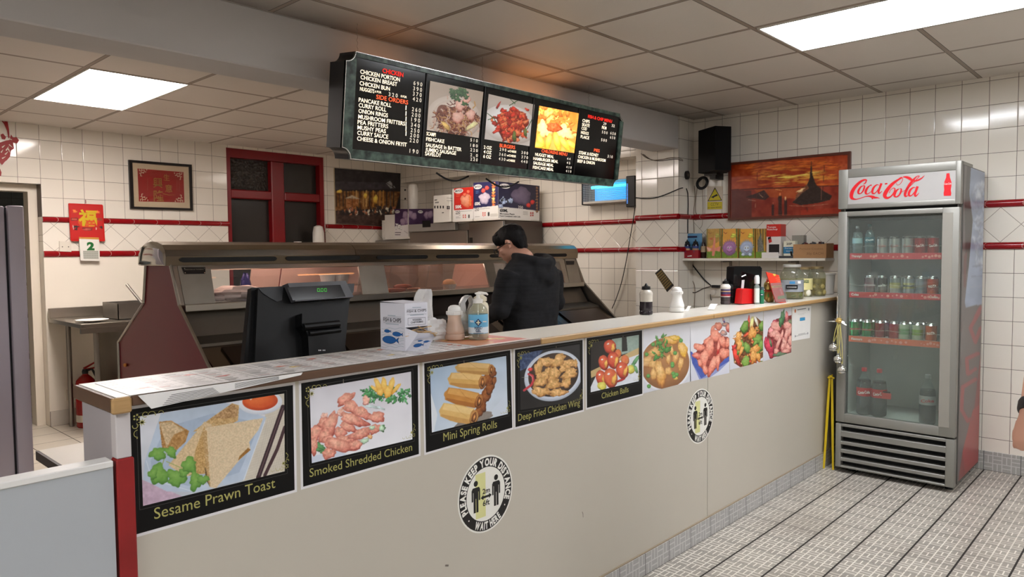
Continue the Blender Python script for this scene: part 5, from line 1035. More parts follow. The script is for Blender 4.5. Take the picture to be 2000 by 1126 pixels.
for (cx, cy), sx, sy in (((285, 275), 1, 1), ((1115, 340), -1, 1), ((305, 865), 1, -1), ((1130, 885), -1, -1)):
    for pts in ([(25, 0), (25, 35), (60, 35), (60, 70), (95, 70)], [(60, 0), (60, 25), (120, 25), (120, 55), (150, 55)], [(25, 80), (50, 80), (50, 130), (75, 130)], [(100, 85), (100, 55)], [(160, 0), (160, 28)]):
        b.stroke(pW2, px4(pW2, CK, [(cx+sx*x, cy+sy*y) for x, y in pts]), .0075, -.011)
b.build('corner_fretwork', parent=g, smooth=False)
b = B(mat((176, 140, 70), .3, .6)); 
for ch, x, y, s_ in (('生', 810, 480, 110), ('意', 850, 690, 130), ('興', 650, 600, 170), ('隆', 670, 850, 190)): u, v = pW2.uv(*CK(x-s_/2, y)); w_ = pW2.uv(*CK(x+s_/2, y))[0]-u; b.text(pW2, ch, u, v, w_*.82, w_, -.0105, .01)
b.stroke(pW2, px4(pW2, CK, [(740, 730), (850, 755), (970, 750)]), [.006, .004, .001], -.0105); b.m(mat((150, 66, 50), .4))
for x in (460, 1000, 1040):
    for i in range(6): u, v = pW2.uv(*CK(x, 470+i*38)); b.rect(pW2, u-.004, u+.004, v-.009, v+.006, -.0105)
b.build('calligraphy', parent=g, smooth=False)
B(glass((250, 250, 250), 0, .0)).prism(pW2, qi, -.006, -.004).build('glass', parent=g, smooth=False)
# red calendar and its block of dates
CL = crop(130, 380, 220, 520, 724); pW3 = Plane((0, YK-.034, 0), (1, 0, 0), (0, 0, 1)); g = thing('wall_calendar', 'red Chinese calendar with gold character and a date pad showing 2', 'calendar', (2.15, YK-.01, 1.6))
b = B(mat((186, 24, 18), .35)); q = px4(pW3, CL, [(30, 140), (40, 133), (558, 155), (572, 170), (605, 722), (590, 732), (85, 728), (65, 712)]); b.prism(pW3, q, -.008, 0); b.build('backing_card', parent=g, smooth=False)
def f_cal(P):
    P.im[:] = (188, 24, 18); P.blob(340, 420, 160, 105, 0, (214, 110, 34), (206, 80, 26), (190, 30, 18), 0, 3, edge=.5, k=.9)
    for x, y in ((130, 262), (490, 275)): P.blob(x, y, 36, 28, 0, (206, 96, 36), jag=.3, tex=16)
    P.line([(75, 385), (165, 385)], 44, (120, 30, 26)); P.line([(88, 385), (155, 385)], 20, (196, 90, 66)); P.line([(500, 385), (570, 388)], 40, (150, 60, 40))
    for x, y in ((125, 505), (165, 500), (150, 540), (545, 510)): P.blob(x, y, 24, 16, 0, (30, 20, 22), jag=.4)
    P.line([(100, 480), (108, 540)], 12, (210, 200, 190)); P.line([(465, 520), (465, 545)], 16, (220, 200, 190)); P.line([(495, 520), (540, 545)], 16, (170, 60, 40)); P.line([(250, 522), (410, 522)], 12, (90, 20, 24)); P.blob(330, 545, 80, 20, 0, (150, 60, 50), tex=10)
art(pW3, [(50, 160), (545, 175), (580, 700), (85, 695)], f_cal, 'printed_picture', g, (100, 110), CL)
b = B(mat((206, 176, 40), .35)); u, v = pW3.uv(*CL(190, 462)); w_ = pW3.uv(*CL(480, 462))[0]-u; b.text(pW3, '福', u, v, w_*.70, w_, .0018, .03); b.build('gold_character', parent=g, smooth=False)
b = B(mat((222, 218, 210), .6)); b.prism(pW3, px4(pW3, CL, [(190, 690), (505, 705), (515, 1040), (215, 1035)]), .001, .014); b.m(mat((196, 140, 60), .5)).prism(pW3, px4(pW3, CL, [(190, 665), (500, 672), (502, 705), (192, 692)]), .001, .015)
b.m(mat((170, 170, 160), .6)).flat(pW3, px4(pW3, CL, [(250, 880), (492, 880), (496, 1010), (258, 1010)]), .0143)
b.m(mat((20, 100, 44), .5)); u, v = pW3.uv(*CL(312, 865)); w_ = pW3.uv(*CL(432, 865))[0]-u; b.text(pW3, '2', u, v, pW3.uv(*CL(312, 752))[1]-v, w_, .0145, .06)
b.m(mat((80, 90, 80), .6))
for x in range(262, 490, 26):
    for y in (895, 925, 955, 985): u, v = pW3.uv(*CL(x, y)); b.rect(pW3, u, u+.006, v, v+.003, .0146)
b.build('date_pad', parent=g, smooth=False); o = B(mat((120, 20, 20), .4)).tube([pW3.P(*pW3.uv(*CL(292, 80)), .01), pW3.P(*pW3.uv(*CL(300, 140)), .004)], .003, 6).build('hook', parent=g)
# papercut at the far left
CP = crop(0, 200, 120, 420, 614); g = thing('red_papercut', 'red lucky papercut of a fish tail at the top left of the back wall', 'decoration', (1.5, YK-.005, 2.2)); p = Plane((0, YK-.006, 0), (1, 0, 0), (0, 0, 1)); b = B(mat((150, 18, 16), .5))
for k_, pts in enumerate(([(-60, 170), (0, 165), (40, 215), (70, 280), (85, 360), (95, 350), (90, 270), (72, 170), (50, 155), (30, 165), (45, 200), (0, 150), (-60, 150)], [(-80, 420), (0, 400), (60, 380), (95, 375), (110, 320), (130, 350), (165, 345), (190, 378), (170, 410), (130, 400), (140, 460), (110, 480), (100, 540), (70, 575), (50, 590), (20, 625), (0, 600), (-80, 620)], [(5, 320), (30, 310), (60, 345), (50, 370), (20, 365)], [(-40, 650), (0, 660), (15, 700), (10, 735), (-40, 740)])): b.prism(p, px4(p, CP, pts), 0, .0015+.0002*k_)
b.m(TW and mat((222, 206, 188), .5))
for a_, c_ in (((20, 450), (50, 425)), ((60, 480), (85, 440)), ((10, 500), (30, 470)), ((50, 520), (80, 490)), ((90, 420), (125, 450)), ((20, 560), (55, 540)), ((80, 460), (100, 500)), ((100, 365), (120, 375))): b.stroke(p, px4(p, CP, [a_, c_]), [.010, .002], .0025)
o = b.build('cut_paper', parent=g, smooth=False)
# sockets, extinguisher, prep table
def socket(name, label, pl, C, pts):
    q = px4(pl, C, pts); c = pl.P(sum(p[0] for p in q)/4, sum(p[1] for p in q)/4); g = thing(name, label, 'socket', c); B(mat((216, 208, 194), .4)).prism(pl, q, -.02, 0).build('plate', parent=g); return g
CQ = crop(0, 340, 330, 860, 715); pS = Plane((0, YK-.02, 0), (1, 0, 0), (0, 0, 1))
g = socket('wall_switch', 'blank white switch plate between the two red rails left of the calendar pad', pS, CQ, [(252, 283), (302, 285), (302, 328), (252, 326)]); b = B(mat((90, 84, 78), .5))
for x in (264, 290): u, v = pS.uv(*CQ(x, 307)); b.disc(pS, u, v, .005, .0008, 8)
b.build('screws', parent=g, smooth=False) if False else b.build('screw_heads', parent=g, smooth=False)
socket('wall_socket', 'white double socket low on the wall beside the fire extinguisher', pS, CQ, [(282, 912), (330, 908), (330, 950), (284, 956)])
c = Vector((2.20, 6.95, 0)); g = thing('fire_extinguisher', 'red fire extinguisher standing on the floor beyond the counter end', 'fire extinguisher', c); k_ = Vector((at(170, 828, 1, 6.9).x, 6.9, 0)); g.location = k_; WM[g] = Matrix.Translation(k_)
b = B(mat((150, 14, 16), .2)); b.lathe(k_, [(.07, 0), (.078, .01), (.078, .36), (.07, .40), (.045, .43), (.022, .45), (.022, .46)], 28); b.build('cylinder', parent=g); b = B(mat((216, 206, 190), .5)); b.lathe(k_+Vector((0, 0, .05)), [(.0785, 0), (.0785, .06)], 28, cap0=False, cap1=False); b.build('label_band', parent=g)
b = B(BLACK); b.lathe(k_+Vector((0, 0, .455)), [(.022, 0), (.025, .02), (.018, .04)], 16); b.tube([k_+Vector((0, 0, .48)), k_+Vector((.05, -.02, .49)), k_+Vector((.085, -.03, .40)), k_+Vector((.09, -.03, .15))], .010, 8); b.build('hose', parent=g)
b = B(mat((150, 14, 16), .3)); b.tube([k_+Vector((-.01, 0, .50)), k_+Vector((.05, 0, .53)), k_+Vector((.11, .0, .56))], [.010, .008, .007], 8); b.tube([k_+Vector((-.01, 0, .49)), k_+Vector((.09, 0, .50))], .007, 8); b.build('lever', parent=g)
g = thing('prep_table', 'stainless steel prep table with upstand against the back wall, left of the range', 'table', (2.75, 6.6, 0))
TX0 = at(158, 640, 1, 6.25).x; b = B(STEEL); b.box(TX0, 3.3, 6.25, 7.08, .90, .935, .003, 1).box(TX0, 3.3, 7.06, 7.1, .935, 1.02, .003, 1); b.box(TX0, 3.3, 6.25, 6.28, .86, .90); b.build('tabletop', parent=g)
for x, y in ((TX0+.12, 6.3), (TX0+.12, 7.0), (3.2, 6.3), (3.2, 7.0)): B(STEEL2).tube([(x, y, 0), (x, y, .90)], .02, 12).build('leg', parent=g)
B(STEEL2).box(TX0+.35, TX0+.36, 6.3, 7.0, .2, .88).build('side_panel', parent=g)
c = Vector((at(240, 620, 1, 6.55).x+.06, 6.6, .937)); g = thing('steel_pan', 'rectangular stainless pan on the prep table with a leaning metal scoop handle', 'pan', c); b = B(STEEL2)
for q_ in ((-.14, .22, -.18, -.174), (-.14, .22, .174, .18), (-.14, -.134, -.18, .18), (.214, .22, -.18, .18)): b.box(c.x+q_[0], c.x+q_[1], c.y+q_[2], c.y+q_[3], .937, 1.07)
b.box(c.x-.14, c.x+.22, c.y-.18, c.y+.18, .937, .942); b.build('pan', parent=g)
b = B(STEEL); b.tube([c+Vector((.16, .0, .05)), c+Vector((.03, .1, .28))], .012, 8); o = tag(centre(b.build('scoop_handle')), 'thin metal handle leaning up out of the pan by the burgundy range end', 'utensil')
g = thing('white_plate', 'flat white plate on the prep table left of the pan', 'plate', (TX0+.14, 6.45, .936)); B(WHITE).lathe((TX0+.14, 6.45, .936), [(.06, 0), (.07, .004), (.12, .014), (.121, .017), (.07, .008)], 28).build('plate', parent=g)
# grey fridge at far left
FY = 4.6; x1 = at(45, 402, 1, FY).x; zt_ = at(40, 402, 1, FY).z; g = thing('grey_fridge', 'tall grey upright fridge cut off by the left edge, in front of the doorway', 'fridge', (x1-.35, FY+.3, 0)); GF = mat((184, 176, 186), .4, .1, .04, 2)
B(mat((110, 106, 110), .5)).box(x1-.72, x1-.012, FY+.055, FY+.62, .06, zt_-.02, .006, 1).build('cabinet', parent=g); gp = at(19, 600, 1, FY).x
B(GF).box(x1-.72, gp-.006, FY, FY+.05, .08, zt_-.004, .008, 2).build('door', parent=g); B(GF).box(gp+.006, x1, FY-.01, FY+.05, .08, zt_, .008, 2).build('door', parent=g); B(mat((40, 38, 42), .5)).box(gp-.006, gp+.006, FY+.02, FY+.05, .08, zt_-.01).build('door_gap', parent=g)
B(BLACK).box(x1-.70, x1-.04, FY+.08, FY+.6, 0, .06).build('plinth', parent=g)
# things seen through the doorway
g = thing('store_shelving', 'dark metal shelving with cans seen through the left doorway', 'shelving', (1.9, 9.4, 0)); MS = mat((120, 118, 114), .4, .8)
for x in (1.42, 2.2):
    for y in (9.2, 9.7): B(MS).box(x, x+.03, y, y+.03, 0, 1.6).build('post', parent=g)
for z in (.35, .8, 1.15, 1.55): B(MS).box(1.42, 2.23, 9.2, 9.73, z, z+.025).build('shelf', parent=g)
for i in range(5):
    g2 = thing('food_tin', ['first', 'second', 'third', 'fourth', 'fifth'][i]+' dark tin along the store shelf behind the doorway', 'tin', (1.52+i*.14, 9.4, .826), group='tins on the store shelf'); B(mat([(60, 60, 70), (120, 60, 40), (40, 50, 44), (150, 130, 60), (70, 40, 44)][i], .3, .5)).lathe((1.52+i*.14, 9.4, .826), [(.055, 0), (.057, .005), (.055, .01), (.055, .15), (.057, .155), (.05, .157)], 18).build('tin', parent=g2)
# ================================================================== ON THE COUNTER
def item(px, py, z=ZT): return at(px, py, 2, z)
CI = crop(720, 550, 1000, 710, 1970); pT = pz_(ZT+.0012)
# menus taped on the worktop
def menu(label, x0, x1, y0, y1, kind, seed):
    g = thing('takeaway_menu', label, 'menu', ((x0+x1)/2, (y0+y1)/2, ZT+.0005), group='printed menus lying on the worktop'); p = Plane((0, 0, ZT+.0008), (1, 0, 0), (0, 1, 0))
    P = Pic.__new__(Pic); nx, ny = int((x1-x0)/.0022), int((y1-y0)/.0022); a = np.linspace(0, 1, nx)[None, :]; b_ = np.linspace(0, 1, ny)[:, None]
    P.pl, P.d, P.nx, P.ny = p, .0006, nx, ny; P.a, P.b = np.broadcast_to(a, (ny, nx)), np.broadcast_to(b_, (ny, nx)); P.U = x0+(x1-x0)*P.a; P.Vv = y1-(y1-y0)*P.b; P.im = np.zeros((ny, nx, 3))+np.array((226, 222, 220)); P.x = P.a*100; P.y = P.b*60
    rr = np.random.default_rng(seed)
    if kind == 'w':
        cols = 4
        for c in range(cols):
            cx = 3+c*97/cols; y = 3
            while y < 57:
                if rr.random() < .16: P.line([(cx, y+.6), (cx+rr.uniform(6, 10), y+.6)], 1.5, (150, 60, 50) if rr.random() < .4 else (70, 66, 64)); y += 2.6; continue
                P.line([(cx, y), (cx+rr.uniform(9, 16), y)], .7, (120, 116, 116), .8); P.line([(cx+18.5, y), (cx+20.5, y)], .7, (110, 106, 106), .8); y += 1.5
            P.line([(cx+97/cols-1.5, 2), (cx+97/cols-1.5, 58)], .5, (110, 108, 108), .7)
        for _ in range(3): x, y = rr.uniform(15, 90), rr.uniform(8, 50); P.blob(x, y, 5, 2.2, 0, [(186, 90, 60), (190, 160, 70), (176, 70, 60)][rr.integers(3)], jag=.3); 
    else:
        P.im[:] = (196, 88, 66); P.tex(6, 10); P.poly([(0, 0), (60, 0), (40, 60), (0, 60)], (216, 150, 110), 12, 6)
        for i in range(7): P.line([(10+i*12, 5+i*6), (50+i*6, 10+i*5)], 4, [(226, 190, 70), (190, 206, 120), (200, 50, 40), (236, 226, 200)][i % 4])
        P.line([(0, 57), (100, 57)], 4, (226, 222, 216)); P.line([(97, 0), (97, 60)], 3, (226, 222, 216)); P.line([(40, 50), (95, 46)], 5, (196, 40, 44))
    P.build('printed_side', g, rough=.35)
    B(PAPER).box(x0, x1, y0, y1, ZT+.0003, ZT+.0010).build('sheet', parent=g, smooth=False)
menu('white printed menu sheet at the left end of the worktop', .60, .915, 1.748, 1.985, 'w', 1)
menu('second white menu sheet along the worktop, in front of the till', .918, 1.225, 1.748, 1.985, 'w', 2)
menu('third white menu sheet along the worktop, left of the fork box', 1.228, 1.53, 1.748, 1.985, 'w', 3)
menu('white menu sheet in front of the fork box and shaker', 1.533, 1.71, 1.748, 1.985, 'w', 4)
menu('red and yellow leaflet under the brown shaker and hand gel', 1.712, 1.985, 1.748, 1.985, 'r', 5)
g = thing('folded_menu', 'menu sheet folded down over the front edge at the left end of the counter', 'menu', (.9, 1.735, 1.12)); p = py_(1.7345); b = B(mat((228, 226, 224), .5))
q = [(.612, 1.1425), (1.03, 1.1425), (1.025, 1.136), (.64, 1.108)]; b.prism(p, q, -.0005, .0008); b.m(mat((90, 88, 88), .6))
for i in range(6): b.stroke(p, [(.665+i*.004, 1.1125+i*.0042), (.80-i*.003, 1.1215+i*.0028)], .0012, .0012)
for i in range(5): b.stroke(p, [(.84, 1.127+i*.0028), (.96, 1.1335+i*.0018)], .0009, .0012)
b.build('sheet', parent=g, smooth=False)
# fork dispenser box
L_, M_, R_ = Vector(item(744, 681.5)), Vector(item(791.8, 686.4)), Vector(item(836, 681)); bz = zat(M_, 592.6)-ZT; K_ = L_+R_-M_; up = Vector((0, 0, 1))
g = thing('fork_box', 'white card box with blue fish holding wooden chip forks', 'box', (L_+R_)/2); CW = mat((216, 216, 226), .5)
Z = lambda p, h: p+up*h
b = B(CW); hz = bz*.50
b.face([Z(L_, 0), Z(M_, 0), Z(M_, bz), Z(L_, bz)]); b.face([Z(M_, hz), Z(R_, hz), Z(R_, bz), Z(M_, bz)]); b.face([Z(R_, 0), Z(K_, 0), Z(K_, bz), Z(R_, bz)]); b.face([Z(K_, 0), Z(L_, 0), Z(L_, bz), Z(K_, bz)]); b.face([L_, K_, R_, M_]); b.face([Z(M_, bz), Z(R_, bz), Z(K_, bz+.004), Z(L_, bz+.004)])
b.bm.verts.ensure_lookup_table(); bmesh.ops.remove_doubles(b.bm, verts=b.bm.verts, dist=.0001); b.build('carton', parent=g, smooth=False)
n_ = (M_-K_).normalized(); out = Vector((R_-M_)).cross(up).normalized(); T0, T1 = M_+out*.034+(R_-M_)*.30, R_+out*.034+(R_-M_)*.12
b = B(CW); b.face([M_, R_, Z(T1, hz*.72), Z(T0, hz*.78)]); b.face([M_, Z(T0, hz*.78), Z(M_, hz)]); b.face([R_, Z(R_, hz*.8), Z(T1, hz*.72)]); b.face([Z(M_, hz*.3), Z(R_, hz*.3), Z(T1, hz*.55), Z(T0, hz*.55)]); b.build('tray_flap', parent=g, smooth=False)
pl1 = Plane(L_-up*0, M_-L_, up); pl2 = Plane(M_, R_-M_, up); BL = mat((24, 92, 160), .5); INK = mat((50, 50, 58), .5); GY = mat((150, 166, 180), .5)
def fish(b, pl, C, x, y, rx, ry, k=1):
    u, v = pl.uv(*C(x, y)); a = abs(pl.uv(*C(x+rx, y))[0]-u); c = abs(pl.uv(*C(x, y-ry))[1]-v); b.m(INK); b.disc(pl, u, v, a*1.06, .0005, 24, c*1.08); b.flat(pl, [(u+a*.85, v), (u+a*1.5, v+c*.9), (u+a*1.35, v), (u+a*1.5, v-c*.9)], .0005); b.m(BL); b.disc(pl, u, v, a, .0008, 24, c); b.flat(pl, [(u+a*.9, v), (u+a*1.42, v+c*.75), (u+a*1.3, v), (u+a*1.42, v-c*.75)], .0008)
b = MB()
for pl, ys, xs_ in ((pl1, (640, 680, 720, 770, 800, 850, 880), (180, 485)), ):
    for i, y in enumerate(ys): b.m(GY); b.stroke(pl, [pl.uv(*CI(xs_[0]+(xs_[1]-xs_[0])*t_/12, y+i*2+9*math.sin(t_*1.1+i))) for t_ in range(13)], .0011, .0003)
fish(b, pl1, CI, 255, 675, 38, 22); fish(b, pl1, CI, 388, 718, 58, 30); fish(b, pl1, CI, 285, 795, 90, 50)
b.m(INK); b.textpx(pl1, CI, 'FISH & CHIPS', 203, 540, 448, 52, .0005, .015); b.textpx(pl2, CI, 'FISH & CHIPS', 525, 425, 792, 34, .0005, .01); b.textpx(pl2, CI, 'WOODEN', 600, 537, 725, 24, .0005, .02); b.textpx(pl2, CI, 'CHIP FORKS', 578, 572, 746, 24, .0005, .02)
for pl, a_, c_ in ((pl1, (203, 480), (448, 485)), (pl1, (203, 560), (448, 565)), (pl2, (525, 378), (792, 372)), (pl2, (525, 450), (792, 440))): b.stroke(pl, [pl.uv(*CI(*a_)), pl.uv(*CI(*c_))], .0006, .0005)
for pl, a_, c_ in ((pl1, (262, 460), (370, 466)), (pl1, (235, 574), (415, 588)), (pl2, (600, 352), (718, 350)), (pl2, (568, 460), (756, 448))): b.m(GY); b.stroke(pl, [pl.uv(*CI(*a_)), pl.uv(*CI(*c_))], .0022, .0005)
b.m(INK); fr4 = [pl2.uv(*CI(*p_)) for p_ in ((540, 500), (780, 488), (780, 582), (540, 594))]
for i in range(4): b.stroke(pl2, [fr4[i], fr4[(i+1) % 4]], .001, .0005)
pl3 = Plane(M_, R_-M_, (Z(T0, hz*.78)-M_)); pl3 = Plane(M_, R_-M_, (up*hz*.75+out*.034).normalized())
fish(b, pl3, CI, 675, 870, 55, 24); fish(b, pl3, CI, 705, 808, 28, 11); fish(b, pl3, CI, 790, 818, 38, 15)
b.m(GY)
for i, y in enumerate((835, 850, 880)): b.stroke(pl3, [pl3.uv(*CI(610+24*t_, y-i*3+4*math.sin(t_))) for t_ in range(9)], .0009, .0003)
b.build('printing', parent=g, smooth=False)
WOODF = mat((206, 172, 126), .6, 0, .1, 20)
for i in range(7):
    c = M_+(R_-M_)*(.25+.085*i)+out*(.012+.004*(i % 3))+up*(hz*.70+.006*(i % 4)); a = Vector(((R_-M_).normalized()*(.75-.05*i)+out*.3+up*(.12-.09*(i % 3)))).normalized(); w = a.cross(up).normalized()*.005
    b = B(WOODF); L2 = .042; s0, s1 = c-a*L2*.6, c+a*L2
    for (p0, p1, w0, w1) in ((s0, s0+a*.05, .7, .8), (s0+a*.05, s1, .8, 1.7)): b.loft([[p0+w*w0, p0-w*w0, p0-w*w0-up*.0015, p0+w*w0-up*.0015], [p1+w*w1, p1-w*w1, p1-w*w1-up*.0015, p1+w*w1-up*.0015]])
    if i == 6: b.bm.transform(Matrix.Translation(c) @ Matrix.Rotation(R(-50), 4, out) @ Matrix.Translation(-c))
    o = centre(b.build('wooden_fork')); tag(o, ['deepest', 'second', 'third', 'fourth', 'fifth', 'sixth', 'outermost'][i]+' wooden chip fork in the box tray, counting from its left', 'fork', 'wooden chip forks in the fish box')
# brown shaker
def shaker(name, label, c, k, body, cap, h=.155):
    g = thing(name, label, 'shaker', c); pr = [(.030, 0), (.036, .004), (.038, .014), (.036, .026), (.034, .028), (.0365, .034), (.036, .045), (.031, .062), (.026, .085), (.0245, .10), (.026, .112)]
    B(body).lathe(c, [(r*k, z*h/.155) for r, z in pr], 32).build('body', parent=g)
    b = B(cap); pr = [(.029, .112), (.030, .114), (.030, .128), (.0245, .130), (.0245, .136), (.022, .146), (.015, .153), (.006, .155)]; b.lathe(c, [(r*k, z*h/.155) for r, z in pr], 32)
    for i in range(24): a = 2*PI*i/24; b.box(c.x+.0302*k*math.cos(a)-.0008, c.x+.0302*k*math.cos(a)+.0008, c.y+.0302*k*math.sin(a)-.0008, c.y+.0302*k*math.sin(a)+.0008, c.z+.115*h/.155, c.z+.127*h/.155)
    b.build('cap', parent=g); return g
c = item(890, 664); c.y += .005; c.z = ZT+.0014; shaker('spice_shaker', 'brown-filled shaker with a white domed cap in front of the carrier bags', c, .98, mat((212, 182, 160), .35, 0, .03, 10), mat((236, 234, 230), .3), zat(c, 596)-ZT)
c = item(1322, 609); shaker('salt_shaker', 'plain white salt shaker alone between the two sauce bottles', c, 1.05, mat((234, 232, 228), .35), mat((234, 232, 228), .35), zat(c, 560)-ZT)
# hand gel
c = item(942, 664); c.y += .02; c.z = ZT+.0014; hh = zat(c, 571)-ZT; g = thing('hand_gel_bottle', 'clear pump bottle of hand gel with a light blue label', 'bottle', c)
CLR = glass((232, 232, 220), .0, .16); s = hh/.2
B(CLR).lathe(c, [(.034, 0), (.0385, .004), (.0395, .012), (.0395, .115*s), (.036, .130*s), (.026, .143*s), (.016, .150*s), (.015, .156*s)], 32, .8).build('bottle', parent=g)
b = B(mat((110, 184, 222), .35)); b.lathe(c, [(.0400, .028*s), (.0400, .108*s)], 40, .805, cap0=False, cap1=False); b.m(mat((216, 232, 240), .4)); b.lathe(c, [(.0402, .030*s), (.0402, .055*s)], 40, .806, cap0=False, cap1=False)
vd = Vector((c.x, c.y, 0)).normalized(); pg = Plane(c-vd*.0408, (vd.y, -vd.x, 0), (0, 0, 1)); b.m(mat((20, 60, 110), .4)); k_ = .076*s; b.flat(pg, [(0, k_+.014), (.013, k_), (0, k_-.014), (-.013, k_)], .0); b.m(mat((240, 236, 200), .4)); b.rect(pg, -.002, .002, k_-.008, k_+.008, .0004).rect(pg, -.007, .007, k_-.002, k_+.002, .0004)
b.m(mat((20, 50, 90), .4)); b.text(pg, 'HAND', 0, .049*s, .009, .028, .0006, .03, align='c'); b.text(pg, 'GEL', 0, .037*s, .009, .019, .0006, .03, align='c'); b.m(PAPER); b.text(pg, '70%', -.023, .077*s, .007, .015, -.001, .03, align='c'); b.rect(pg, .016, .030, .077*s, .082*s, -.002); b.m(INK); b.rect(pg, -.018, .018, .031*s, .033*s, .0005); b.build('label', parent=g, smooth=False)
b = B(WHITE); b.lathe(c, [(.0175, .154*s), (.018, .156*s), (.018, .170*s), (.012, .173*s), (.0075, .176*s), (.0065, .190*s), (.012, .192*s), (.012, .197*s), (.004, .2*s)], 20); b.tube([c+up*.195*s, c+up*.196*s+vd.cross(up)*.012, c+up*.194*s+vd.cross(up)*.030, c+up*.188*s+vd.cross(up)*.036], [.007, .006, .0045, .003], 8); b.build('pump', parent=g)
B(WHITE).tube([c+up*.15*s, c+up*.01*s], .002, 6).build('dip_tube', parent=g)
c2 = c+vd*.078+Vector((vd.y, -vd.x, 0))*.008; c2.z = ZT; c2.y = min(c2.y, 1.96)
g = thing('cream_bottle', 'pale translucent bottle standing close behind the hand gel', 'bottle', c2); B(mat((222, 214, 190), .3)).lathe(c2, [(.03, 0), (.034, .006), (.034, .115), (.030, .128), (.02, .135), (.027, .137), (.027, .150), (.012, .160)], 28, .85).build('bottle', parent=g)
# carrier bags
BAG = mat((226, 224, 222), .35, 0, .05, 20, .15, 60, trans=.15)
def bag(label, cx, cy, hpts, seed, body):
    g = thing('carrier_bag', label, 'carrier bag', (cx, cy, ZT), group='white carrier bags on the counter'); p = py_(cy)
    b = B(BAG); b.ball((cx+.01, cy, ZT+body[2]*.98), body, 26, 16, jag=.45, seed=seed); b.build('bag', parent=g, ang=14)
    for k_, pts in enumerate(hpts):
        q = [p.uv(*CI(*r)) for r in pts]; n = len(q)//2; b = B(BAG); rings = []
        for i in range(n):
            a, c = Vector(p.P(*q[i])), Vector(p.P(*q[len(q)-1-i])); m = []
            for t_ in np.linspace(0, 1, 7): m.append(a.lerp(c, t_)+Vector((0, -.010*math.sin(t_*9+i*.7+seed), 0)))
            for t_ in np.linspace(1, 0, 7): m.append(a.lerp(c, t_)+Vector((0, .006-.010*math.sin(t_*9+i*.7+seed), 0)))
            rings.append(m)
        b.loft(rings); b.build('handle', parent=g, ang=30)
bag('white carrier bag with one handle standing up behind the fork box', 1.67, 1.98, [[(720, 100), (690, 150), (655, 230), (640, 330), (650, 480), (700, 700), (900, 700), (890, 500), (860, 330), (850, 240), (852, 160), (850, 100)]], 4, (.085, .026, .045))
bag('white carrier bag with a looped handle between the shaker and the hand gel', 1.83, 1.985, [[(1350, 180), (1300, 210), (1265, 290), (1270, 420), (1290, 600), (1360, 600), (1345, 420), (1340, 300), (1360, 240), (1380, 200)], [(1350, 180), (1385, 215), (1410, 290), (1385, 380), (1375, 600), (1470, 600), (1450, 420), (1455, 340), (1430, 240), (1400, 190)]], 8, (.055, .022, .045))
# sauce bottles
def sauce(label, c, top, r, liquid, lab=None, name='vinegar_bottle'):
    g = thing(name, label, 'bottle', c); h = zat(c, top)-ZT; z1 = h*.80
    prof = lambda f: [(r*.9*f, .001), (r*f, h*.03), (r*f, h*.10), (r*.94*f, h*.13), (r*f, h*.16), (r*f, h*.26), (r*.96*f, h*.30), (r*.96*f, h*.62), (r*f, h*.65), (r*f, h*.70), (r*.8*f, h*.76), (r*.6*f, z1)]
    b = B(liquid[0]); b.lathe(c, [q for q in prof(1) if q[1] <= h*liquid[2]]+[(r*.96, h*liquid[2])], 28); b.m(liquid[1]); b.lathe(c, [(r*.96, h*liquid[2])]+[q for q in prof(1) if q[1] > h*liquid[2]], 28); b.build('bottle', parent=g)
    B(BLACK).lathe(c, [(r*.62, z1), (r*.66, z1+.002), (r*.64, h*.90), (r*.3, h*.92), (r*.14, h*.99), (r*.10, h)], 20).build('cap', parent=g)
    if lab: b = B(lab[0]); b.lathe(c, [(r*.975, h*.33), (r*.975, h*.60)], 28, cap0=False, cap1=False); b.m(lab[1]); b.lathe(c, [(r*.98, h*.33), (r*.98, h*.40)], 28, cap0=False, cap1=False); b.m(mat((206, 170, 110), .4)); b.lathe(c, [(r*.98, h*.50), (r*.98, h*.53)], 28, cap0=False, cap1=False); b.build('label', parent=g)
c = item(1262, 614); sauce('dark vinegar bottle with black nozzle, half full, left of the white salt shaker', c, 553, .033, (mat((48, 42, 46), .1, 0, .1, 10), mat((206, 198, 186), .25), .42))
c = item(1417, 594); sauce('vinegar bottle with a purple and red label in front of the black dispenser', c, 544, .029, (mat((70, 62, 62), .15), mat((214, 208, 200), .3), .30), (mat((70, 58, 96), .4, 0, .5, 60), mat((150, 44, 56), .4)))
# curled till paper
c = item(1392, 605); g = thing('till_receipt', 'curled white slip of paper lying left of the labelled vinegar bottle', 'paper', c); b = B(PAPER); rg = []
for t_ in np.linspace(0, 1, 12): a = R(200*t_); x = .045*t_-.02; z = .004+.022*math.sin(a*.55)*(1+.3*t_); rg.append([c+Vector((x, -.02, z)), c+Vector((x, .02, z)), c+Vector((x, .02, z+.0007)), c+Vector((x, -.02, z+.0007))])
b.loft(rg); b.build('paper', parent=g); c = item(1342, 607); g = thing('paper_scrap', 'small folded scrap of paper right beside the white salt shaker', 'paper', c); b = B(PAPER); b.box(c.x-.01, c.x+.03, c.y-.01, c.y+.01, c.z, c.z+.001, rot=Matrix.Rotation(R(-38), 3, 'Y')); b.bm.transform(Matrix.Translation((0, 0, .0125))); b.build('paper', parent=g)
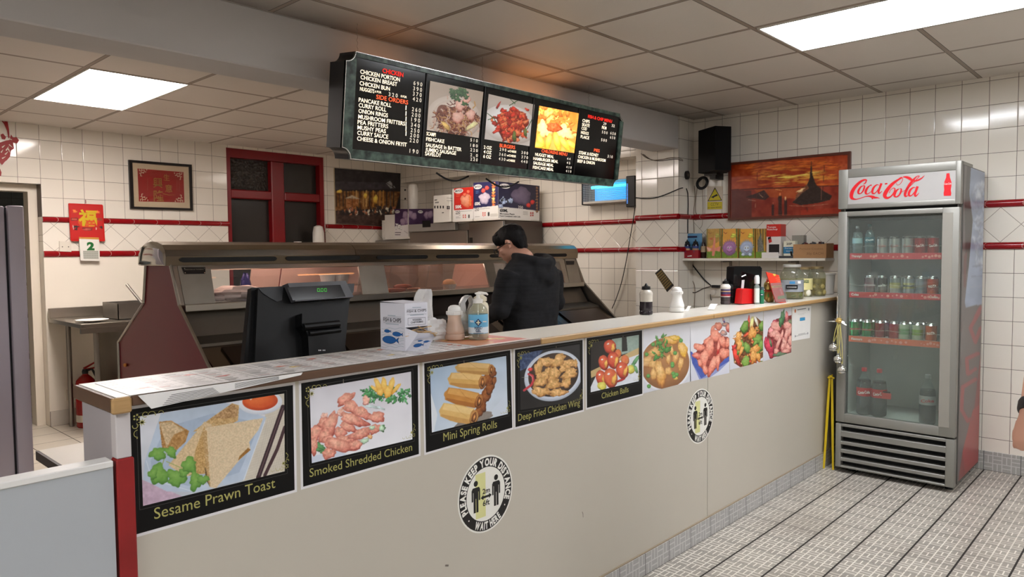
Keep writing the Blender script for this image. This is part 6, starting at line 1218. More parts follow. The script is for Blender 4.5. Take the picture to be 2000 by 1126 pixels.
# till seen from behind
CT = crop(470, 540, 720, 730, 1482); YT = 2.36; pt = Plane((0, YT, 0), (1, 0, 0), (0, 0, 1)); TB = mat((9, 9, 10), .45, 0, .1, 30, .05, 300, spec=.3); TG = mat((44, 46, 50), .5)
u0 = pt.uv(497, 568); u1 = pt.uv(692, 557); g = thing('till_monitor', 'black till screen seen from behind, with a green 0.00 customer display', 'till', ((u0[0]+u1[0])/2, YT+.1, .72))
x0, x1, zt2 = u0[0], u1[0], u0[1]; V2 = Vector((-.018, .10, .42)); pb = Plane(Vector((0, YT-.0, zt2))-V2.normalized()*.38, (1, 0, 0), V2)
pv = Plane((0, YT, zt2), (1, 0, 0), Vector((0, .10, .42))); H2 = .37
pv.U = Vector((1, .03, 0)).normalized(); pv.N = pv.U.cross(pv.V)
O4 = px4(pv, CT, [(165, 140), (1320, 100), (1180, 880), (20, 1000)]); b = B(TB); b.prism(pv, [O4[0], O4[1], (O4[2][0], O4[2][1]-.10), (O4[3][0], O4[3][1]-.08)], -.05, -.022)
b.prism(pv, [(O4[0][0]+.012, O4[0][1]-.008), (O4[1][0]-.012, O4[1][1]-.008), (O4[2][0]-.03, O4[2][1]-.09), (O4[3][0]+.035, O4[3][1]-.07)], -.022, 0); b.build('screen_housing', parent=g, ang=25)
b = B(TG); b.prism(pv, px4(pv, CT, [(205, 160), (495, 140), (480, 300), (420, 318), (330, 270), (250, 215)]), 0, .003); b.build('grey_corner', parent=g, smooth=False); b = B(TG); b.prism(pv, px4(pv, CT, [(1180, 125), (1318, 115), (1310, 200), (1280, 270), (1235, 290)]), 0, .003); b.build('grey_corner', parent=g, smooth=False)
b = B(mat((70, 70, 74), .4)); q = px4(pv, CT, [(500, 125), (1168, 98), (1265, 285), (590, 335)]); b.prism(pv, q, -.01, .03); b.m(mat((16, 15, 18), .12)); b.flat(pv, px4(Plane(pv.O+pv.N*.031, pv.U, pv.V), CT, [(545, 152), (1158, 125), (1222, 262), (610, 303)]), .031); b.build('customer_display', parent=g, smooth=False)
p31 = Plane(pv.O+pv.N*.032, pv.U, pv.V); b = B(emis((70, 200, 60), .4)); S7 = lambda x, y, w, h, sk: [[(x+sk, y), (x+w+sk, y)], [(x, y+h), (x+w, y+h)], [(x+sk, y), (x, y+h)], [(x+w+sk, y), (x+w, y+h)]]
for x in (895, 936, 977):
    for s_ in S7(x, 168, 24, 34, -2): b.stroke(p31, [p31.uv(*CT(*r)) for r in s_], .0014, 0)
u, v = p31.uv(*CT(926, 204)); b.disc(p31, u, v, .0009, 0, 6); b.build('green_digits', parent=g, smooth=False)
b = B(TB); A4 = [(640, 480), (1050, 455), (1040, 600), (1085, 680), (1110, 700), (1150, 900), (1150, 1100), (735, 1100), (710, 740), (690, 690), (640, 620)]; b.prism(pv, px4(pv, CT, A4), -.02, .045); b.tube([pv.P(*pv.uv(*CT(655, 640)), .045), pv.P(*pv.uv(*CT(1065, 600)), .045)], .014, 10); b.tube([pv.P(*pv.uv(*CT(720, 712)), .045), pv.P(*pv.uv(*CT(1080, 670)), .045)], .010, 10); b.build('stand_neck', parent=g, ang=25)
b = B(mat((200, 200, 200), .4)); p45 = Plane(pv.O+pv.N*.046, pv.U, pv.V); [b.rect(p45, p45.uv(*CT(x, 882))[0], p45.uv(*CT(x+14, 882))[0], p45.uv(*CT(x, 890))[1], p45.uv(*CT(x, 876))[1], 0) for x in (910, 928, 958, 976)]; b.build('white_marks', parent=g, smooth=False)
gx = (x0+x1)/2+.03; B(TB).box(gx-.13, gx+.13, YT-.02, YT+.22, .722, .75, .01, 2).box(gx-.05, gx+.05, YT-.02, YT+.06, .75, 1.10, .01, 2).build('base', parent=g)
c = Vector((at(455, 706, 1, 2.55).x, 2.5, .721)); g = thing('white_cloth', 'crumpled white cloth heaped behind the counter, left of the till', 'cloth', c); B(mat((214, 208, 204), .8, 0, .05, 20)).ball(c+up*.155, (.10, .09, .155), 22, 14, jag=.25, seed=11).build('cloth', parent=g, ang=20)
# right-hand end: dispenser, red box, gels, cat, leaflet holder, jars, tub
CR = crop(1220, 420, 1660, 660, 2000)
c = item(1452, 594); c = Vector((4.20, 1.975, ZT)); pd = Plane((4.10, 1.985, ZT), (1, -.12, 0), (0, 0, 1))
g = thing('black_dispenser', 'large glossy black paper dispenser leaning at the back of the counter', 'dispenser', (4.22, 1.98, ZT)); q = px4(pd, CR, [(935, 460), (950, 452), (1165, 452), (1182, 470), (1170, 790), (920, 780)]); b = B(mat((14, 13, 14), .12)); b.prism(pd, [(u, max(v, .001)) for u, v in q], -.022, .028); b.build('case', parent=g, ang=20)
b = B(CHROME); b.tube([pd.P(*pd.uv(*CR(1000, 545)), .03), pd.P(*pd.uv(*CR(1020, 530)), .04), pd.P(*pd.uv(*CR(1040, 540)), .03)], .003, 6); b.m(mat((200, 200, 200), .4)); b.flat(pd, px4(pd, CR, [(1003, 575), (1028, 572), (1015, 700), (992, 703)]), .0285); b.build('latch', parent=g)
pr_ = Plane((4.14, 1.915, ZT), (1, -.10, 0), (0, 0, 1)); q = px4(pr_, CR, [(1030, 655), (1050, 648), (1145, 655), (1143, 788), (1015, 785)]); g = thing('red_box', 'small bright red box in front of the black dispenser', 'box', (4.17, 1.93, ZT)); B(mat((196, 16, 20), .35)).prism(pr_, [(u, max(v, .001)) for u, v in q], -.03, .015).build('box', parent=g, smooth=False)
c = Vector((item(1478, 592).x, 1.875, ZT)); c.x = at(1478, 592, 1, 1.875).x; h = zat(c, 537)-ZT; g = thing('sanitiser_bottle', 'slim clear sanitiser bottle with a flip cap beside the red box', 'bottle', c)
B(glass((206, 216, 208), .0, .3)).lathe(c, [(.018, 0), (.020, .004), (.020, h*.62), (.012, h*.68), (.010, h*.70)], 20, .7).build('bottle', parent=g); B(mat((224, 226, 226), .3)).lathe(c, [(.014, h*.70), (.015, h*.72), (.015, h*.92), (.010, h)], 18).build('cap', parent=g); b = B(mat((206, 214, 206), .5)); b.lathe(c, [(.0204, .01), (.0204, h*.55)], 20, .7, cap0=False, cap1=False); b.build('label', parent=g)
c = Vector((at(1488, 592, 1, 1.865).x, 1.865, ZT)); h = zat(c, 560)-ZT; g = thing('green_bottle', 'small dark green bottle with an oval label, left of the lucky cat', 'bottle', c); B(mat((30, 110, 76), .3)).lathe(c, [(.015, 0), (.017, .004), (.017, h*.75), (.012, h*.82)], 18, .7).build('bottle', parent=g); B(mat((70, 86, 90), .3)).lathe(c, [(.012, h*.82), (.012, h)], 16).build('cap', parent=g)
b = B(mat((24, 30, 70), .4)); vdd = Vector((c.x, c.y, 0)).normalized(); pq = Plane(c-vdd*.0176, (vdd.y, -vdd.x, 0), (0, 0, 1)); b.disc(pq, 0, h*.55, .010, .0, 16, .006); b.m(PAPER); b.disc(pq, 0, h*.55, .007, .0004, 16, .002); b.build('label', parent=g, smooth=False)
c = Vector((at(1501, 591, 1, 1.88).x, 1.88, ZT)); h = zat(c, 543)-ZT; g = thing('lucky_cat', 'small gold lucky cat figure with a red ear, behind the red leaflet', 'figurine', c); GD = mat((206, 176, 96), .22, .5, .05, 6)
b = B(GD); b.ball(c+up*h*.27, (.033, .028, h*.27), 20, 12); b.ball(c+up*h*.68, (.034, .028, h*.24), 20, 12); b.ball(c+up*h*.14+Vector((-.02, -.012, 0)), (.016, .014, h*.14), 12, 8); b.ball(c+up*h*.14+Vector((.02, -.012, 0)), (.016, .014, h*.14), 12, 8); b.tube([c+up*h*.4+Vector((.024, -.006, 0)), c+up*h*.62+Vector((.040, -.006, 0)), c+up*h*.85+Vector((.040, -.008, 0))], [.011, .009, .010], 10); b.build('body', parent=g)
for sx in (-1, 1): b = B(mat((196, 50, 30), .3)); b.loft([[c+up*h*.84+Vector((sx*.020+.012*math.cos(a), .007*math.sin(a), 0)) for a in np.linspace(0, 2*PI, 9)[:-1]], [c+up*h*.995+Vector((sx*.024+.002*math.cos(a), .002*math.sin(a), 0)) for a in np.linspace(0, 2*PI, 9)[:-1]]]); b.build('ear', parent=g)
vdd = Vector((c.x, c.y, 0)).normalized(); pq = Plane(c-vdd*.031, (vdd.y, -vdd.x, 0), (0, 0, 1)); b = B(mat((20, 20, 22), .3)); b.disc(pq, -.012, h*.70, .005, 0, 12, .006); b.disc(pq, .012, h*.70, .005, 0, 12, .006); b.build('eyes', parent=g, smooth=False); b = B(mat((196, 50, 30), .35)); b.lathe(c+up*h*.46, [(.030, 0), (.033, .003), (.030, .007)], 24, .85); b.build('collar', parent=g); b = B(mat((90, 150, 60), .4)); b.ball(c+up*h*.30-vdd*.027, (.014, .005, .014), 12, 8); b.build('bib', parent=g)
pl_ = Plane((at(1522, 592, 1, 1.80).x, 1.80, ZT), (1, -.1, 0), (-.035, .06, .2)); g = thing('leaflet_holder', 'clear tilted holder full of tall red leaflets with a gold band', 'leaflet holder', pl_.O); q = px4(pl_, CR, [(1283, 497), (1385, 490), (1432, 770), (1345, 782)]); q = [(u, max(v, .002)) for u, v in q]
def f_leaf(P):
    P.im[:] = (206, 52, 30); P.blob(1330, 525, 14, 20, 0, (236, 150, 60)); P.blob(1372, 520, 10, 16, 0, (236, 190, 110), jag=.3)
    for i in range(4): P.line([(1340+i*6, 560+i*16), (1385+i*5, 552+i*16)], 5, (226, 120, 90))
    P.line([(1310, 636), (1420, 626)], 20, (206, 160, 60)); P.line([(1325, 636), (1400, 629)], 5, (120, 60, 30)); P.poly([(1355, 720), (1425, 708), (1425, 738), (1358, 748)], (110, 130, 60), 10, 6); P.line([(1345, 770), (1425, 757)], 10, (176, 36, 40)); P.line([(1380, 660), (1395, 700)], 12, (226, 120, 110))
b = B(mat((170, 30, 24), .4)); b.prism(pl_, q, -.003, 0); b.build('leaflets', parent=g, smooth=False); art(pl_, [(1284, 498), (1384, 491), (1431, 769), (1346, 781)], f_leaf, 'printed_front', g, (60, 120), CR)
b = B(glass((235, 235, 235), .02, .08)); q2 = [(q[0][0]-.006, q[3][1]+(q[0][1]-q[3][1])*.62), (q[1][0]+.006, q[3][1]+(q[0][1]-q[3][1])*.62), (q[2][0]+.012, q[2][1]), (q[3][0]-.004, q[3][1])]; b.prism(pl_, q2, .004, .006); b.build('clear_holder', parent=g, smooth=False)
def jar(label, px_c, base_px, top_px, y, r, liquid, lid, content, labelmat=None, txt=None):
    x = at(px_c, base_px, 1, y).x; c = Vector((x, y, ZT)); h = zat(c, top_px)-ZT; g = thing('pickle_jar', label, 'jar', c, group='big glass jars of pickles')
    b = B(glass((226, 228, 214), .0, .07)); pr = [(r*.93, 0), (r, .008), (r, h*.66), (r*.94, h*.76), (r*.78, h*.84), (r*.70, h*.87), (r*.70, h*.93)]; b.lathe(c, pr, 36, cap1=False); b.build('glass', parent=g)
    B(lid).lathe(c, [(r*.74, h*.92), (r*.76, h*.925), (r*.76, h*.99), (r*.72, h)], 32).build('lid', parent=g)
    b = B(liquid[0]); b.lathe(c, [(r*.9, .005), (r*.965, .012), (r*.965, h*liquid[1])], 32); b.build('brine', parent=g)
    vd_ = Vector((c.x, c.y, 0)).normalized(); rt_ = Vector((vd_.y, -vd_.x, 0)); b = B(content[0])
    for (a, z, s1, s2) in content[1]: b.ball(c-vd_*(r*.62)*math.sqrt(max(0, 1-a*a))+rt_*r*a+up*h*z, (s1*r, s1*r, s2*r), 14, 9)
    b.build(content[2], parent=g).__setitem__('kind', 'stuff')
    if labelmat:
        b = B(labelmat[0]); n0, n1 = 2*PI*labelmat[3], 2*PI*labelmat[4]; av_ = math.atan2(-vd_.y, -vd_.x); rr = r*1.01
        R2 = lambda z: [c+Vector((rr*math.cos(av_+t_), rr*math.sin(av_+t_), z)) for t_ in np.linspace(n0, n1, 20)]; b.loft([R2(h*labelmat[1]), R2(h*labelmat[2])], closed=False)
        if txt:
            pq = Plane(c-vd_*(r*1.03), rt_, up)
            for (m_, s_, u_, v_, hh_, w_) in txt:
                b.m(m_); (b.text(pq, s_, u_*r, v_*h, hh_*h, w_*r, .001, .03, align='c') if s_ else b.rect(pq, (u_-w_/2)*r, (u_+w_/2)*r, v_*h, (v_+hh_)*h, .0005))
        b.build('label', parent=g)
OL = glass((176, 164, 60), .0, .35); PB = glass((238, 230, 196), .0, .14); PO = glass((230, 220, 160), .0, .14)
jar('largest pickle jar with a white lid and grey label, gherkins inside', 1546, 584, 516, 1.90, .073, (OL, .58), mat((196, 196, 190), .3, .5), (mat((86, 92, 40), .4, 0, .2, 20), [(-.5, .12, .38, .22), (.1, .1, .4, .22), (.6, .12, .3, .3), (-.1, .22, .36, .2)], 'gherkins'), (mat((146, 150, 156), .35), .22, .56, -.27, .25),
    [(mat((20, 20, 22), .4), '', 0, .30, .12, 1.0), (PAPER, '', 0, .34, .03, .8), (mat((60, 130, 180), .4), '', .05, .45, .07, .45), (PAPER, '', .62, .46, .07, .24)])
jar('middle jar of white pickled eggs with a cream label', 1570, 581, 521, 1.93, .056, (PB, .62), mat((170, 150, 110), .3, .7), (mat((236, 232, 214), .35), [(-.4, .12, .42, .5), (.4, .14, .42, .5), (0, .3, .4, .5)], 'eggs'), (mat((226, 214, 150), .4), .24, .62, -.14, .22), [(mat((50, 90, 60), .4), 'EGGS', .1, .48, .09, .9)])
jar('jar of round pickled onions at the right of the jars, without label', 1595, 580, 520, 1.885, .058, (PO, .60), mat((176, 160, 120), .3, .8), (mat((176, 160, 96), .4, 0, .1, 10), [(-.5, .12, .36, .36), (.2, .12, .38, .38), (.75, .14, .3, .34), (-.2, .32, .38, .38), (.5, .34, .36, .36), (-.62, .36, .3, .3), (.1, .5, .34, .3)], 'onions'))
c = Vector((at(1616, 577, 1, 1.90).x, 1.90, ZT)); h = zat(c, 533)-ZT; g = thing('plastic_tub', 'plain white plastic tub with a lid rim at the right end of the counter', 'tub', c); B(mat((224, 220, 212), .4)).lathe(c, [(.038, 0), (.042, .004), (.050, h*.92), (.056, h*.93), (.057, h), (.052, h), (.046, h*.9)], 28).build('tub', parent=g)

# ================================================================== RIGHT-HAND WALL
# shelf and what stands on it
SZ = 1.40; g = thing('wall_shelf', 'long white wall shelf above the end of the counter', 'shelf', (5.5, 2.5, SZ)); B(mat((226, 220, 208), .4)).box(5.41, XW-.001, 1.935, YB-.01, SZ-.02, SZ, .002, 1).build('board', parent=g)
for y in (2.2, 2.75): B(STEEL2).box(5.44, XW-.001, y, y+.02, SZ-.032, SZ-.021).box(XW-.012, XW-.001, y, y+.02, SZ-.15, SZ-.032).build('bracket', parent=g)
def on_shelf(name, label, cat, x_px, y_px0, y_px1, xf, depth, m, group=None, z0=SZ+.001):
    p = px_(xf); a, c = p.uv(x_px[0], y_px1), p.uv(x_px[1], y_px0); g = thing(name, label, cat, (xf+depth/2, -(a[0]+c[0])/2, z0), group=group)
    B(m).box(xf, xf+depth, -c[0], -a[0], z0, c[1], .001, 1).build('box', parent=g); return g, p, a[0], c[0], z0, c[1]
g, p, a0, a1, z0, z1 = on_shelf('sauce_twin_pack', 'card pack of two dark vinegar bottles at the left end of the shelf', 'bottles', (1330, 1364), 488, 501, 5.45, .06, mat((150, 20, 34), .4)); zc = at(1345, 456, 0, 5.51).z
b = B(mat((96, 150, 190), .45)); b.box(5.505, 5.512, -a1, -a0, z0, zc); b.m(mat((30, 30, 70), .4)); pk = px_(5.503); b.text(pk, 'Sarson', a0+(a1-a0)*.5, zc-.03, .012, (a1-a0)*.6, .0005, .03, align='c') if False else b.rect(pk, a0+(a1-a0)*.15, a0+(a1-a0)*.75, zc-.035, zc-.02, .001); b.build('back_card', parent=g, smooth=False)
for f in (.27, .75):
    cy = -(a0+(a1-a0)*f); c = Vector((5.476, cy, z0+.002)); b = B(mat((30, 26, 34), .15)); b.lathe(c, [(.024, .03), (.026, .035), (.026, .11), (.018, .125)], 20); b.build('bottle', parent=g); B(BLACK).lathe(c, [(.018, .125), (.018, .135), (.006, .142), (.003, .155)], 16).build('cap', parent=g)
    b = B(mat((44, 60, 120), .4)); b.lathe(c, [(.0263, .045), (.0263, .10)], 20, cap0=False, cap1=False); b.m(mat((190, 150, 110), .4)); b.lathe(c, [(.0266, .065), (.0266, .08)], 20, cap0=False, cap1=False); b.build('label', parent=g)
b = B(PAPER); pk = px_(5.4495); b.text(pk, 'Sarsons', (a0+a1)/2, z0+.012, .014, (a1-a0)*.5, .0, .02, align='c') if False else b.stroke(pk, [((a0+a1)/2-.02, z0+.016), ((a0+a1)/2+.02, z0+.02)], .008, 0); b.build('white_mark', parent=g, smooth=False)
c = Vector((5.49, at(1374, 501, 0, 5.49).y, SZ+.001)); g = thing('brown_bottle', 'small dark brown bottle with a tan label between the twin pack and the dinosaur boxes', 'bottle', c); B(mat((44, 26, 22), .15)).lathe(c, [(.02, 0), (.022, .004), (.022, .085), (.014, .10), (.013, .13)], 18).build('bottle', parent=g); b = B(mat((170, 150, 120), .5)); b.lathe(c, [(.0225, .05), (.0225, .10)], 18, cap0=False, cap1=False); b.build('label', parent=g)
# dinosaur boxes
CD2 = crop(1400, 290, 1670, 520, 1322); CR2 = CR
def dino(k):
    def f(P):
        P.unit(100, 150); P.im[:] = (226, 164, 66); P.tex(20, 6); P.poly([(0, 118), (100, 112), (100, 150), (0, 150)], (110, 140, 46), 12, 8); P.line([(6, 0), (2, 150)], 7, (90, 100, 46)); P.line([(92, 0), (97, 120)], 9, (120, 120, 50)); P.line([(96, 0), (92, 90)], 3, (70, 76, 40)); P.blob(74, 36, 15, 13, 0, (196, 196, 70), jag=.25); P.line([(60, 34), (90, 38)], 2, (110, 130, 50)); P.line([(14, 16), (24, 24), (34, 20)], 3, (150, 60, 30))
        if k == 0:
            P.poly([(0, 0), (100, 0), (100, 60), (0, 100)], (150, 130, 70), 20, 10, k=.5); P.poly([(0, 90), (40, 100), (50, 60), (58, 30), (62, 60), (60, 100), (100, 88), (92, 118), (62, 112), (55, 140), (38, 138), (40, 112), (6, 116)], (226, 140, 120), 8, 10); P.poly([(14, 50), (46, 44), (40, 58)], (196, 100, 70)); P.poly([(0, 95), (35, 102), (20, 118)], (236, 190, 170))
        else:
            c = (150, 104, 150) if k == 1 else (150, 162, 186); P.blob(50, 100, 40, 38, 0, c, None, tuple(int(v*.7) for v in c), .05, 4)
            for a in range(-80, 81, 16): P.poly([(50+38*math.sin(R(a-6)), 100-36*math.cos(R(a-6))), (50+50*math.sin(R(a)), 100-50*math.cos(R(a))), (50+38*math.sin(R(a+6)), 100-36*math.cos(R(a+6)))], c)
            for r_ in (30, 22): P.blob(50, 104, r_, r_*.9, 0, tuple(min(255, int(v*(1.0+.1*(30-r_)/8))) for v in c), None, tuple(int(v*.85) for v in c), .02, 2)
            for x in (42, 58): P.blob(x, 97, 5, 6, 0, (240, 240, 240), tex=1); P.blob(x, 98, 2.4, 3, 0, (20, 20, 20), tex=1)
            P.line([(34, 112), (50, 119), (66, 112)], 2.5, (110, 60, 80))
            if k == 2: P.blob(28, 132, 12, 8, 0, (170, 180, 200)); P.blob(72, 132, 12, 8, 0, (170, 180, 200))
    return f
for k, (a, c, lb) in enumerate((((1380), (1408), 'orange kids meal box with a pink flying dinosaur, leftmost of the dinosaur boxes'), ((1409), (1441), 'orange kids meal box with a round purple dinosaur'), ((1443), (1474), 'orange kids meal box with a pale blue spiky dinosaur'), ((1476), (1496), 'kids meal box turned sideways, right of the blue dinosaur box'))):
    xf = 5.46; p = px_(xf); u0 = p.uv(a, 490)[0]; u1 = p.uv(c, 490)[0]; zt3 = p.uv(c, 446)[1]; g = thing('kids_meal_box', lb, 'box', (xf+.03, -(u0+u1)/2, SZ+.001), group='dinosaur meal boxes on the shelf')
    B(mat((190, 130, 50), .5)).box(xf, xf+.06, -u1, -u0, SZ+.001, zt3, .001, 1).build('box', parent=g); zz = (u0, u1)
    P = Pic(p, [(0, 0)]*4, 2, 2, (0, 0, 0)); nx, ny = 60, 90; aa, bb = np.broadcast_to(np.linspace(0, 1, nx)[None, :], (ny, nx)), np.broadcast_to(np.linspace(0, 1, ny)[:, None], (ny, nx)); P.nx, P.ny, P.a, P.b, P.U, P.Vv, P.im, P.d = nx, ny, aa, bb, u0+(u1-u0)*aa, zt3-(zt3-SZ-.002)*bb, np.zeros((ny, nx, 3)), .0012
    if k < 3: dino(k)(P)
    else: P.unit(100, 150); P.im[:] = (206, 150, 60); [P.line([(x, 0), (x+rng.uniform(-5, 5), 150)], rng.uniform(3, 9), [(90, 100, 46), (60, 60, 44), (140, 130, 60), (50, 40, 34)][i % 4]) for i, x in enumerate(range(4, 100, 13))]; P.poly([(20, 60), (50, 20), (80, 110), (60, 150), (20, 150)], (110, 110, 100), 20, 6); P.poly([(0, 120), (100, 115), (100, 150), (0, 150)], (110, 140, 46), 12, 8)
    P.build('printed_front', g, blur=1)
# red ketchup carton, small blue box, fortune cookies
g, p, a0, a1, z0, z1 = on_shelf('ketchup_carton', 'red and white dispenser carton marked in white writing, tallest on the shelf', 'box', (1497, 1525), 461, 477, 5.47, .09, mat((222, 214, 208), .5), z0=SZ+.001); zt3 = p.uv(1500, 438)[1]; zm = p.uv(1500, 462)[1]; zl = p.uv(1500, 477)[1]
b = B(mat((196, 38, 28), .4)); b.box(5.468, 5.565, -a1, -a0, zm, zt3, .001, 1); b.m(PAPER); b.text(px_(5.4675), 'Tomato', a0+.008, zt3-.028, .014, (a1-a0)*.6, .0008, .0); b.text(px_(5.4675), 'Ketchup', a0+.008, zt3-.045, .014, (a1-a0)*.7, .0008, .0); b.build('red_top', parent=g, smooth=False)
b = B(mat((30, 22, 22), .7)); b.rect(px_(5.4685), a0+.02, a1-.01, SZ+.035, zl, .0005); b.m(mat((196, 40, 34), .4)); b.flat(px_(5.467), [(a0+.012, zm-.006), (a0+.035, zm+.002), (a0+.045, zm-.04), (a0+.022, zm-.05)], .001); b.m(mat((20, 18, 20), .4)); b.flat(px_(5.466), [(a0+.012, zm-.006), (a0+.034, zm+.001), (a0+.037, zm-.016), (a0+.015, zm-.023)], .001); b.build('opening_and_print', parent=g, smooth=False)
B(mat((222, 216, 210), .5)).box(5.43, 5.469, -a1, -a0+.02, SZ+.001, SZ+.022, .001, 1).box(5.43, 5.433, -a1, -a0+.02, SZ+.022, SZ+.045).build('tray_lip', parent=g)
g, p, a0, a1, z0, z1 = on_shelf('sauce_sachet_box', 'small white and blue sachet box with 20P written on top', 'box', (1530, 1553), 470, 501, 5.47, .05, mat((226, 222, 200), .5)); b = B(mat((50, 120, 160), .45)); b.rect(p, a0, a1, z0+.035, z0+.085, .001); b.m(mat((40, 36, 36), .5)); b.text(p, '20P', (a0+a1)/2, z1-.03, .016, (a1-a0)*.5, .0015, .02, align='c'); b.m(PAPER); b.text(p, 'Tartare', (a0+a1)/2, z0+.07, .009, (a1-a0)*.8, .0018, .0, align='c'); b.text(p, 'sauce', (a0+a1)/2, z0+.05, .009, (a1-a0)*.5, .0018, .0, align='c'); b.m(BLACK); b.flat(p, [(a0+.05, z0+.05), (a0+.065, z0+.052), (a0+.075, z0+.01), (a0+.06, z0+.006)], .002); b.build('printing', parent=g, smooth=False)
o = B(mat((60, 58, 60), .5)).box(5.44, 5.469, -a1, -a0+.025, SZ+.001, SZ+.018, .002, 1).build('dark_sachets'); tag(centre(o), 'flat dark sachets lying in front of the small blue and white box', 'sachets')
c = Vector((5.56, at(1560, 480, 0, 5.56).y, SZ+.001)); g = thing('grey_carton', 'faded grey carton standing behind the cardboard box on the shelf', 'box', c); B(mat((150, 146, 136), .6)).box(5.54, 5.595, c.y-.045, c.y+.045, SZ+.001, at(1560, 459, 0, 5.54).z, .001, 1).build('box', parent=g)
g, p, a0, a1, z0, z1 = on_shelf('cardboard_box', 'open brown cardboard box of sachets with handwriting, right end of the shelf', 'box', (1549, 1614), 476, 501, 5.43, .004, CARD); y1, y0 = -a0, -a1; 
b = B(CARD); b.box(5.434, 5.58, y0, y0+.004, z0, z1+.004).box(5.434, 5.58, y1-.004, y1, z0, z1).box(5.576, 5.58, y0+.004, y1-.004, z0, z1+.006).box(5.434, 5.576, y0+.004, y1-.004, z0, z0+.004); b.build('box_sides', parent=g, smooth=False)
b = B(mat((110, 76, 50), .6)); b.text(p, 'Fortune Cookies', a0+.05, z0+.062, .014, .17, .0006, -.01); b.text(p, '30p EACH', a0+.10, z0+.025, .018, .12, .0006, -.01); b.build('handwriting', parent=g, smooth=False)
for i in range(9):
    c = Vector((5.47+.03*(i % 3), y0+.04+(y1-y0-.07)*i/8.5, z0+.008)); o = B(mat([(36, 32, 34), (60, 50, 50), (90, 34, 30), (40, 44, 50)][i % 4], .3, .2)).ball(c+up*.060, (.020, .021, .052), 10, 7, jag=.35, seed=i*3).build('wrapped_cookie'); tag(centre(o), ['first', 'second', 'third', 'fourth', 'fifth', 'sixth', 'seventh', 'eighth', 'ninth'][8-i]+' wrapped packet in the open cardboard box, counting from the left', 'packet', 'wrapped packets in the cardboard box')
# sea painting
pP = px_(XW-.03); g = thing('harbour_painting', 'wide framed painting of dark boats on an orange sea at sunset', 'painting', (XW-.015, 2.0, 1.72)); q = [pP.uv(*r) for r in ((1424, 318), (1661, 298), (1655, 422), (1422, 430))]; q = [q[0], q[1], (q[1][0], (q[3][1]+q[3][1])/2), q[3]]; q[0] = (q[3][0], q[0][1]); q[1] = (q[1][0], q[0][1]); FW = mat((96, 48, 34), .45, 0, .2, 10)
b = B(FW); w_ = .018; qi = [(q[0][0]+w_, q[0][1]-w_), (q[1][0]-w_, q[1][1]-w_), (q[2][0]-w_, q[2][1]+w_), (q[3][0]+w_, q[3][1]+w_)]
for i in range(4): b.prism(pP, [q[i], q[(i+1) % 4], qi[(i+1) % 4], qi[i]], -.025, .004)
b.build('frame', parent=g, smooth=False)
def f_sea(P):
    P.crop(CD2); P.grad((110, 34, 22), (120, 38, 22)); P.poly([(140, 130), (1270, 60), (1270, 350), (140, 390)], (170, 62, 24), 26, 60); P.tex(60, 10, 2)
    for i in range(90): x = rng.uniform(250, 1150); y = rng.uniform(110, 350); k_ = math.exp(-((x-750)/320)**2-((y-270)/80)**2); P.blob(x, y, rng.uniform(30, 110), rng.uniform(5, 14), rng.uniform(-12, 4), (200+40*k_, 90+90*k_, 26+40*k_), jag=.3, tex=10, k=.55)
    for q_ in ((560, 255, 80, 7, -8), (700, 270, 130, 10, -6), (860, 245, 120, 8, -8), (930, 225, 70, 7, -8), (640, 320, 80, 5, -4)): P.blob(*q_, (240, 190, 90), jag=.4, k=.7)
    P.poly([(140, 395), (1270, 350), (1270, 680), (140, 690)], (140, 44, 26), 20, 70); P.poly([(350, 390), (900, 370), (820, 480), (420, 460)], (196, 96, 34), 16, 40, k=.6); P.line([(140, 395), (500, 378), (1270, 350)], 8, (70, 22, 20)); P.poly([(140, 400), (330, 400), (330, 680), (140, 680)], (80, 34, 34), 10, 50, k=.7); P.poly([(800, 590), (1190, 560), (1190, 660), (800, 650)], (170, 50, 26), 14, 40, k=.7)
    DK = (44, 30, 28); P.poly([(902, 115), (912, 250), (945, 340), (1010, 400), (1100, 450), (1080, 490), (960, 520), (800, 540), (720, 515), (790, 440), (850, 370), (885, 290)], DK, 8, 14); P.poly([(880, 380), (820, 420), (740, 500), (760, 440), (860, 340)], (120, 74, 50), 20, 8); P.blob(800, 400, 46, 12, -30, (226, 170, 120), jag=.4); P.line([(1030, 120), (1010, 430)], 3, (60, 30, 26)); P.line([(1000, 360), (998, 490)], 5, (150, 100, 80)); P.line([(690, 545), (860, 550), (1060, 530)], 5, (190, 160, 130), .7); P.line([(860, 560), (862, 600)], 5, (60, 30, 26))
    P.poly([(270, 465), (380, 425), (450, 395), (500, 460), (460, 490), (380, 480)], (62, 34, 32), 12, 10); P.line([(400, 430), (440, 465)], 6, (190, 150, 120)); P.line([(300, 488), (370, 500)], 4, (200, 170, 140)); P.line([(385, 230), (378, 480)], 2, (90, 30, 24)); P.line([(368, 520), (366, 560)], 6, (190, 150, 120), .7); P.line([(560, 390), (620, 400)], 5, (240, 190, 110))
    for x, y0_, y1_, w in ((535, 505, 640, 22), (603, 425, 640, 36), (655, 460, 640, 28)): P.poly([(x-w/2, y1_), (x-w/2, y0_+40), (x, y0_), (x+w/2, y0_+40), (x+w/2, y1_)], (60, 30, 28), 10, 10)
    P.blob(602, 440, 10, 18, 0, (206, 110, 60)); P.blob(654, 478, 8, 22, 0, (226, 160, 110)); P.blob(536, 525, 6, 14, 0, (150, 70, 50)); P.line([(560, 632), (700, 632)], 4, (170, 120, 90), .7)
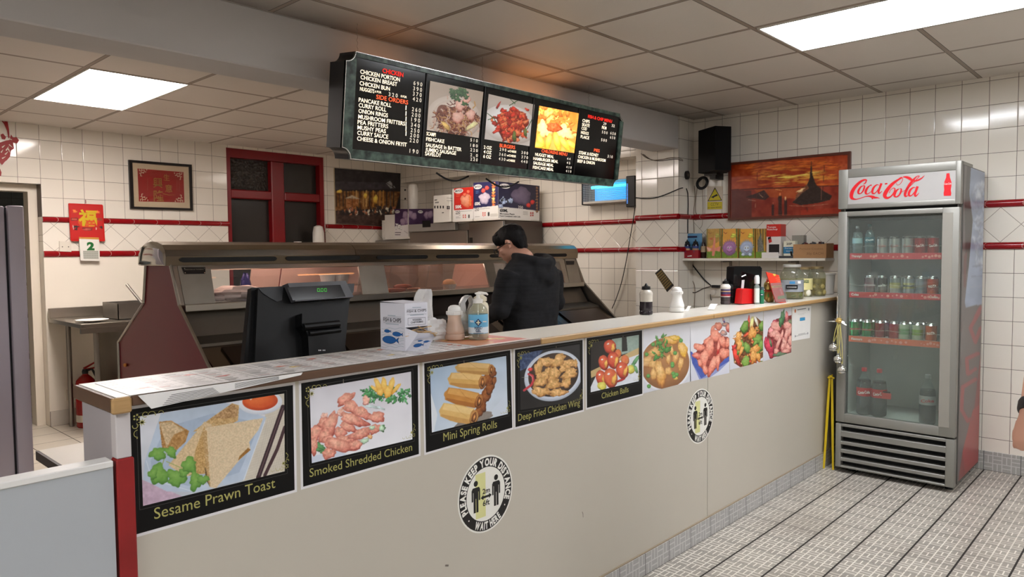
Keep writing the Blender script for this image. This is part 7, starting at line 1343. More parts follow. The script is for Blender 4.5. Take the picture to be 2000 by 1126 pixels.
P = Pic(pP, [(0, 0)]*4, 2, 2, (0, 0, 0)); nx, ny = 240, 130; aa, bb = np.broadcast_to(np.linspace(0, 1, nx)[None, :], (ny, nx)), np.broadcast_to(np.linspace(0, 1, ny)[:, None], (ny, nx)); P.nx, P.ny, P.a, P.b, P.U, P.Vv, P.im, P.d = nx, ny, aa, bb, qi[0][0]+(qi[1][0]-qi[0][0])*aa, qi[0][1]-(qi[0][1]-qi[3][1])*bb, np.zeros((ny, nx, 3)), -.004
P3 = np.array(pP.O)+P.U[..., None]*np.array(pP.U)+P.Vv[..., None]*np.array(pP.V)-np.array(CAM); zz = P3@np.array(fw); P.fx = 1000+FPX*(P3@np.array(RT))/zz; P.fy = 563-FPX*(P3@np.array(UP))/zz; P.crop(CD2); f_sea(P); P.build('painted_picture', g, rough=.3, blur=1); B(mat((60, 34, 26), .6)).prism(pP, qi, -.02, -.006).build('board', parent=g, smooth=False)
# CCTV sign, sloping black sticker, speaker, tannoy bits, cables, socket
CV = crop(1200, 300, 1420, 520, 1126); pv2 = px_(XW-.001); g = thing('cctv_sign', 'small yellow and black CCTV warning sign on the tiled wall', 'sign', (XW-.001, 2.82, 1.8)); b = B(mat((206, 190, 170), .35)); b.prism(pv2, px4(pv2, CV, [(928, 325), (1085, 325), (1085, 560), (928, 562)]), 0, .0012); YE = mat((206, 186, 30), .4); b.m(BLACK); b.flat(pv2, px4(pv2, CV, [(1006, 335), (1077, 467), (932, 475)]), .0016); b.m(YE); b.flat(pv2, px4(pv2, CV, [(1006, 350), (1067, 461), (943, 468)]), .002); b.flat(pv2, px4(pv2, CV, [(932, 482), (1078, 480), (1078, 552), (932, 555)]), .0016)
b.m(BLACK); b.flat(pv2, px4(pv2, CV, [(965, 435), (1025, 402), (1036, 418), (985, 440)]), .0024); b.flat(pv2, px4(pv2, CV, [(985, 430), (1000, 440), (985, 445)]), .0024); b.textpx(pv2, CV, 'CCTV', 965, 520, 1042, 28, .002, .0); b.textpx(pv2, CV, 'in operation', 935, 547, 1068, 18, .002, .0); b.build('sign_face', parent=g, smooth=False)
pst = Plane((XP-.0005, 0, 0), (0, -1, 0), (0, 0, 1)); g = thing('wall_sticker', 'small black sticker with gold lines stuck at a slant on the pillar', 'sticker', (XP, 3.2, 1.2)); b = B(mat((26, 22, 20), .35)); q = [(270, 515), (322, 470), (438, 622), (378, 682)]; b.prism(pst, px4(pst, CR, q), 0, .0012); b.m(mat((180, 150, 80), .4))
for i in range(9):
    f0 = .08+i*.1; A = lambda f, k_: ((q[0][0]*(1-f)+q[1][0]*f)*(1-k_)+(q[3][0]*(1-f)+q[2][0]*f)*k_, (q[0][1]*(1-f)+q[1][1]*f)*(1-k_)+(q[3][1]*(1-f)+q[2][1]*f)*k_)
    for k0 in range(8): b.stroke(pst, px4(pst, CR, [A(f0, .08+k0*.105), A(f0, .15+k0*.105)]), .003, .0016)
b.build('sticker_face', parent=g, smooth=False)
g = thing('loudspeaker', 'black wall loudspeaker mounted high in the corner', 'speaker', (5.42, 2.86, 2.05)); b = B(mat((9, 8, 9), .7, 0, .1, 5, spec=.2))
sp4 = [(at(1364, 290, 0, 5.40).y, 5.40), (at(1397, 290, 0, 5.28).y, 5.28), (at(1428, 290, 0, 5.40).y, 5.40), (at(1420, 290, 0, 5.56).y, 5.56), (at(1385, 290, 0, 5.56).y, 5.56)]
z0, z1 = at(1395, 334, 0, 5.35).z, at(1395, 249, 0, 5.35).z; zk = min(z1, 2.5); pl0 = pz_(0); b.prism(pl0, [(x, y) for y, x in sp4][::-1], z0, zk); b.build('cabinet', parent=g, ang=20, smooth=False)
B(DARKMET).box(5.46, XW-.001, sp4[3][0]+.05, sp4[3][0]+.10, z0-.05, z0+.02).box(5.44, 5.50, sp4[3][0]+.03, sp4[3][0]+.14, z0-.02, z0-.001).build('bracket', parent=g)
pf_ = py_(YB-.006); g = thing('alarm_siren', 'small round dark disc sounder on the pillar edge below the speaker', 'sounder', (5.43, YB, 1.9)); u, v = pf_.uv(1340, 342); b = B(mat((40, 36, 34), .3)); b.prism(pf_, [(u+.028*math.cos(2*PI*i/24), v+.036*math.sin(2*PI*i/24)) for i in range(24)], 0, .02); b.m(mat((110, 104, 100), .3, .6)); b.disc(pf_, u, v, .014, .0205, 16); b.build('disc', parent=g, smooth=False)
c = Vector((5.52, 2.98, at(1355, 355, 1, 2.98).z)); g = thing('cable_coil', 'tangled coil of dark cable hanging below the loudspeaker', 'cable', c); b = B(RUBBER)
for i in range(4): b.tube([c+Vector((.012*math.sin(i*2+t_), .052*math.cos(t_)*(1-.1*i), .052*math.sin(t_)*(1-.08*i))) for t_ in np.linspace(0, 2*PI, 20)], .006, 6)
b.build('coil', parent=g)
def cable(label, pts, pl, C, r, m=RUBBER, d=None, cat='cable', name='wall_cable'):
    q = [pl.uv(*C(*p_)) for p_ in pts]; P3_ = [Vector(pl.P(u, v, (d or r)+.001)) for u, v in q]; out_ = []
    for i in range(len(P3_)-1):
        p0, p1, p2, p3 = P3_[max(i-1, 0)], P3_[i], P3_[i+1], P3_[min(i+2, len(P3_)-1)]
        for t_ in np.linspace(0, 1, 6)[:-1]: out_.append(.5*((2*p1)+(-p0+p2)*t_+(2*p0-5*p1+4*p2-p3)*t_*t_+(-p0+3*p1-3*p2+p3)*t_**3))
    out_.append(P3_[-1]); o = B(m).tube(out_, r, 6).build(name); return tag(centre(o), label, cat)
GC = mat((120, 104, 88), .5)
cable('black cable sagging across the pillar from the fly killer', [(210, 437), (290, 446), (360, 446), (430, 436), (520, 406), (600, 372), (660, 348), (688, 341)], px_(XP), CV, .0045)
cable('black cable running down the pillar front to the shelf', [(714, 348), (728, 400), (732, 500), (730, 600), (728, 700), (728, 795)], py_(YB-.004), CV, .0045)
cable('black cable hanging from the fly killer down to the range', [(208, 480), (205, 560), (188, 680), (160, 840), (140, 960), (112, 1120), (70, 1300), (20, 1450), (-20, 1545)], px_(XR-.02), CV, .0045)
cable('grey cable loop running from the beam to the loudspeaker, upper one', [(270, 0), (320, 40), (400, 65), (480, 58), (560, 40), (640, 42), (686, 62)], px_(XP), CV, .003, GC)
cable('grey cable loop running from the beam to the loudspeaker, lower one', [(290, 5), (360, 55), (440, 72), (540, 62), (620, 54), (688, 72)], px_(XP), CV, .003, mat((80, 70, 62), .5))
for i, (pts, lb) in enumerate((([(772, 330), (770, 420), (774, 560), (768, 650), (770, 790)], 'brown cable dropping down the corner, leftmost of the thin ones'), ([(800, 320), (808, 450), (794, 600), (800, 790)], 'thin pale cable dropping down the corner, second from the left'), ([(838, 310), (822, 400), (812, 560), (830, 620), (815, 670)], 'thin curled grey cable in the corner under the loudspeaker'), ([(892, 240), (885, 400), (890, 530), (884, 660), (876, 720), (850, 752)], 'thin pale cable looping left of the CCTV sign'), ([(905, 230), (860, 270), (825, 310)], 'short dark cable slanting from the speaker bracket to the coil'))):
    cable(lb, pts, pv2, CV, .0025 if i else .0035, [mat((96, 72, 56), .5), GC, GC, mat((170, 156, 140), .5), RUBBER][i])
cable('black cable slanting under the shelf to the socket', [(570, 395), (620, 460), (700, 560), (770, 625)], pv2, CR, .005); cable('grey cable looping under the shelf, lower left of the socket', [(590, 410), (575, 480), (572, 600), (590, 670), (630, 685), (700, 650), (780, 630)], pv2, CR, .004, mat((84, 74, 68), .5)); cable('thin cable hanging down below the shelf to the counter', [(610, 430), (600, 560), (625, 640), (620, 830)], pv2, CR, .003, GC)
cable('short cable trailing from the plug behind the vinegar bottle', [(765, 690), (765, 730), (772, 755)], pv2, CR, .003)
g = socket('wall_socket', 'white plug and socket on the right wall behind the vinegar bottle', px_(XW-.022), CR, [(765, 640), (850, 640), (850, 720), (765, 720)]); b = B(mat((210, 202, 190), .35)); p = px_(XW-.022); u, v = p.uv(*CR(795, 685)); b.prism(p, [(u+.022*math.cos(2*PI*i/20), v+.022*math.sin(2*PI*i/20)) for i in range(20)], 0, .03); b.build('plug', parent=g); b = B(RUBBER); u, v = p.uv(*CR(815, 632)); b.prism(p, [(u-.03, v-.01), (u+.035, v-.01), (u+.035, v+.012), (u-.03, v+.012)], 0, .03); b.build('adaptor', parent=g)
# fly killer
CFK = crop(1130, 320, 1260, 420, 1464); xf = 5.71; p = px_(xf); q = px4(p, CFK, [(95, 440), (1050, 400), (1050, 790), (110, 880)]); y1, y0 = -q[0][0], -q[1][0]; z1, z0 = max(q[0][1], q[1][1])+.012, q[3][1]+.02
g = thing('fly_killer', 'wall-mounted electric fly killer glowing bright blue', 'fly killer', (5.77, (y0+y1)/2, z0)); b = B(mat((196, 190, 180), .4)); b.box(5.815, XR-.001, y0, y1, z0, z1); b.box(xf, XR-.001, y0, y1, z0-.022, z0, .003, 1); b.box(xf, XR-.001, y0, y1, z1, z1+.01); b.build('housing', parent=g)
B(mat((24, 22, 22), .4)).box(xf-.005, XR-.001, y1, y1+.015, z0-.03, z1+.015, .003, 1).build('left_cap', parent=g)
xe = 5.70; yE0, yE1 = at(1240, 370, 0, xe).y, at(1222, 370, 0, xe).y; zE0, zE1 = at(1230, 404, 0, xe).z, at(1230, 343, 0, xe).z; yE1 = y0; b = B(mat((16, 15, 16), .35)); b.box(xe, XR-.001, yE0, yE1, zE0, zE1, .006, 1); b.m(emis((90, 150, 255), 1.2)); pe_ = px_(xe-.0005)
for i in range(14): z = zE0+.035+i*(zE1-zE0-.10)/14; b.rect(pe_, -yE1+.012, -yE1+.024, z, z+.006, 0)
b.build('end_box', parent=g, ang=20)
b = B(emis((60, 225, 255), 2.4)); b.tube([(5.775, y0+.01, z1-.045), (5.775, y1-.06, z1-.05)], .014, 12); b.build('blue_tube', parent=g); b = B(emis((40, 160, 230), .95)); b.box(5.812, 5.815, y0+.01, y1-.07, z0+.01, z1-.01); b.m(mat((60, 56, 54), .4)); b.box(5.812, 5.815, y1-.07, y1-.01, z0+.01, z1-.01); b.build('glow_panel', parent=g)
b = B(mat((206, 206, 206), .3, .7))
for i in range(46): y = y0+(y1-y0)*i/45; b.tube([(xf+.004, y, z0), (xf+.004, y, z1)], .0015, 4)
for i in range(11): z = z0+.008+(z1-z0-.012)*i/10; b.tube([(xf+.004, y0, z), (xf+.004, y1, z)], .0016, 4)
b.build('wire_guard', parent=g)
# ================================================================== DRINKS FRIDGE
FX = 4.90; F1, F2, F3 = crop(1620, 300, 1960, 500, 1914), crop(1620, 440, 1900, 700, 1213), crop(1620, 660, 1960, 980, 1196)
pQ = px_(FX); y0F, y1F = .985, 1.676; FG = mat((140, 138, 132), .42, .35, .05, 2, .03, 60); FD = mat((100, 98, 94), .5, .3)
g = thing('drinks_fridge', 'tall grey glass-door drinks fridge with a red script logo on top', 'fridge', (5.23, 1.33, 0)); DF = g
ZB, ZD0, ZD1, ZC0, ZC1 = .035, .335, 1.705, 1.722, 1.975
b = B(FD); b.box(4.955, 5.55, y0F, y0F+.02, .05, 1.955).box(4.955, 5.55, y1F-.02, y1F, .05, 1.955).box(5.53, 5.55, y0F+.02, y1F-.02, .05, 1.955).box(4.955, 5.53, y0F+.02, y1F-.02, 1.93, 1.955).box(4.955, 5.53, y0F+.02, y1F-.02, .05, .36); b.build('cabinet', parent=g, smooth=False)
b = B(mat((206, 206, 202), .5)); b.box(4.96, 5.53, y0F+.02, y0F+.028, .36, 1.93).box(4.96, 5.53, y1F-.028, y1F-.02, .36, 1.93).box(5.50, 5.53, y0F+.028, y1F-.028, .36, 1.93).box(4.96, 5.50, y0F+.028, y1F-.028, .36, .366); b.m(mat((40, 40, 40), .6)); b.box(4.96, 5.50, y0F+.028, y1F-.028, 1.66, 1.93); b.build('liner', parent=g, smooth=False); B(emis((226, 240, 255), 5)).box(4.966, 4.972, y1F-.034, y1F-.029, .42, 1.62).build('light_strip', parent=g)
# canopy with sign
b = B(FG); s4 = [pQ.uv(*F1(*r)) for r in ((205, 262), (1388, 180), (1372, 500), (190, 550))]; sy0, sy1, sz0, sz1 = -s4[1][0], -s4[0][0], (s4[2][1]+s4[3][1])/2, (s4[0][1]+s4[1][1])/2
b.box(FX, 4.955, y0F, sy0, ZC0, ZC1, .006, 2).box(FX, 4.955, sy1, y1F, ZC0, ZC1, .006, 2).box(FX, 4.955, sy0-.003, sy1+.003, sz1, ZC1, .006, 2).box(FX, 4.955, sy0-.003, sy1+.003, ZC0, sz0, .006, 2); b.box(4.93, 5.2, y0F, y1F, ZC1-.02, ZC1-.002); b.build('canopy', parent=g)
b = B(mat((168, 165, 162), .35)); b.box(FX+.006, FX+.03, sy0-.004, sy1+.004, sz0-.004, sz1+.004); o = b.build('sign_panel', parent=g, smooth=False)
RD = mat((206, 30, 38), .35, 0, 0); p6 = px_(FX+.0055); b = B(RD)
def sm(pts, n=5):
    o_ = []
    for i in range(len(pts)-1):
        p0, p1, p2, p3 = [np.array(pts[j], float) for j in (max(i-1, 0), i, i+1, min(i+2, len(pts)-1))]
        for t_ in np.linspace(0, 1, n+1)[:-1]: o_.append(tuple(.5*((2*p1)+(-p0+p2)*t_+(2*p0-5*p1+4*p2-p3)*t_*t_+(-p0+3*p1-3*p2+p3)*t_**3)))
    return o_+[tuple(pts[-1])]
def script(b, pl, f, sc, d=.0004):
    """the flowing red script: strokes of (x, y, width) in the panel's own units"""
    for k_, st in enumerate(([(402, 308, 4), (408, 292, 12), (385, 287, 16), (345, 305, 22), (300, 345, 28), (262, 395, 32), (244, 440, 34), (243, 478, 30), (262, 496, 20), (300, 500, 9), (350, 486, 7), (400, 470, 8), (440, 466, 14), (475, 474, 24), (500, 482, 18), (530, 484, 10), (556, 492, 2)],
        [(404, 300, 10), (395, 322, 12), (372, 335, 4)], [(470, 470, 4), (472, 492, 12), (478, 500, 2)],
        [(372, 352, 5), (345, 365, 14), (322, 400, 20), (318, 430, 18), (335, 440, 10), (362, 420, 12), (380, 385, 16), (385, 355, 12), (372, 350, 6)],
        [(465, 345, 14), (445, 350, 8), (418, 375, 18), (400, 410, 22), (402, 438, 16), (425, 440, 8), (470, 405, 4)],
        [(545, 345, 4), (520, 342, 10), (488, 370, 18), (472, 410, 20), (478, 436, 14), (505, 430, 8), (540, 385, 8), (560, 340, 8)], [(572, 325, 20), (555, 370, 20), (540, 415, 18), (548, 436, 12), (580, 410, 3)],
        [(610, 332, 12), (638, 327, 12)],
        [(735, 320, 4), (748, 345, 4), (780, 330, 5), (806, 285, 5), (795, 258, 5), (760, 275, 4), (740, 305, 4)], [(800, 262, 10), (750, 290, 18), (695, 330, 26), (645, 385, 32), (612, 440, 34), (612, 472, 28), (640, 486, 18), (680, 465, 12), (712, 420, 12), (720, 385, 10), (700, 378, 6), (672, 400, 5), (658, 432, 6)],
        [(770, 385, 5), (745, 398, 14), (722, 430, 20), (716, 462, 18), (735, 474, 10), (765, 455, 12), (785, 420, 16), (790, 390, 12), (775, 384, 6)],
        [(808, 256, 6), (840, 256, 18), (875, 268, 24), (905, 288, 20), (940, 298, 14), (980, 288, 14), (1015, 268, 10), (1048, 238, 2)],
        [(795, 420, 4), (840, 395, 4), (900, 345, 5), (955, 285, 6), (985, 252, 6), (985, 243, 6), (960, 250, 8), (925, 285, 18), (885, 335, 22), (852, 390, 22), (832, 440, 22), (838, 468, 14), (870, 455, 4)],
        [(945, 370, 4), (920, 372, 10), (890, 398, 18), (874, 436, 20), (880, 462, 14), (905, 456, 8), (940, 415, 8), (960, 370, 8)], [(970, 358, 20), (955, 400, 20), (940, 445, 18), (950, 466, 12), (985, 430, 3)])):
        pts = sm([(x, y, w) for x, y, w in st]); b.stroke(pl, [f(x, y) for x, y, w in pts], [max(w, 1)*sc for x, y, w in pts], d+.00006*k_)
rect = lambda x, y: ((lambda a: (a[0], a[1]))(p6.uv(*F1(x, y))))
script(b, p6, rect, abs(p6.uv(*F1(601, 350))[0]-p6.uv(*F1(600, 350))[0])*1.3)
b.build('red_lettering', parent=g, smooth=False); b = B(RD)
b.flat(p6, [rect(x, y) for x, y in ((1287, 216), (1320, 214), (1326, 262), (1342, 312), (1342, 350), (1334, 398), (1340, 432), (1337, 461), (1258, 464), (1255, 432), (1262, 398), (1258, 350), (1262, 312), (1282, 262))], .0004)
b.m(mat((230, 220, 216), .4)); b.text(p6, 'Coca-Cola', rect(1263, 342)[0], rect(1263, 342)[1], .012, rect(1338, 342)[0]-rect(1263, 342)[0], .0008, .0); b.build('bottle_emblem', parent=g, smooth=False)
# door
b = B(FG); gl = [pQ.uv(*F1(195, 690)), pQ.uv(*F1(1243, 650)), pQ.uv(*F3(740, 605)), pQ.uv(*F3(95, 518))]; gy1, gy0 = -gl[0][0], -gl[1][0]; gz1, gz0 = (gl[0][1]+gl[1][1])/2, (gl[2][1]+gl[3][1])/2
b.box(FX, 4.952, y0F+.004, gy0, ZD0, ZD1, .006, 2).box(FX, 4.952, gy1, y1F-.002, ZD0, ZD1, .006, 2).box(FX, 4.952, gy0-.004, gy1+.004, gz1, ZD1, .006, 2).box(FX, 4.952, gy0-.004, gy1+.004, ZD0, gz0, .006, 2); b.build('door_frame', parent=g)
sy_ = -pQ.uv(*F1(1362, 650))[0]; B(mat((150, 146, 138), .45, .2)).box(FX-.002, FX+.006, sy_, gy0, gz0, gz1, .002, 1).build('inner_door_strip', parent=g); B(RUBBER).box(FX+.03, FX+.036, gy1-.008, gy1, gz0, gz1).build('door_seal', parent=g)
B(glass((236, 242, 238), .0, .035)).box(FX+.018, FX+.022, gy0-.002, gy1+.002, gz0-.002, gz1+.002).build('door_glass', parent=g, smooth=False)
b = B(CHROME); hy = -pQ.uv(1638, 600)[0]; hz0, hz1 = pQ.uv(1638, 640)[1], pQ.uv(1638, 574)[1]; b.tube([(FX-.001, hy, hz0), (FX-.022, hy, hz0+.012), (FX-.022, hy, hz1-.012), (FX-.001, hy, hz1)], .005, 10); b.build('door_handle', parent=g)
# grille
b = B(FG); sl = [(605, 635), (675, 705), (728, 760), (785, 817), (841, 872)]; gy_a, gy_b = -pQ.uv(*F3(78, 700))[0], -pQ.uv(*F3(795, 800))[0]; zs = [(pQ.uv(*F3(78, b_))[1], pQ.uv(*F3(78, a_))[1]) for a_, b_ in sl]
ed = [ZB]+[v for z in zs[::-1] for v in z]+[.325]
b.box(FX, 4.952, y0F+.004, gy_b, ZB, .325, .006, 2).box(FX, 4.952, gy_a, y1F-.002, ZB, .325, .006, 2)
for i in range(0, len(ed), 2): b.box(FX+.001, 4.952, gy_b-.003, gy_a+.003, ed[i], ed[i+1], .003, 1)
b.build('grille', parent=g); B(mat((12, 12, 12), .8)).box(4.945, 4.95, gy_b, gy_a, ZB+.01, .32).build('grille_backing', parent=g)
for y in (y0F+.05, y1F-.08): 
    for x in (5.0, 5.47): B(BLACK).lathe((x, y, 0), [(.022, 0), (.022, .05)], 14).build('foot', parent=g)
# side panel art
pSd = py_(y0F-.001)
def f_fs(P):
    P.grad((92, 86, 86), (84, 76, 78)); P.tex(60, 8)
    P.poly([(1915, 690), (1935, 560), (1932, 880), (1912, 900), (1870, 950), (1880, 880), (1900, 820)], (128, 42, 46), 6, 30); P.poly([(1880, 880), (1900, 800), (1925, 780), (1920, 890), (1885, 930)], (150, 36, 40), 4, 30)
    for st in ([(1912, 610), (1895, 640), (1905, 668), (1915, 640)], [(1910, 690), (1888, 700), (1890, 730), (1905, 720)], [(1905, 740), (1880, 755), (1878, 800), (1890, 822), (1900, 815)], [(1915, 600), (1905, 620)]): P.line(st, 7, (140, 44, 50))
    P.poly([(1896, 322), (1938, 336), (1925, 592), (1886, 600), (1884, 590), (1892, 520), (1900, 430), (1892, 370)], (140, 156, 182), 14, 26)
    P.poly([(1889, 322), (1896, 326), (1893, 380), (1899, 430), (1892, 520), (1886, 540), (1884, 400)], (26, 20, 22)); P.poly([(1882, 500), (1889, 490), (1886, 560), (1882, 560)], (90, 26, 30))
    for _ in range(60): P.blob(rng.normal(1915, 7), rng.uniform(350, 520), rng.uniform(2, 6), rng.uniform(4, 14), rng.uniform(-30, 30), (176, 184, 200), jag=.3, tex=10, k=.35)
    P.line([(1900, 520), (1928, 516)], 3, (110, 120, 150), .6); P.line([(1898, 540), (1926, 538)], 3, (110, 120, 150), .6); P.line([(1895, 560), (1925, 557)], 3, (150, 160, 180), .6); P.line([(1928, 400), (1934, 398)], 14, (120, 70, 80), .5)
pts = [Vector(pSd.P(u, v)) for u, v in ((4.96, 1.95), (5.548, 1.95), (5.548, .06), (4.96, .06))]
def pxl(v): c = v-CAM; z = c.dot(fw); return (1000+FPX*c.dot(RT)/z, 563-FPX*c.dot(UP)/z)
P = Pic(pSd, [pxl(v) for v in pts], 110, 330, (90, 86, 86)); f_fs(P); P.build('side_wrap', g, rough=.3, blur=1)
# shelves, price strips
pR_ = px_(4.985); strips = ((230, 283, 237, 290, 'Thirsty?', (196, 56, 66)), (553, 605, 587, 635, 'Colas', (190, 44, 56)), (925, 975, 990, 1042, 'Flavours', (214, 104, 72)))
SHZ = []
for k_, (a, a2, c, c2, tx, col) in enumerate(strips):
    zt_ = (pR_.uv(*F2(162, a))[1]+pR_.uv(*F2(940, c))[1])/2; zb_ = (pR_.uv(*F2(162, a2))[1]+pR_.uv(*F2(940, c2))[1])/2; SHZ.append(zt_-.012); xa, xb = y0F+.03, y1F-.03
    b = B(mat((220, 220, 220), .4, .3)); b.box(4.99, 5.49, xa, xb, zt_-.020, zt_-.013); b.build('shelf', parent=g); b = B(mat(col, .3)); b.box(4.983, 4.989, xa, xb, zb_, zt_); b.m(PAPER); pp = px_(4.9825); u, v = pp.uv(*F2(185, (a+a2)/2+8)); b.text(pp, tx, u, (zt_+zb_)/2-.006, .014, None, .0004, .02)
    if k_ == 1: b.text(pp, tx, pp.uv(*F2(845, 610))[0], (zt_+zb_)/2-.006, .014, None, .0004, .02)
    b.m(mat((230, 150, 140), .4))
    for x in (350, 375, 395, 450, 500, 540, 575, 615, 660, 790, 815, 845, 870, 900, 930): u = pp.uv(*F2(x, 280))[0]; b.disc(pp, u, (zt_+zb_)/2+rng.uniform(-.006, .006), rng.uniform(.003, .0095), .0004, 14)
    b.build('price_strip', parent=g, smooth=False)
    b = B(mat((200, 200, 200), .2, .8)); b.tube([(4.99, y0F+.03+(y1F-y0F-.06)*t_/20, zt_+.045+.003*math.sin(t_*1.7)) for t_ in range(21)], .0018, 5); b.build('wire_rail', parent=g)
SHX = 5.035
SHINYCAN = dict(rough=.22, metal=.7, var=0)
def can(label, y, z, cols, x=SHX, txt=None, grp='drinks cans in the fridge', tcol=(240, 236, 232), ang=0):
    c = Vector((x, y, z)); g = thing('drinks_can', label, 'can', c, group=grp); AL = mat((206, 206, 206), .2, 1, 0); b = B(AL); b.lathe(c, [(.024, 0), (.026, .003), (.033, .012)], 22, cap1=False); b.lathe(c, [(.033, .103), (.027, .113), (.0275, .116), (.026, .1165), (.025, .114)], 22, cap0=False); b.build('rim', parent=g)
    b = B(mat(cols[0], **SHINYCAN)); b.lathe(c, [(.033, .012), (.0331, .103)], 22, cap0=False, cap1=False)
    if len(cols) > 1: b.m(mat(cols[1], **SHINYCAN)); b.lathe(c, [(.0333, .04), (.0333, .075)], 22, cap0=False, cap1=False)
    if len(cols) > 2: b.m(mat(cols[2], **SHINYCAN)); b.lathe(c, [(.0335, .05), (.0335, .062)], 22, cap0=False, cap1=False)
    b.build('body', parent=g)
    if txt:
        vd_ = Vector((c.x, c.y, 0)).normalized(); pq = Plane(c-vd_*.0338, (vd_.y, -vd_.x, 0), (0, 0, 1)); b = B(mat(tcol, .4)); b.text(pq, txt, 0, .050, .016, .042, .0, .02, R(8), align='c'); b.build('lettering', parent=g, smooth=False)
yof = lambda x, z: at(*F2(x, 120), 0, SHX).y
RC, DC, = (186, 24, 30), (190, 188, 188)
z = SHZ[0]
for x, cols, t_, lb in ((448, (DC,), 'Coke', 'leftmost silver diet cola can on the top shelf of the drinks fridge'), (553, (DC,), 'Coke', 'middle silver diet cola can on the top fridge shelf'), (660, (DC,), 'Coke', 'silver diet cola can next to the red cans on the top fridge shelf'), (768, (RC,), 'Coca-Cola', 'red cola can on the top fridge shelf, left of the two'), (880, (RC,), 'Coca-Cola', 'red cola can at the right end of the top fridge shelf')): can(lb, yof(x, z), z, cols, txt=t_, tcol=(170, 60, 60) if cols[0] == DC else (236, 226, 220))
z = SHZ[1]
for x, cols, t_, lb, tc in ((347, ((96, 70, 76), (120, 60, 70), (200, 190, 190)), None, 'dark mauve can, leftmost on the middle fridge shelf', None), (450, ((110, 100, 100),), 'cola', 'dark grey can with pale script on the middle fridge shelf', (226, 222, 216)), (560, ((170, 176, 176), (206, 196, 120)), None, 'silver can with a pale yellow band on the middle fridge shelf', None), (678, ((176, 180, 184), (214, 204, 140), (70, 80, 100)), None, 'silver can with a cream and dark band on the middle fridge shelf', None), (782, ((150, 156, 168),), None, 'plain silver can beside the orange one on the middle fridge shelf', None), (880, ((206, 70, 34),), 'FANTA', 'orange and dark can at the right end of the middle fridge shelf', (240, 236, 230))): can(lb, yof(x, z), z, cols, txt=t_, tcol=tc or (240, 236, 232))
z = SHZ[2]
for x, cols, t_, lb in ((225, ((20, 130, 66), (40, 150, 80), (206, 90, 80)), None, 'front green can at the left end of the lowest can shelf'), (330, ((20, 130, 66), (40, 150, 80), (206, 90, 80)), None, 'second front green can on the lowest can shelf'), (440, ((150, 20, 34),), None, 'dark red can beside the green ones on the lowest can shelf'), (560, ((176, 30, 34),), None, 'brighter red can near the middle of the lowest can shelf'), (645, ((196, 212, 190), (130, 180, 130)), None, 'pale green and white can on the lowest can shelf, left of the two'), (760, ((200, 214, 190), (150, 190, 80)), None, 'pale green and white can on the lowest can shelf, right of the two'), (875, ((216, 100, 40),), 'FANTA', 'orange can at the right end of the lowest can shelf')): can(lb, yof(x, z), z, cols, txt=t_)
for x, zi, cols, lb in ((275, 2, ((20, 130, 66),), 'green can in the second row, behind the two front green ones'), (385, 2, ((20, 130, 66),), 'green can in the second row, right of the other rear green one'), (490, 2, ((150, 20, 34),), 'dark red can in the second row of the lowest can shelf'), (700, 2, ((190, 206, 190),), 'pale can in the second row behind the pale green cans'), (810, 2, ((196, 200, 196),), 'white can in the second row near the orange can'), (500, 0, (DC,), 'silver can in the second row of the top fridge shelf'), (720, 0, (RC,), 'red can in the second row of the top fridge shelf'), (830, 0, (RC,), 'second-row red can near the right end of the top fridge shelf'), (620, 1, ((170, 176, 176),), 'silver can in the second row of the middle fridge shelf')): can(lb, yof(x, 0)*1.016, SHZ[zi], cols, x=SHX+.078)
def bottle(label, c, h, r, liquid, lvl, lab, capc, txt=None):
    g = thing('drinks_bottle', label, 'bottle', c, group='plastic drinks bottles in the fridge'); pr = [(r*.8, 0), (r*.95, h*.02), (r, h*.06), (r, h*.40), (r*.94, h*.46), (r, h*.56), (r*.9, h*.68), (r*.55, h*.80), (r*.32, h*.88), (r*.30, h*.93)]
    b = B(liquid); low = [q for q in pr if q[1] <= h*lvl]; b.lathe(c, [(q[0]*.97, q[1]) for q in low]+[(low[-1][0]*.9, h*lvl)], 24); b.build('drink', parent=g); b = B(glass((226, 230, 230), .0, .08)); b.lathe(c, pr, 24, cap0=False, cap1=False); b.build('plastic', parent=g)
    B(capc).lathe(c, [(r*.34, h*.92), (r*.36, h*.925), (r*.36, h*.99), (r*.3, h)], 18).build('cap', parent=g); b = B(lab); b.lathe(c, [(r*1.01, h*.40), (r*1.01, h*.58)], 24, cap0=False, cap1=False)
    if txt: vd_ = Vector((c.x, c.y, 0)).normalized(); pq = Plane(c-vd_*(r*1.03), (vd_.y, -vd_.x, 0), (0, 0, 1)); b.m(mat(txt[1], .4)); b.text(pq, txt[0], 0, h*.46, h*.06, r*1.5, 0, .02, R(6), align='c')
    b.build('label', parent=g)
yb = lambda x, xx, y_=400: at(*F3(x, y_), 0, xx).y
for x, lb in ((237, 'large cola bottle with red cap, left of the pair at the fridge bottom'), (341, 'large cola bottle with red cap, right of the pair at the fridge bottom')): bottle(lb, Vector((5.10, yb(x, 5.10), .368)), .31, .047, mat((30, 20, 20), .1), .74, mat((186, 30, 40), .35), mat((200, 36, 44), .35), ('Coca-Cola', (236, 230, 226)))
bottle('large diet cola bottle with a silver label alone at the fridge bottom', Vector((5.06, yb(675, 5.06), .368)), .31, .047, mat((34, 24, 24), .1), .70, mat((170, 166, 164), .35), mat((150, 150, 150), .35), ('Coke', (190, 50, 60)))
c = Vector((SHX, at(*F2(340, 150), 0, SHX).y, SHZ[0])); bottle('dark green-blue juice bottle with OASIS on its sleeve, top fridge shelf', c, .20, .030, mat((30, 80, 90), .2), .80, mat((36, 96, 110), .35), mat((40, 110, 110), .3), ('Oasis', (236, 236, 236)))
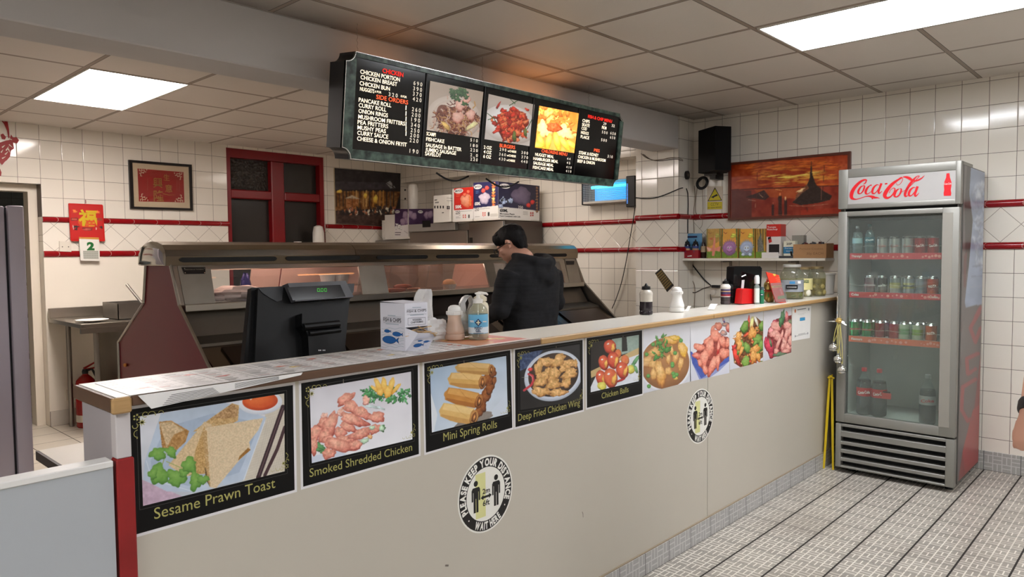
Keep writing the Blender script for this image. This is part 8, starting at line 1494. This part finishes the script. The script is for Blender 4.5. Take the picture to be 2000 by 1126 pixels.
c = Vector((SHX, at(*F2(238, 150), 0, SHX).y, SHZ[0])); bottle('clear water bottle at the left end of the top fridge shelf', c, .19, .031, mat((180, 196, 196), .1, trans=.8, ior=1.2), .78, mat((150, 176, 180), .35), mat((220, 222, 222), .3))
c = Vector((5.04, yb(395, 5.04), .37)); b = B(mat((196, 60, 56), .4)); pp = px_(5.0); q = px4(pp, F3, [(360, 375), (425, 380), (422, 420), (358, 415)]); b.prism(pp, q, -.001, 0); b.m(BLACK); u, v = pp.uv(*F3(392, 372)); b.rect(pp, u-.022, u+.022, v-.004, v+.006, .0); o = b.build('price_card'); tag(centre(o), 'small red price card in front of the two large cola bottles', 'price card')
# bells tied to the handle
CB2 = crop(1580, 560, 1800, 960, 619)
pbell = px_(FX-.045); 
for k_, (x, y, lb) in enumerate(((135, 332, 'topmost of the three silver bells hanging on the fridge handle'), (160, 397, 'middle silver bell hanging on the fridge handle'), (182, 455, 'lowest silver bell hanging on the fridge handle'))):
    u, v = pbell.uv(*CB2(x, y)); c = Vector(pbell.P(u, v)); g = thing('jingle_bell', lb, 'bell', c-up*.031, group='silver bells on the fridge handle'); b = B(CHROME); b.ball(c, .028, 24, 16); b.tube([c+up*.03, c+up*.04], .005, 8); b.build('bell', parent=g)
    b = B(BLACK); vd_ = (CAM-c).normalized(); sd_ = vd_.cross(up).normalized(); pl9 = Plane(c+vd_*.0305, sd_*-1, vd_.cross(sd_)); b.stroke(pl9, [(-.016, -.006), (0, -.008), (.016, -.006)], .003, -.002) if False else b.tube([c+Vector((0, 0, -.010))+(vd_*math.cos(a)+sd_*math.sin(a))*.0268 for a in np.linspace(-1.2, 1.2, 12)], .0018, 5); b.build('slot', parent=g)
    k0 = Vector(pbell.P(*pbell.uv(*CB2(165, 190)))); b = B(mat((196, 184, 110), .5))
    for dx in (-.006, .006): b.tube([k0+Vector((0, dx, 0)), (k0+c)/2+Vector((0, dx*1.6, .01)), c+up*.036+Vector((0, dx*.3, 0))], .0022, 6)
    b.build('cord', parent=g)
k0 = Vector(pbell.P(*pbell.uv(*CB2(165, 185)))); g = thing('tinsel_knot', 'gold and silver knot tied round the fridge handle above the bells', 'decoration', k0-up*.02); b = B(mat((190, 160, 90), .4, .3)); b.ball(k0, (.014, .02, .018), 14, 10, jag=.4, seed=5); b.tube([k0, k0+Vector((.02, 0, .03)), Vector((FX-.024, hy, hz0+.03))], .0022, 5); b.build('knot', parent=g); b = B(CHROME)
for (x, y) in ((85, 190), (120, 192), (205, 210), (195, 195), (140, 175)): p9 = Vector(pbell.P(*pbell.uv(*CB2(x, y)))); b.tube([k0, k0.lerp(p9, .6), p9], [.002, .005, .0012], 5)
b.tube([k0, Vector(pbell.P(*pbell.uv(*CB2(175, 100))))], .0015, 5); b.build('silver_star', parent=g)
# folded yellow floor sign
A_, B_ = at(1609, 914, 2, 0), at(1627, 917, 2, 0); dd = Vector((A_.x, A_.y, 0)).normalized(); sdv = Vector((dd.y, -dd.x, 0)); g = thing('wet_floor_sign', 'folded yellow plastic floor sign standing between the counter and the drinks fridge', 'floor sign', (A_+B_)/2); Y_ = mat((206, 176, 20), .35, 0, .05, 8)
topz = zat(A_, 737); T2 = A_+sdv*.035+up*topz
for k_, bs_ in enumerate((A_, B_)):
    tp = bs_.lerp(T2, .0)+Vector((0, 0, 0)); tpos = Vector((T2.x, T2.y, topz-.004))+sdv*(-.006+.014*k_); w_ = sdv*.006; L9 = dd*.22
    b = B(Y_); b.loft([[bs_-w_, bs_+w_, bs_+w_+L9, bs_-w_+L9], [bs_.lerp(tpos, .55)-w_*1.3, bs_.lerp(tpos, .55)+w_*1.3, bs_.lerp(tpos, .55)+w_*1.3+L9, bs_.lerp(tpos, .55)-w_*1.3+L9], [tpos-w_, tpos+w_, tpos+w_+L9, tpos-w_+L9]]); b.build('panel', parent=g, smooth=False)
tt = Vector((T2.x, T2.y, topz)); b = B(Y_); b.tube([tt-sdv*.018+up*.0-dd*.004, tt+up*.010-dd*.004, tt+sdv*.022-dd*.004], .006, 8); b.build('hinge', parent=g)

# ================================================================== PEOPLE
SKIN = mat((200, 150, 128), .5, 0, .06, 12)
def hand(b, wrist, fwd, side, curl=.5, s=1.0, left=False):
    """palm, four unequal bent fingers and a thumb from the side of the palm"""
    f_ = fwd.normalized(); sd_ = (side-side.dot(f_)*f_).normalized(); nn = f_.cross(sd_)*(1 if not left else -1)
    b.loft([[wrist+sd_*a*w+nn*c_*.018*s for a, c_ in ((-1, -.6), (-1, .6), (0, 1), (1, .6), (1, -.6), (0, -1))] if k_ == 0 else [wrist+f_*d_*s+sd_*a*w+nn*c_*.014*s for a, c_ in ((-1, -.6), (-1, .6), (0, 1), (1, .6), (1, -.6), (0, -1))] for k_, (d_, w) in enumerate(((0, .026*s), (.03, .036*s), (.065, .042*s), (.09, .040*s)))])
    for i, (o_, L) in enumerate(((-.032, .066), (-.011, .078), (.011, .074), (.031, .058))):
        p = wrist+f_*.085*s+sd_*o_*s; pts = [p]; d_ = f_.copy()
        for j in range(3):
            a = curl*(.5+.35*j); d_ = (f_*math.cos(a*(j+1)*.7)+nn*math.sin(a*(j+1)*.7)).normalized(); p = p+d_*L*s*(.42, .33, .27)[j]; pts.append(p)
        b.tube(pts, [.0092*s, .0088*s, .0082*s, .0064*s], 8)
    p = wrist+f_*.025*s-sd_*.030*s; b.tube([p, p+(f_*.6-sd_*.7).normalized()*.035*s+nn*.01*s, p+(f_*.9-sd_*.45).normalized()*.060*s+nn*.018*s, p+(f_*1-sd_*.35).normalized()*.078*s+nn*.026*s], [.013*s, .0115*s, .0100*s, .0075*s], 8)
def head(b, c, right, front, upv, s=1.0):
    """face with brow, nose, lips, chin and ears; c = head centre (eye height)"""
    F = lambda x, y, z: c+(right*x+front*y+upv*z)*s; rt = Matrix((right, front, upv)).transposed()
    b.ball(F(0, -.012, .035), (.074*s, .092*s, .086*s), 24, 16, rot=rt); b.ball(F(0, .022, -.03), (.060*s, .066*s, .078*s), 20, 14, rot=rt); b.ball(F(0, .056, -.088), (.026*s, .024*s, .020*s), 14, 10, rot=rt)
    b.tube([F(0, .086, .012), F(0, .098, -.014), F(0, .106, -.032)], [.007*s, .010*s, .013*s], 10); b.ball(F(-.013, .092, -.034), .009*s, 10, 8); b.ball(F(.013, .092, -.034), .009*s, 10, 8)
    b.ball(F(0, .084, -.058), (.022*s, .010*s, .006*s), 12, 8, rot=rt); b.ball(F(0, .082, -.068), (.019*s, .010*s, .006*s), 12, 8, rot=rt); b.ball(F(0, .078, .024), (.050*s, .014*s, .010*s), 14, 8, rot=rt)
    for sx in (-1, 1):
        b.ball(F(sx*.044, .058, -.022), (.020*s, .020*s, .020*s), 12, 8); b.ball(F(sx*.030, .080, .002), (.013*s, .009*s, .008*s), 10, 8, rot=rt)
        b.tube([F(sx*.072, -.008, -.028), F(sx*.082, -.014, -.006), F(sx*.086, -.022, .018), F(sx*.080, -.010, .030), F(sx*.074, .002, .016)], [.007*s, .008*s, .007*s, .006*s, .005*s], 8); b.ball(F(sx*.076, -.010, .0), (.006*s, .014*s, .024*s), 10, 8, rot=rt)
def limb(b, pts, rs, n=14): b.tube(pts, rs, n); [b.ball(p, r*.98, n, 9) for p, r in zip(pts[1:-1], rs[1:-1])]
V = Vector
def ringz(cx, cy, z, rx, ry, n=28, ex=2.3): return [V((cx+rx*abs(math.cos(a))**(2/ex)*(1 if math.cos(a) > 0 else -1), cy+ry*abs(math.sin(a))**(2/ex)*(1 if math.sin(a) > 0 else -1), z)) for a in [2*PI*i/n for i in range(n)]]
# --- the man at the range, back to us
PX, PY = 3.43, 3.04
g = thing('person', 'person in a black hooded top and glasses standing at the frying range, back turned', 'person', (PX, PY, 0))
hd = V((at(1000, 478, 1, 3.19).x-.005, 3.19, at(1000, 484, 1, 3.19).z+.018)); ti = R(26); fr_v = V((-.30, .95*math.cos(ti), -math.sin(ti))).normalized(); rt_v = fr_v.cross(V((0, 0, 1))).normalized(); up_v = rt_v.cross(fr_v)
LW, RW = V((PX-.20, PY+.33, 1.02)), V((PX+.17, PY+.36, 1.06)); LE, RE = V((PX-.265, PY+.02, 1.11)), V((PX+.27, PY+.02, 1.13)); LS, RS = V((PX-.185, PY-.0, 1.355)), V((PX+.19, PY-.0, 1.345))
b = B(SKIN); head(b, hd, rt_v, fr_v, up_v, 1.0); b.tube([V((PX, PY+.01, 1.34)), V((PX, PY+.05, 1.43)), hd-up_v*.06-fr_v*.02], [.062, .056, .055], 16)
b.loft([ringz(PX, PY, z, rx, ry) for z, rx, ry in ((.86, .14, .09), (1.0, .13, .085), (1.2, .15, .09), (1.32, .13, .07), (1.37, .06, .055))])
for S_, E_, Wr, lf in ((LS, LE, LW, True), (RS, RE, RW, False)):
    limb(b, [S_+V((0, 0, -.05)), S_.lerp(E_, .5), E_, E_.lerp(Wr, .5), Wr], [.036, .036, .034, .032, .026]); hand(b, Wr, V((0, .9, -.25)), V((1, 0, 0)) if not lf else V((-1, 0, 0)), .7, 1.0, lf)
for sx in (-1, 1): limb(b, [V((PX+sx*.085, PY, .90)), V((PX+sx*.09, PY+.01, .50)), V((PX+sx*.095, PY-.01, .10))], [.075, .05, .036]); b.ball(V((PX+sx*.095, PY+.06, .05)), (.042, .12, .04), 14, 9)
remesh(b, 'body', SKIN, g, .0075, 4)
HOOD = mat((23, 23, 26), .9, 0, .95, 9, .25, 90, stretch=(.8, .8, 9)); b = B(HOOD)
b.loft([ringz(PX+dx, PY+dy, z, rx, ry, 32, 2.5) for z, rx, ry, dx, dy in ((.80, .195, .135, 0, .01), (.86, .200, .14, 0, .01), (1.0, .195, .135, 0, .005), (1.15, .205, .135, 0, 0), (1.28, .215, .135, 0, 0), (1.36, .205, .12, 0, 0), (1.405, .15, .10, 0, .005), (1.43, .085, .075, 0, .02))])
for S_, E_, Wr in ((LS, LE, LW), (RS, RE, RW)): limb(b, [S_+V((0, 0, -.02)), S_.lerp(E_, .45), E_, E_.lerp(Wr, .5), E_.lerp(Wr, .92)], [.082, .074, .066, .060, .047], 18)
b.tube([V((PX-.10, PY+.06, 1.44)), V((PX-.115, PY-.03, 1.425)), V((PX-.07, PY-.105, 1.40)), V((PX, PY-.13, 1.385)), V((PX+.07, PY-.105, 1.40)), V((PX+.115, PY-.03, 1.425)), V((PX+.10, PY+.06, 1.44))], [.022, .032, .038, .042, .038, .032, .022], 14)
b.ball(V((PX, PY-.115, 1.335)), (.105, .045, .075), 20, 12); b.ball(V((PX+.02, PY-.13, 1.30)), (.06, .035, .05), 16, 10)
def wr(co, n): return n*(.007*mnoise.noise(V((co.x*7, co.y*7, co.z*15)))+.003*mnoise.noise(V((co.x*30, co.y*30, co.z*40))))
remesh(b, 'hooded_top', HOOD, g, .011, 5, wr); b = B(mat((30, 32, 40), .8, 0, .2, 20)); [limb(b, [V((PX+sx*.085, PY, .88)), V((PX+sx*.09, PY+.01, .50)), V((PX+sx*.095, PY, .09))], [.098, .075, .058], 18) for sx in (-1, 1)]; b.loft([ringz(PX, PY, z, rx, ry) for z, rx, ry in ((.84, .17, .115), (.92, .165, .11))]); remesh(b, 'trousers', b and mat((30, 32, 40), .8, 0, .2, 20), g, .013, 4)
for sx in (-1, 1): b = B(BLACK); b.ball(V((PX+sx*.095, PY+.055, .055)), (.052, .14, .052), 18, 10); b.build('shoe', parent=g)
HR = mat((14, 11, 11), .6, 0, .3, 60, .5, 160, stretch=(1, 1, .25), spec=.25); b = B(HR); F = lambda x, y, z: hd+(rt_v*x+fr_v*y+up_v*z); rt = Matrix((rt_v, fr_v, up_v)).transposed()
b.ball(F(0, -.016, .052), (.083, .100, .084), 26, 18, rot=rt); b.ball(F(0, -.060, .012), (.074, .052, .066), 22, 14, rot=rt); b.ball(F(0, -.066, -.028), (.058, .034, .046), 18, 12, rot=rt); b.ball(F(0, .046, .082), (.058, .048, .040), 18, 12, rot=rt); b.ball(F(-.052, .052, .062), (.026, .036, .040), 14, 10, rot=rt); b.ball(F(.052, .052, .062), (.026, .036, .040), 14, 10, rot=rt)
for a in np.linspace(-1.1, 1.1, 16): b.tube([F(.064*math.sin(a), .045+.03*math.cos(a), .098), F(.072*math.sin(a), .058+.034*math.cos(a), .050+.008*math.sin(a*9))], [.013, .004], 8)
remesh(b, 'hair', HR, g, .007, 3, lambda co, n: n*.004*mnoise.noise(V((co.x*60, co.y*60, co.z*18)))); b = B(mat((18, 16, 16), .3))
for sx in (-1, 1):
    b.tube([F(sx*(.036+.027*math.cos(a)), .104, .0+.022*math.sin(a)) for a in np.linspace(0, 2*PI, 20)], .0028, 6); b.tube([F(sx*.062, .103, .008), F(sx*.080, .06, .006), F(sx*.086, -.008, .010), F(sx*.085, -.03, -.006)], .0028, 6)
b.tube([F(-.010, .106, .004), F(.010, .106, .004)], .0025, 6); b.build('glasses', parent=g)
# --- customer cut off by the right edge of the picture
D0 = 2.2; el = V((at(2006, 690, 1, .345).x, .345, 0)); wz = at(1990, 812, 1, .345); X2 = wz+V((0, 0, 0)); rdir = V((.68, -.73, 0))
W2 = at(2010, 812, 1, .36); E2 = at(2034, 690, 1, .355)+rdir*.012; E2.z = max(E2.z, W2.z+.22); S2 = E2+V((.06, -.065, .27)); bx, by = S2.x+.14, S2.y-.15
g = thing('person', 'person mostly outside the right edge, only a bare forearm with a black band showing', 'person', (bx, by, 0)); b = B(SKIN); fc = V((-.2, 1, 0)).normalized(); hc = V((bx, by, 1.60)); head(b, hc, fc.cross(up), fc, up)
b.tube([V((bx, by, 1.38)), V((bx, by, 1.55))], [.06, .052], 14); b.loft([ringz(bx, by, z, rx, ry) for z, rx, ry in ((.86, .15, .10), (1.1, .15, .10), (1.34, .17, .09), (1.40, .08, .07))])
HW = at(2003, 875, 1, .37); limb(b, [S2, E2, E2.lerp(W2, .4), W2], [.048, .042, .040, .028]); hand(b, W2, (HW-W2).normalized()+V((0, 0, -.6)), fc, .9)
O2 = V((2*bx-S2.x, 2*by-S2.y, S2.z)); limb(b, [O2, O2+V((.03, -.03, -.27)), O2+V((.02, .08, -.5))], [.048, .040, .028]); hand(b, O2+V((.02, .08, -.5)), V((0, .1, -1)), V((0, 1, 0)), .6, 1, True)
for sx in (-1, 1): q_ = fc.cross(up)*sx*.09; limb(b, [V((bx, by, .9))+q_, V((bx, by, .5))+q_, V((bx, by, .09))+q_], [.075, .05, .036]); b.ball(V((bx, by, .05))+q_+fc*.06, (.045, .10, .04), 14, 9)
remesh(b, 'body', SKIN, g, .008, 4)
b = B(BLACK); dw = (E2-W2).normalized(); b.tube([W2+dw*t_ for t_ in (.012, .02, .045, .055)], [.033, .036, .037, .034], 20); b.build('wristband', parent=g)
TS = mat((22, 22, 24), .8, 0, .2, 20); b = B(TS); b.loft([ringz(bx, by, z, rx, ry, 28, 2.5) for z, rx, ry in ((.84, .185, .13), (1.1, .18, .13), (1.33, .20, .12), (1.42, .09, .08))]); [limb(b, [s_, s_.lerp(e_, .5)], [.075, .065]) for s_, e_ in ((S2, E2), (O2, O2+V((.03, -.03, -.27))))]; remesh(b, 't_shirt', TS, g, .012, 4)
b = B(mat((40, 44, 60), .8)); [limb(b, [V((bx, by, .9))+fc.cross(up)*sx*.09, V((bx, by, .5))+fc.cross(up)*sx*.09, V((bx, by, .09))+fc.cross(up)*sx*.09], [.10, .075, .06], 16) for sx in (-1, 1)]; remesh(b, 'trousers', mat((40, 44, 60), .8), g, .014, 3)
b = B(HR); b.ball(hc+V((0, -.012, .05)), (.085, .10, .085), 22, 14); b.ball(hc-fc*.05, (.075, .05, .08), 18, 12); remesh(b, 'hair', HR, g, .01, 3)
for sx in (-1, 1): q_ = fc.cross(up)*sx*.09; b = B(WHITE); b.ball(V((bx, by, .055))+q_+fc*.055, (.052, .12, .052), 18, 10); b.build('shoe', parent=g)

# ------------------------------------------------------------------ parts of parts (same origin as their thing, so only the parent changes)
SUB = {'drinks_fridge': {'door_glass': 'door_frame', 'door_handle': 'door_frame', 'door_seal': 'door_frame', 'inner_door_strip': 'door_frame', 'red_lettering': 'sign_panel', 'bottle_emblem': 'sign_panel', 'grille_backing': 'grille'},
       'menu_board': {'lettering': 'dark_panel', 'backlit_picture': 'dark_panel', 'metal_edging': 'marbled_frame'},
       'food_poster': {'photo_print': 'sheet', 'gold_lettering': 'sheet', 'corner_scroll': 'sheet'}, 'distance_sticker': {'lettering': 'disc'},
       'takeaway_menu': {'printed_side': 'sheet'}, 'paper_notice': {'printing': 'sheet'}, 'till_monitor': {'green_digits': 'customer_display', 'white_marks': 'stand_neck'},
       'steel_fridge': {'handle': 'door'}, 'fire_extinguisher': {'label_band': 'cylinder'}, 'hand_gel_bottle': {'label': 'bottle', 'dip_tube': 'pump'}, 'vinegar_bottle': {'label': 'bottle'},
       'black_dispenser': {'latch': 'case'}, 'lucky_cat': {'eyes': 'body', 'ear': 'body'}, 'drinks_can': {'lettering': 'body'}, 'drinks_bottle': {'label': 'plastic'},
       'pickle_jar': {'label': 'glass', 'brine': 'glass'}, 'wall_calendar': {'printed_picture': 'backing_card', 'gold_character': 'backing_card'}, 'frying_range': {'maker_plate': 'steel_panel', 'hood_end_cap': 'hood', 'vent_slot': 'hood'},
       'fork_box': {'printing': 'carton'}, 'carton': {'printed_front': 'box', 'printed_side': 'box'}, 'kids_meal_box': {'printed_front': 'box'}, 'jingle_bell': {'slot': 'bell'}}
st_ = lambda o: o.name.split('.')[0]
for r_ in [o for o in SC.objects if o.parent is None and st_(o) in SUB]:
    kids = list(r_.children); mp_ = SUB[st_(r_)]
    for ch in kids:
        if st_(ch) in mp_:
            up_ = [k_ for k_ in kids if st_(k_) == mp_[st_(ch)]]
            if up_: ch.parent = up_[0]
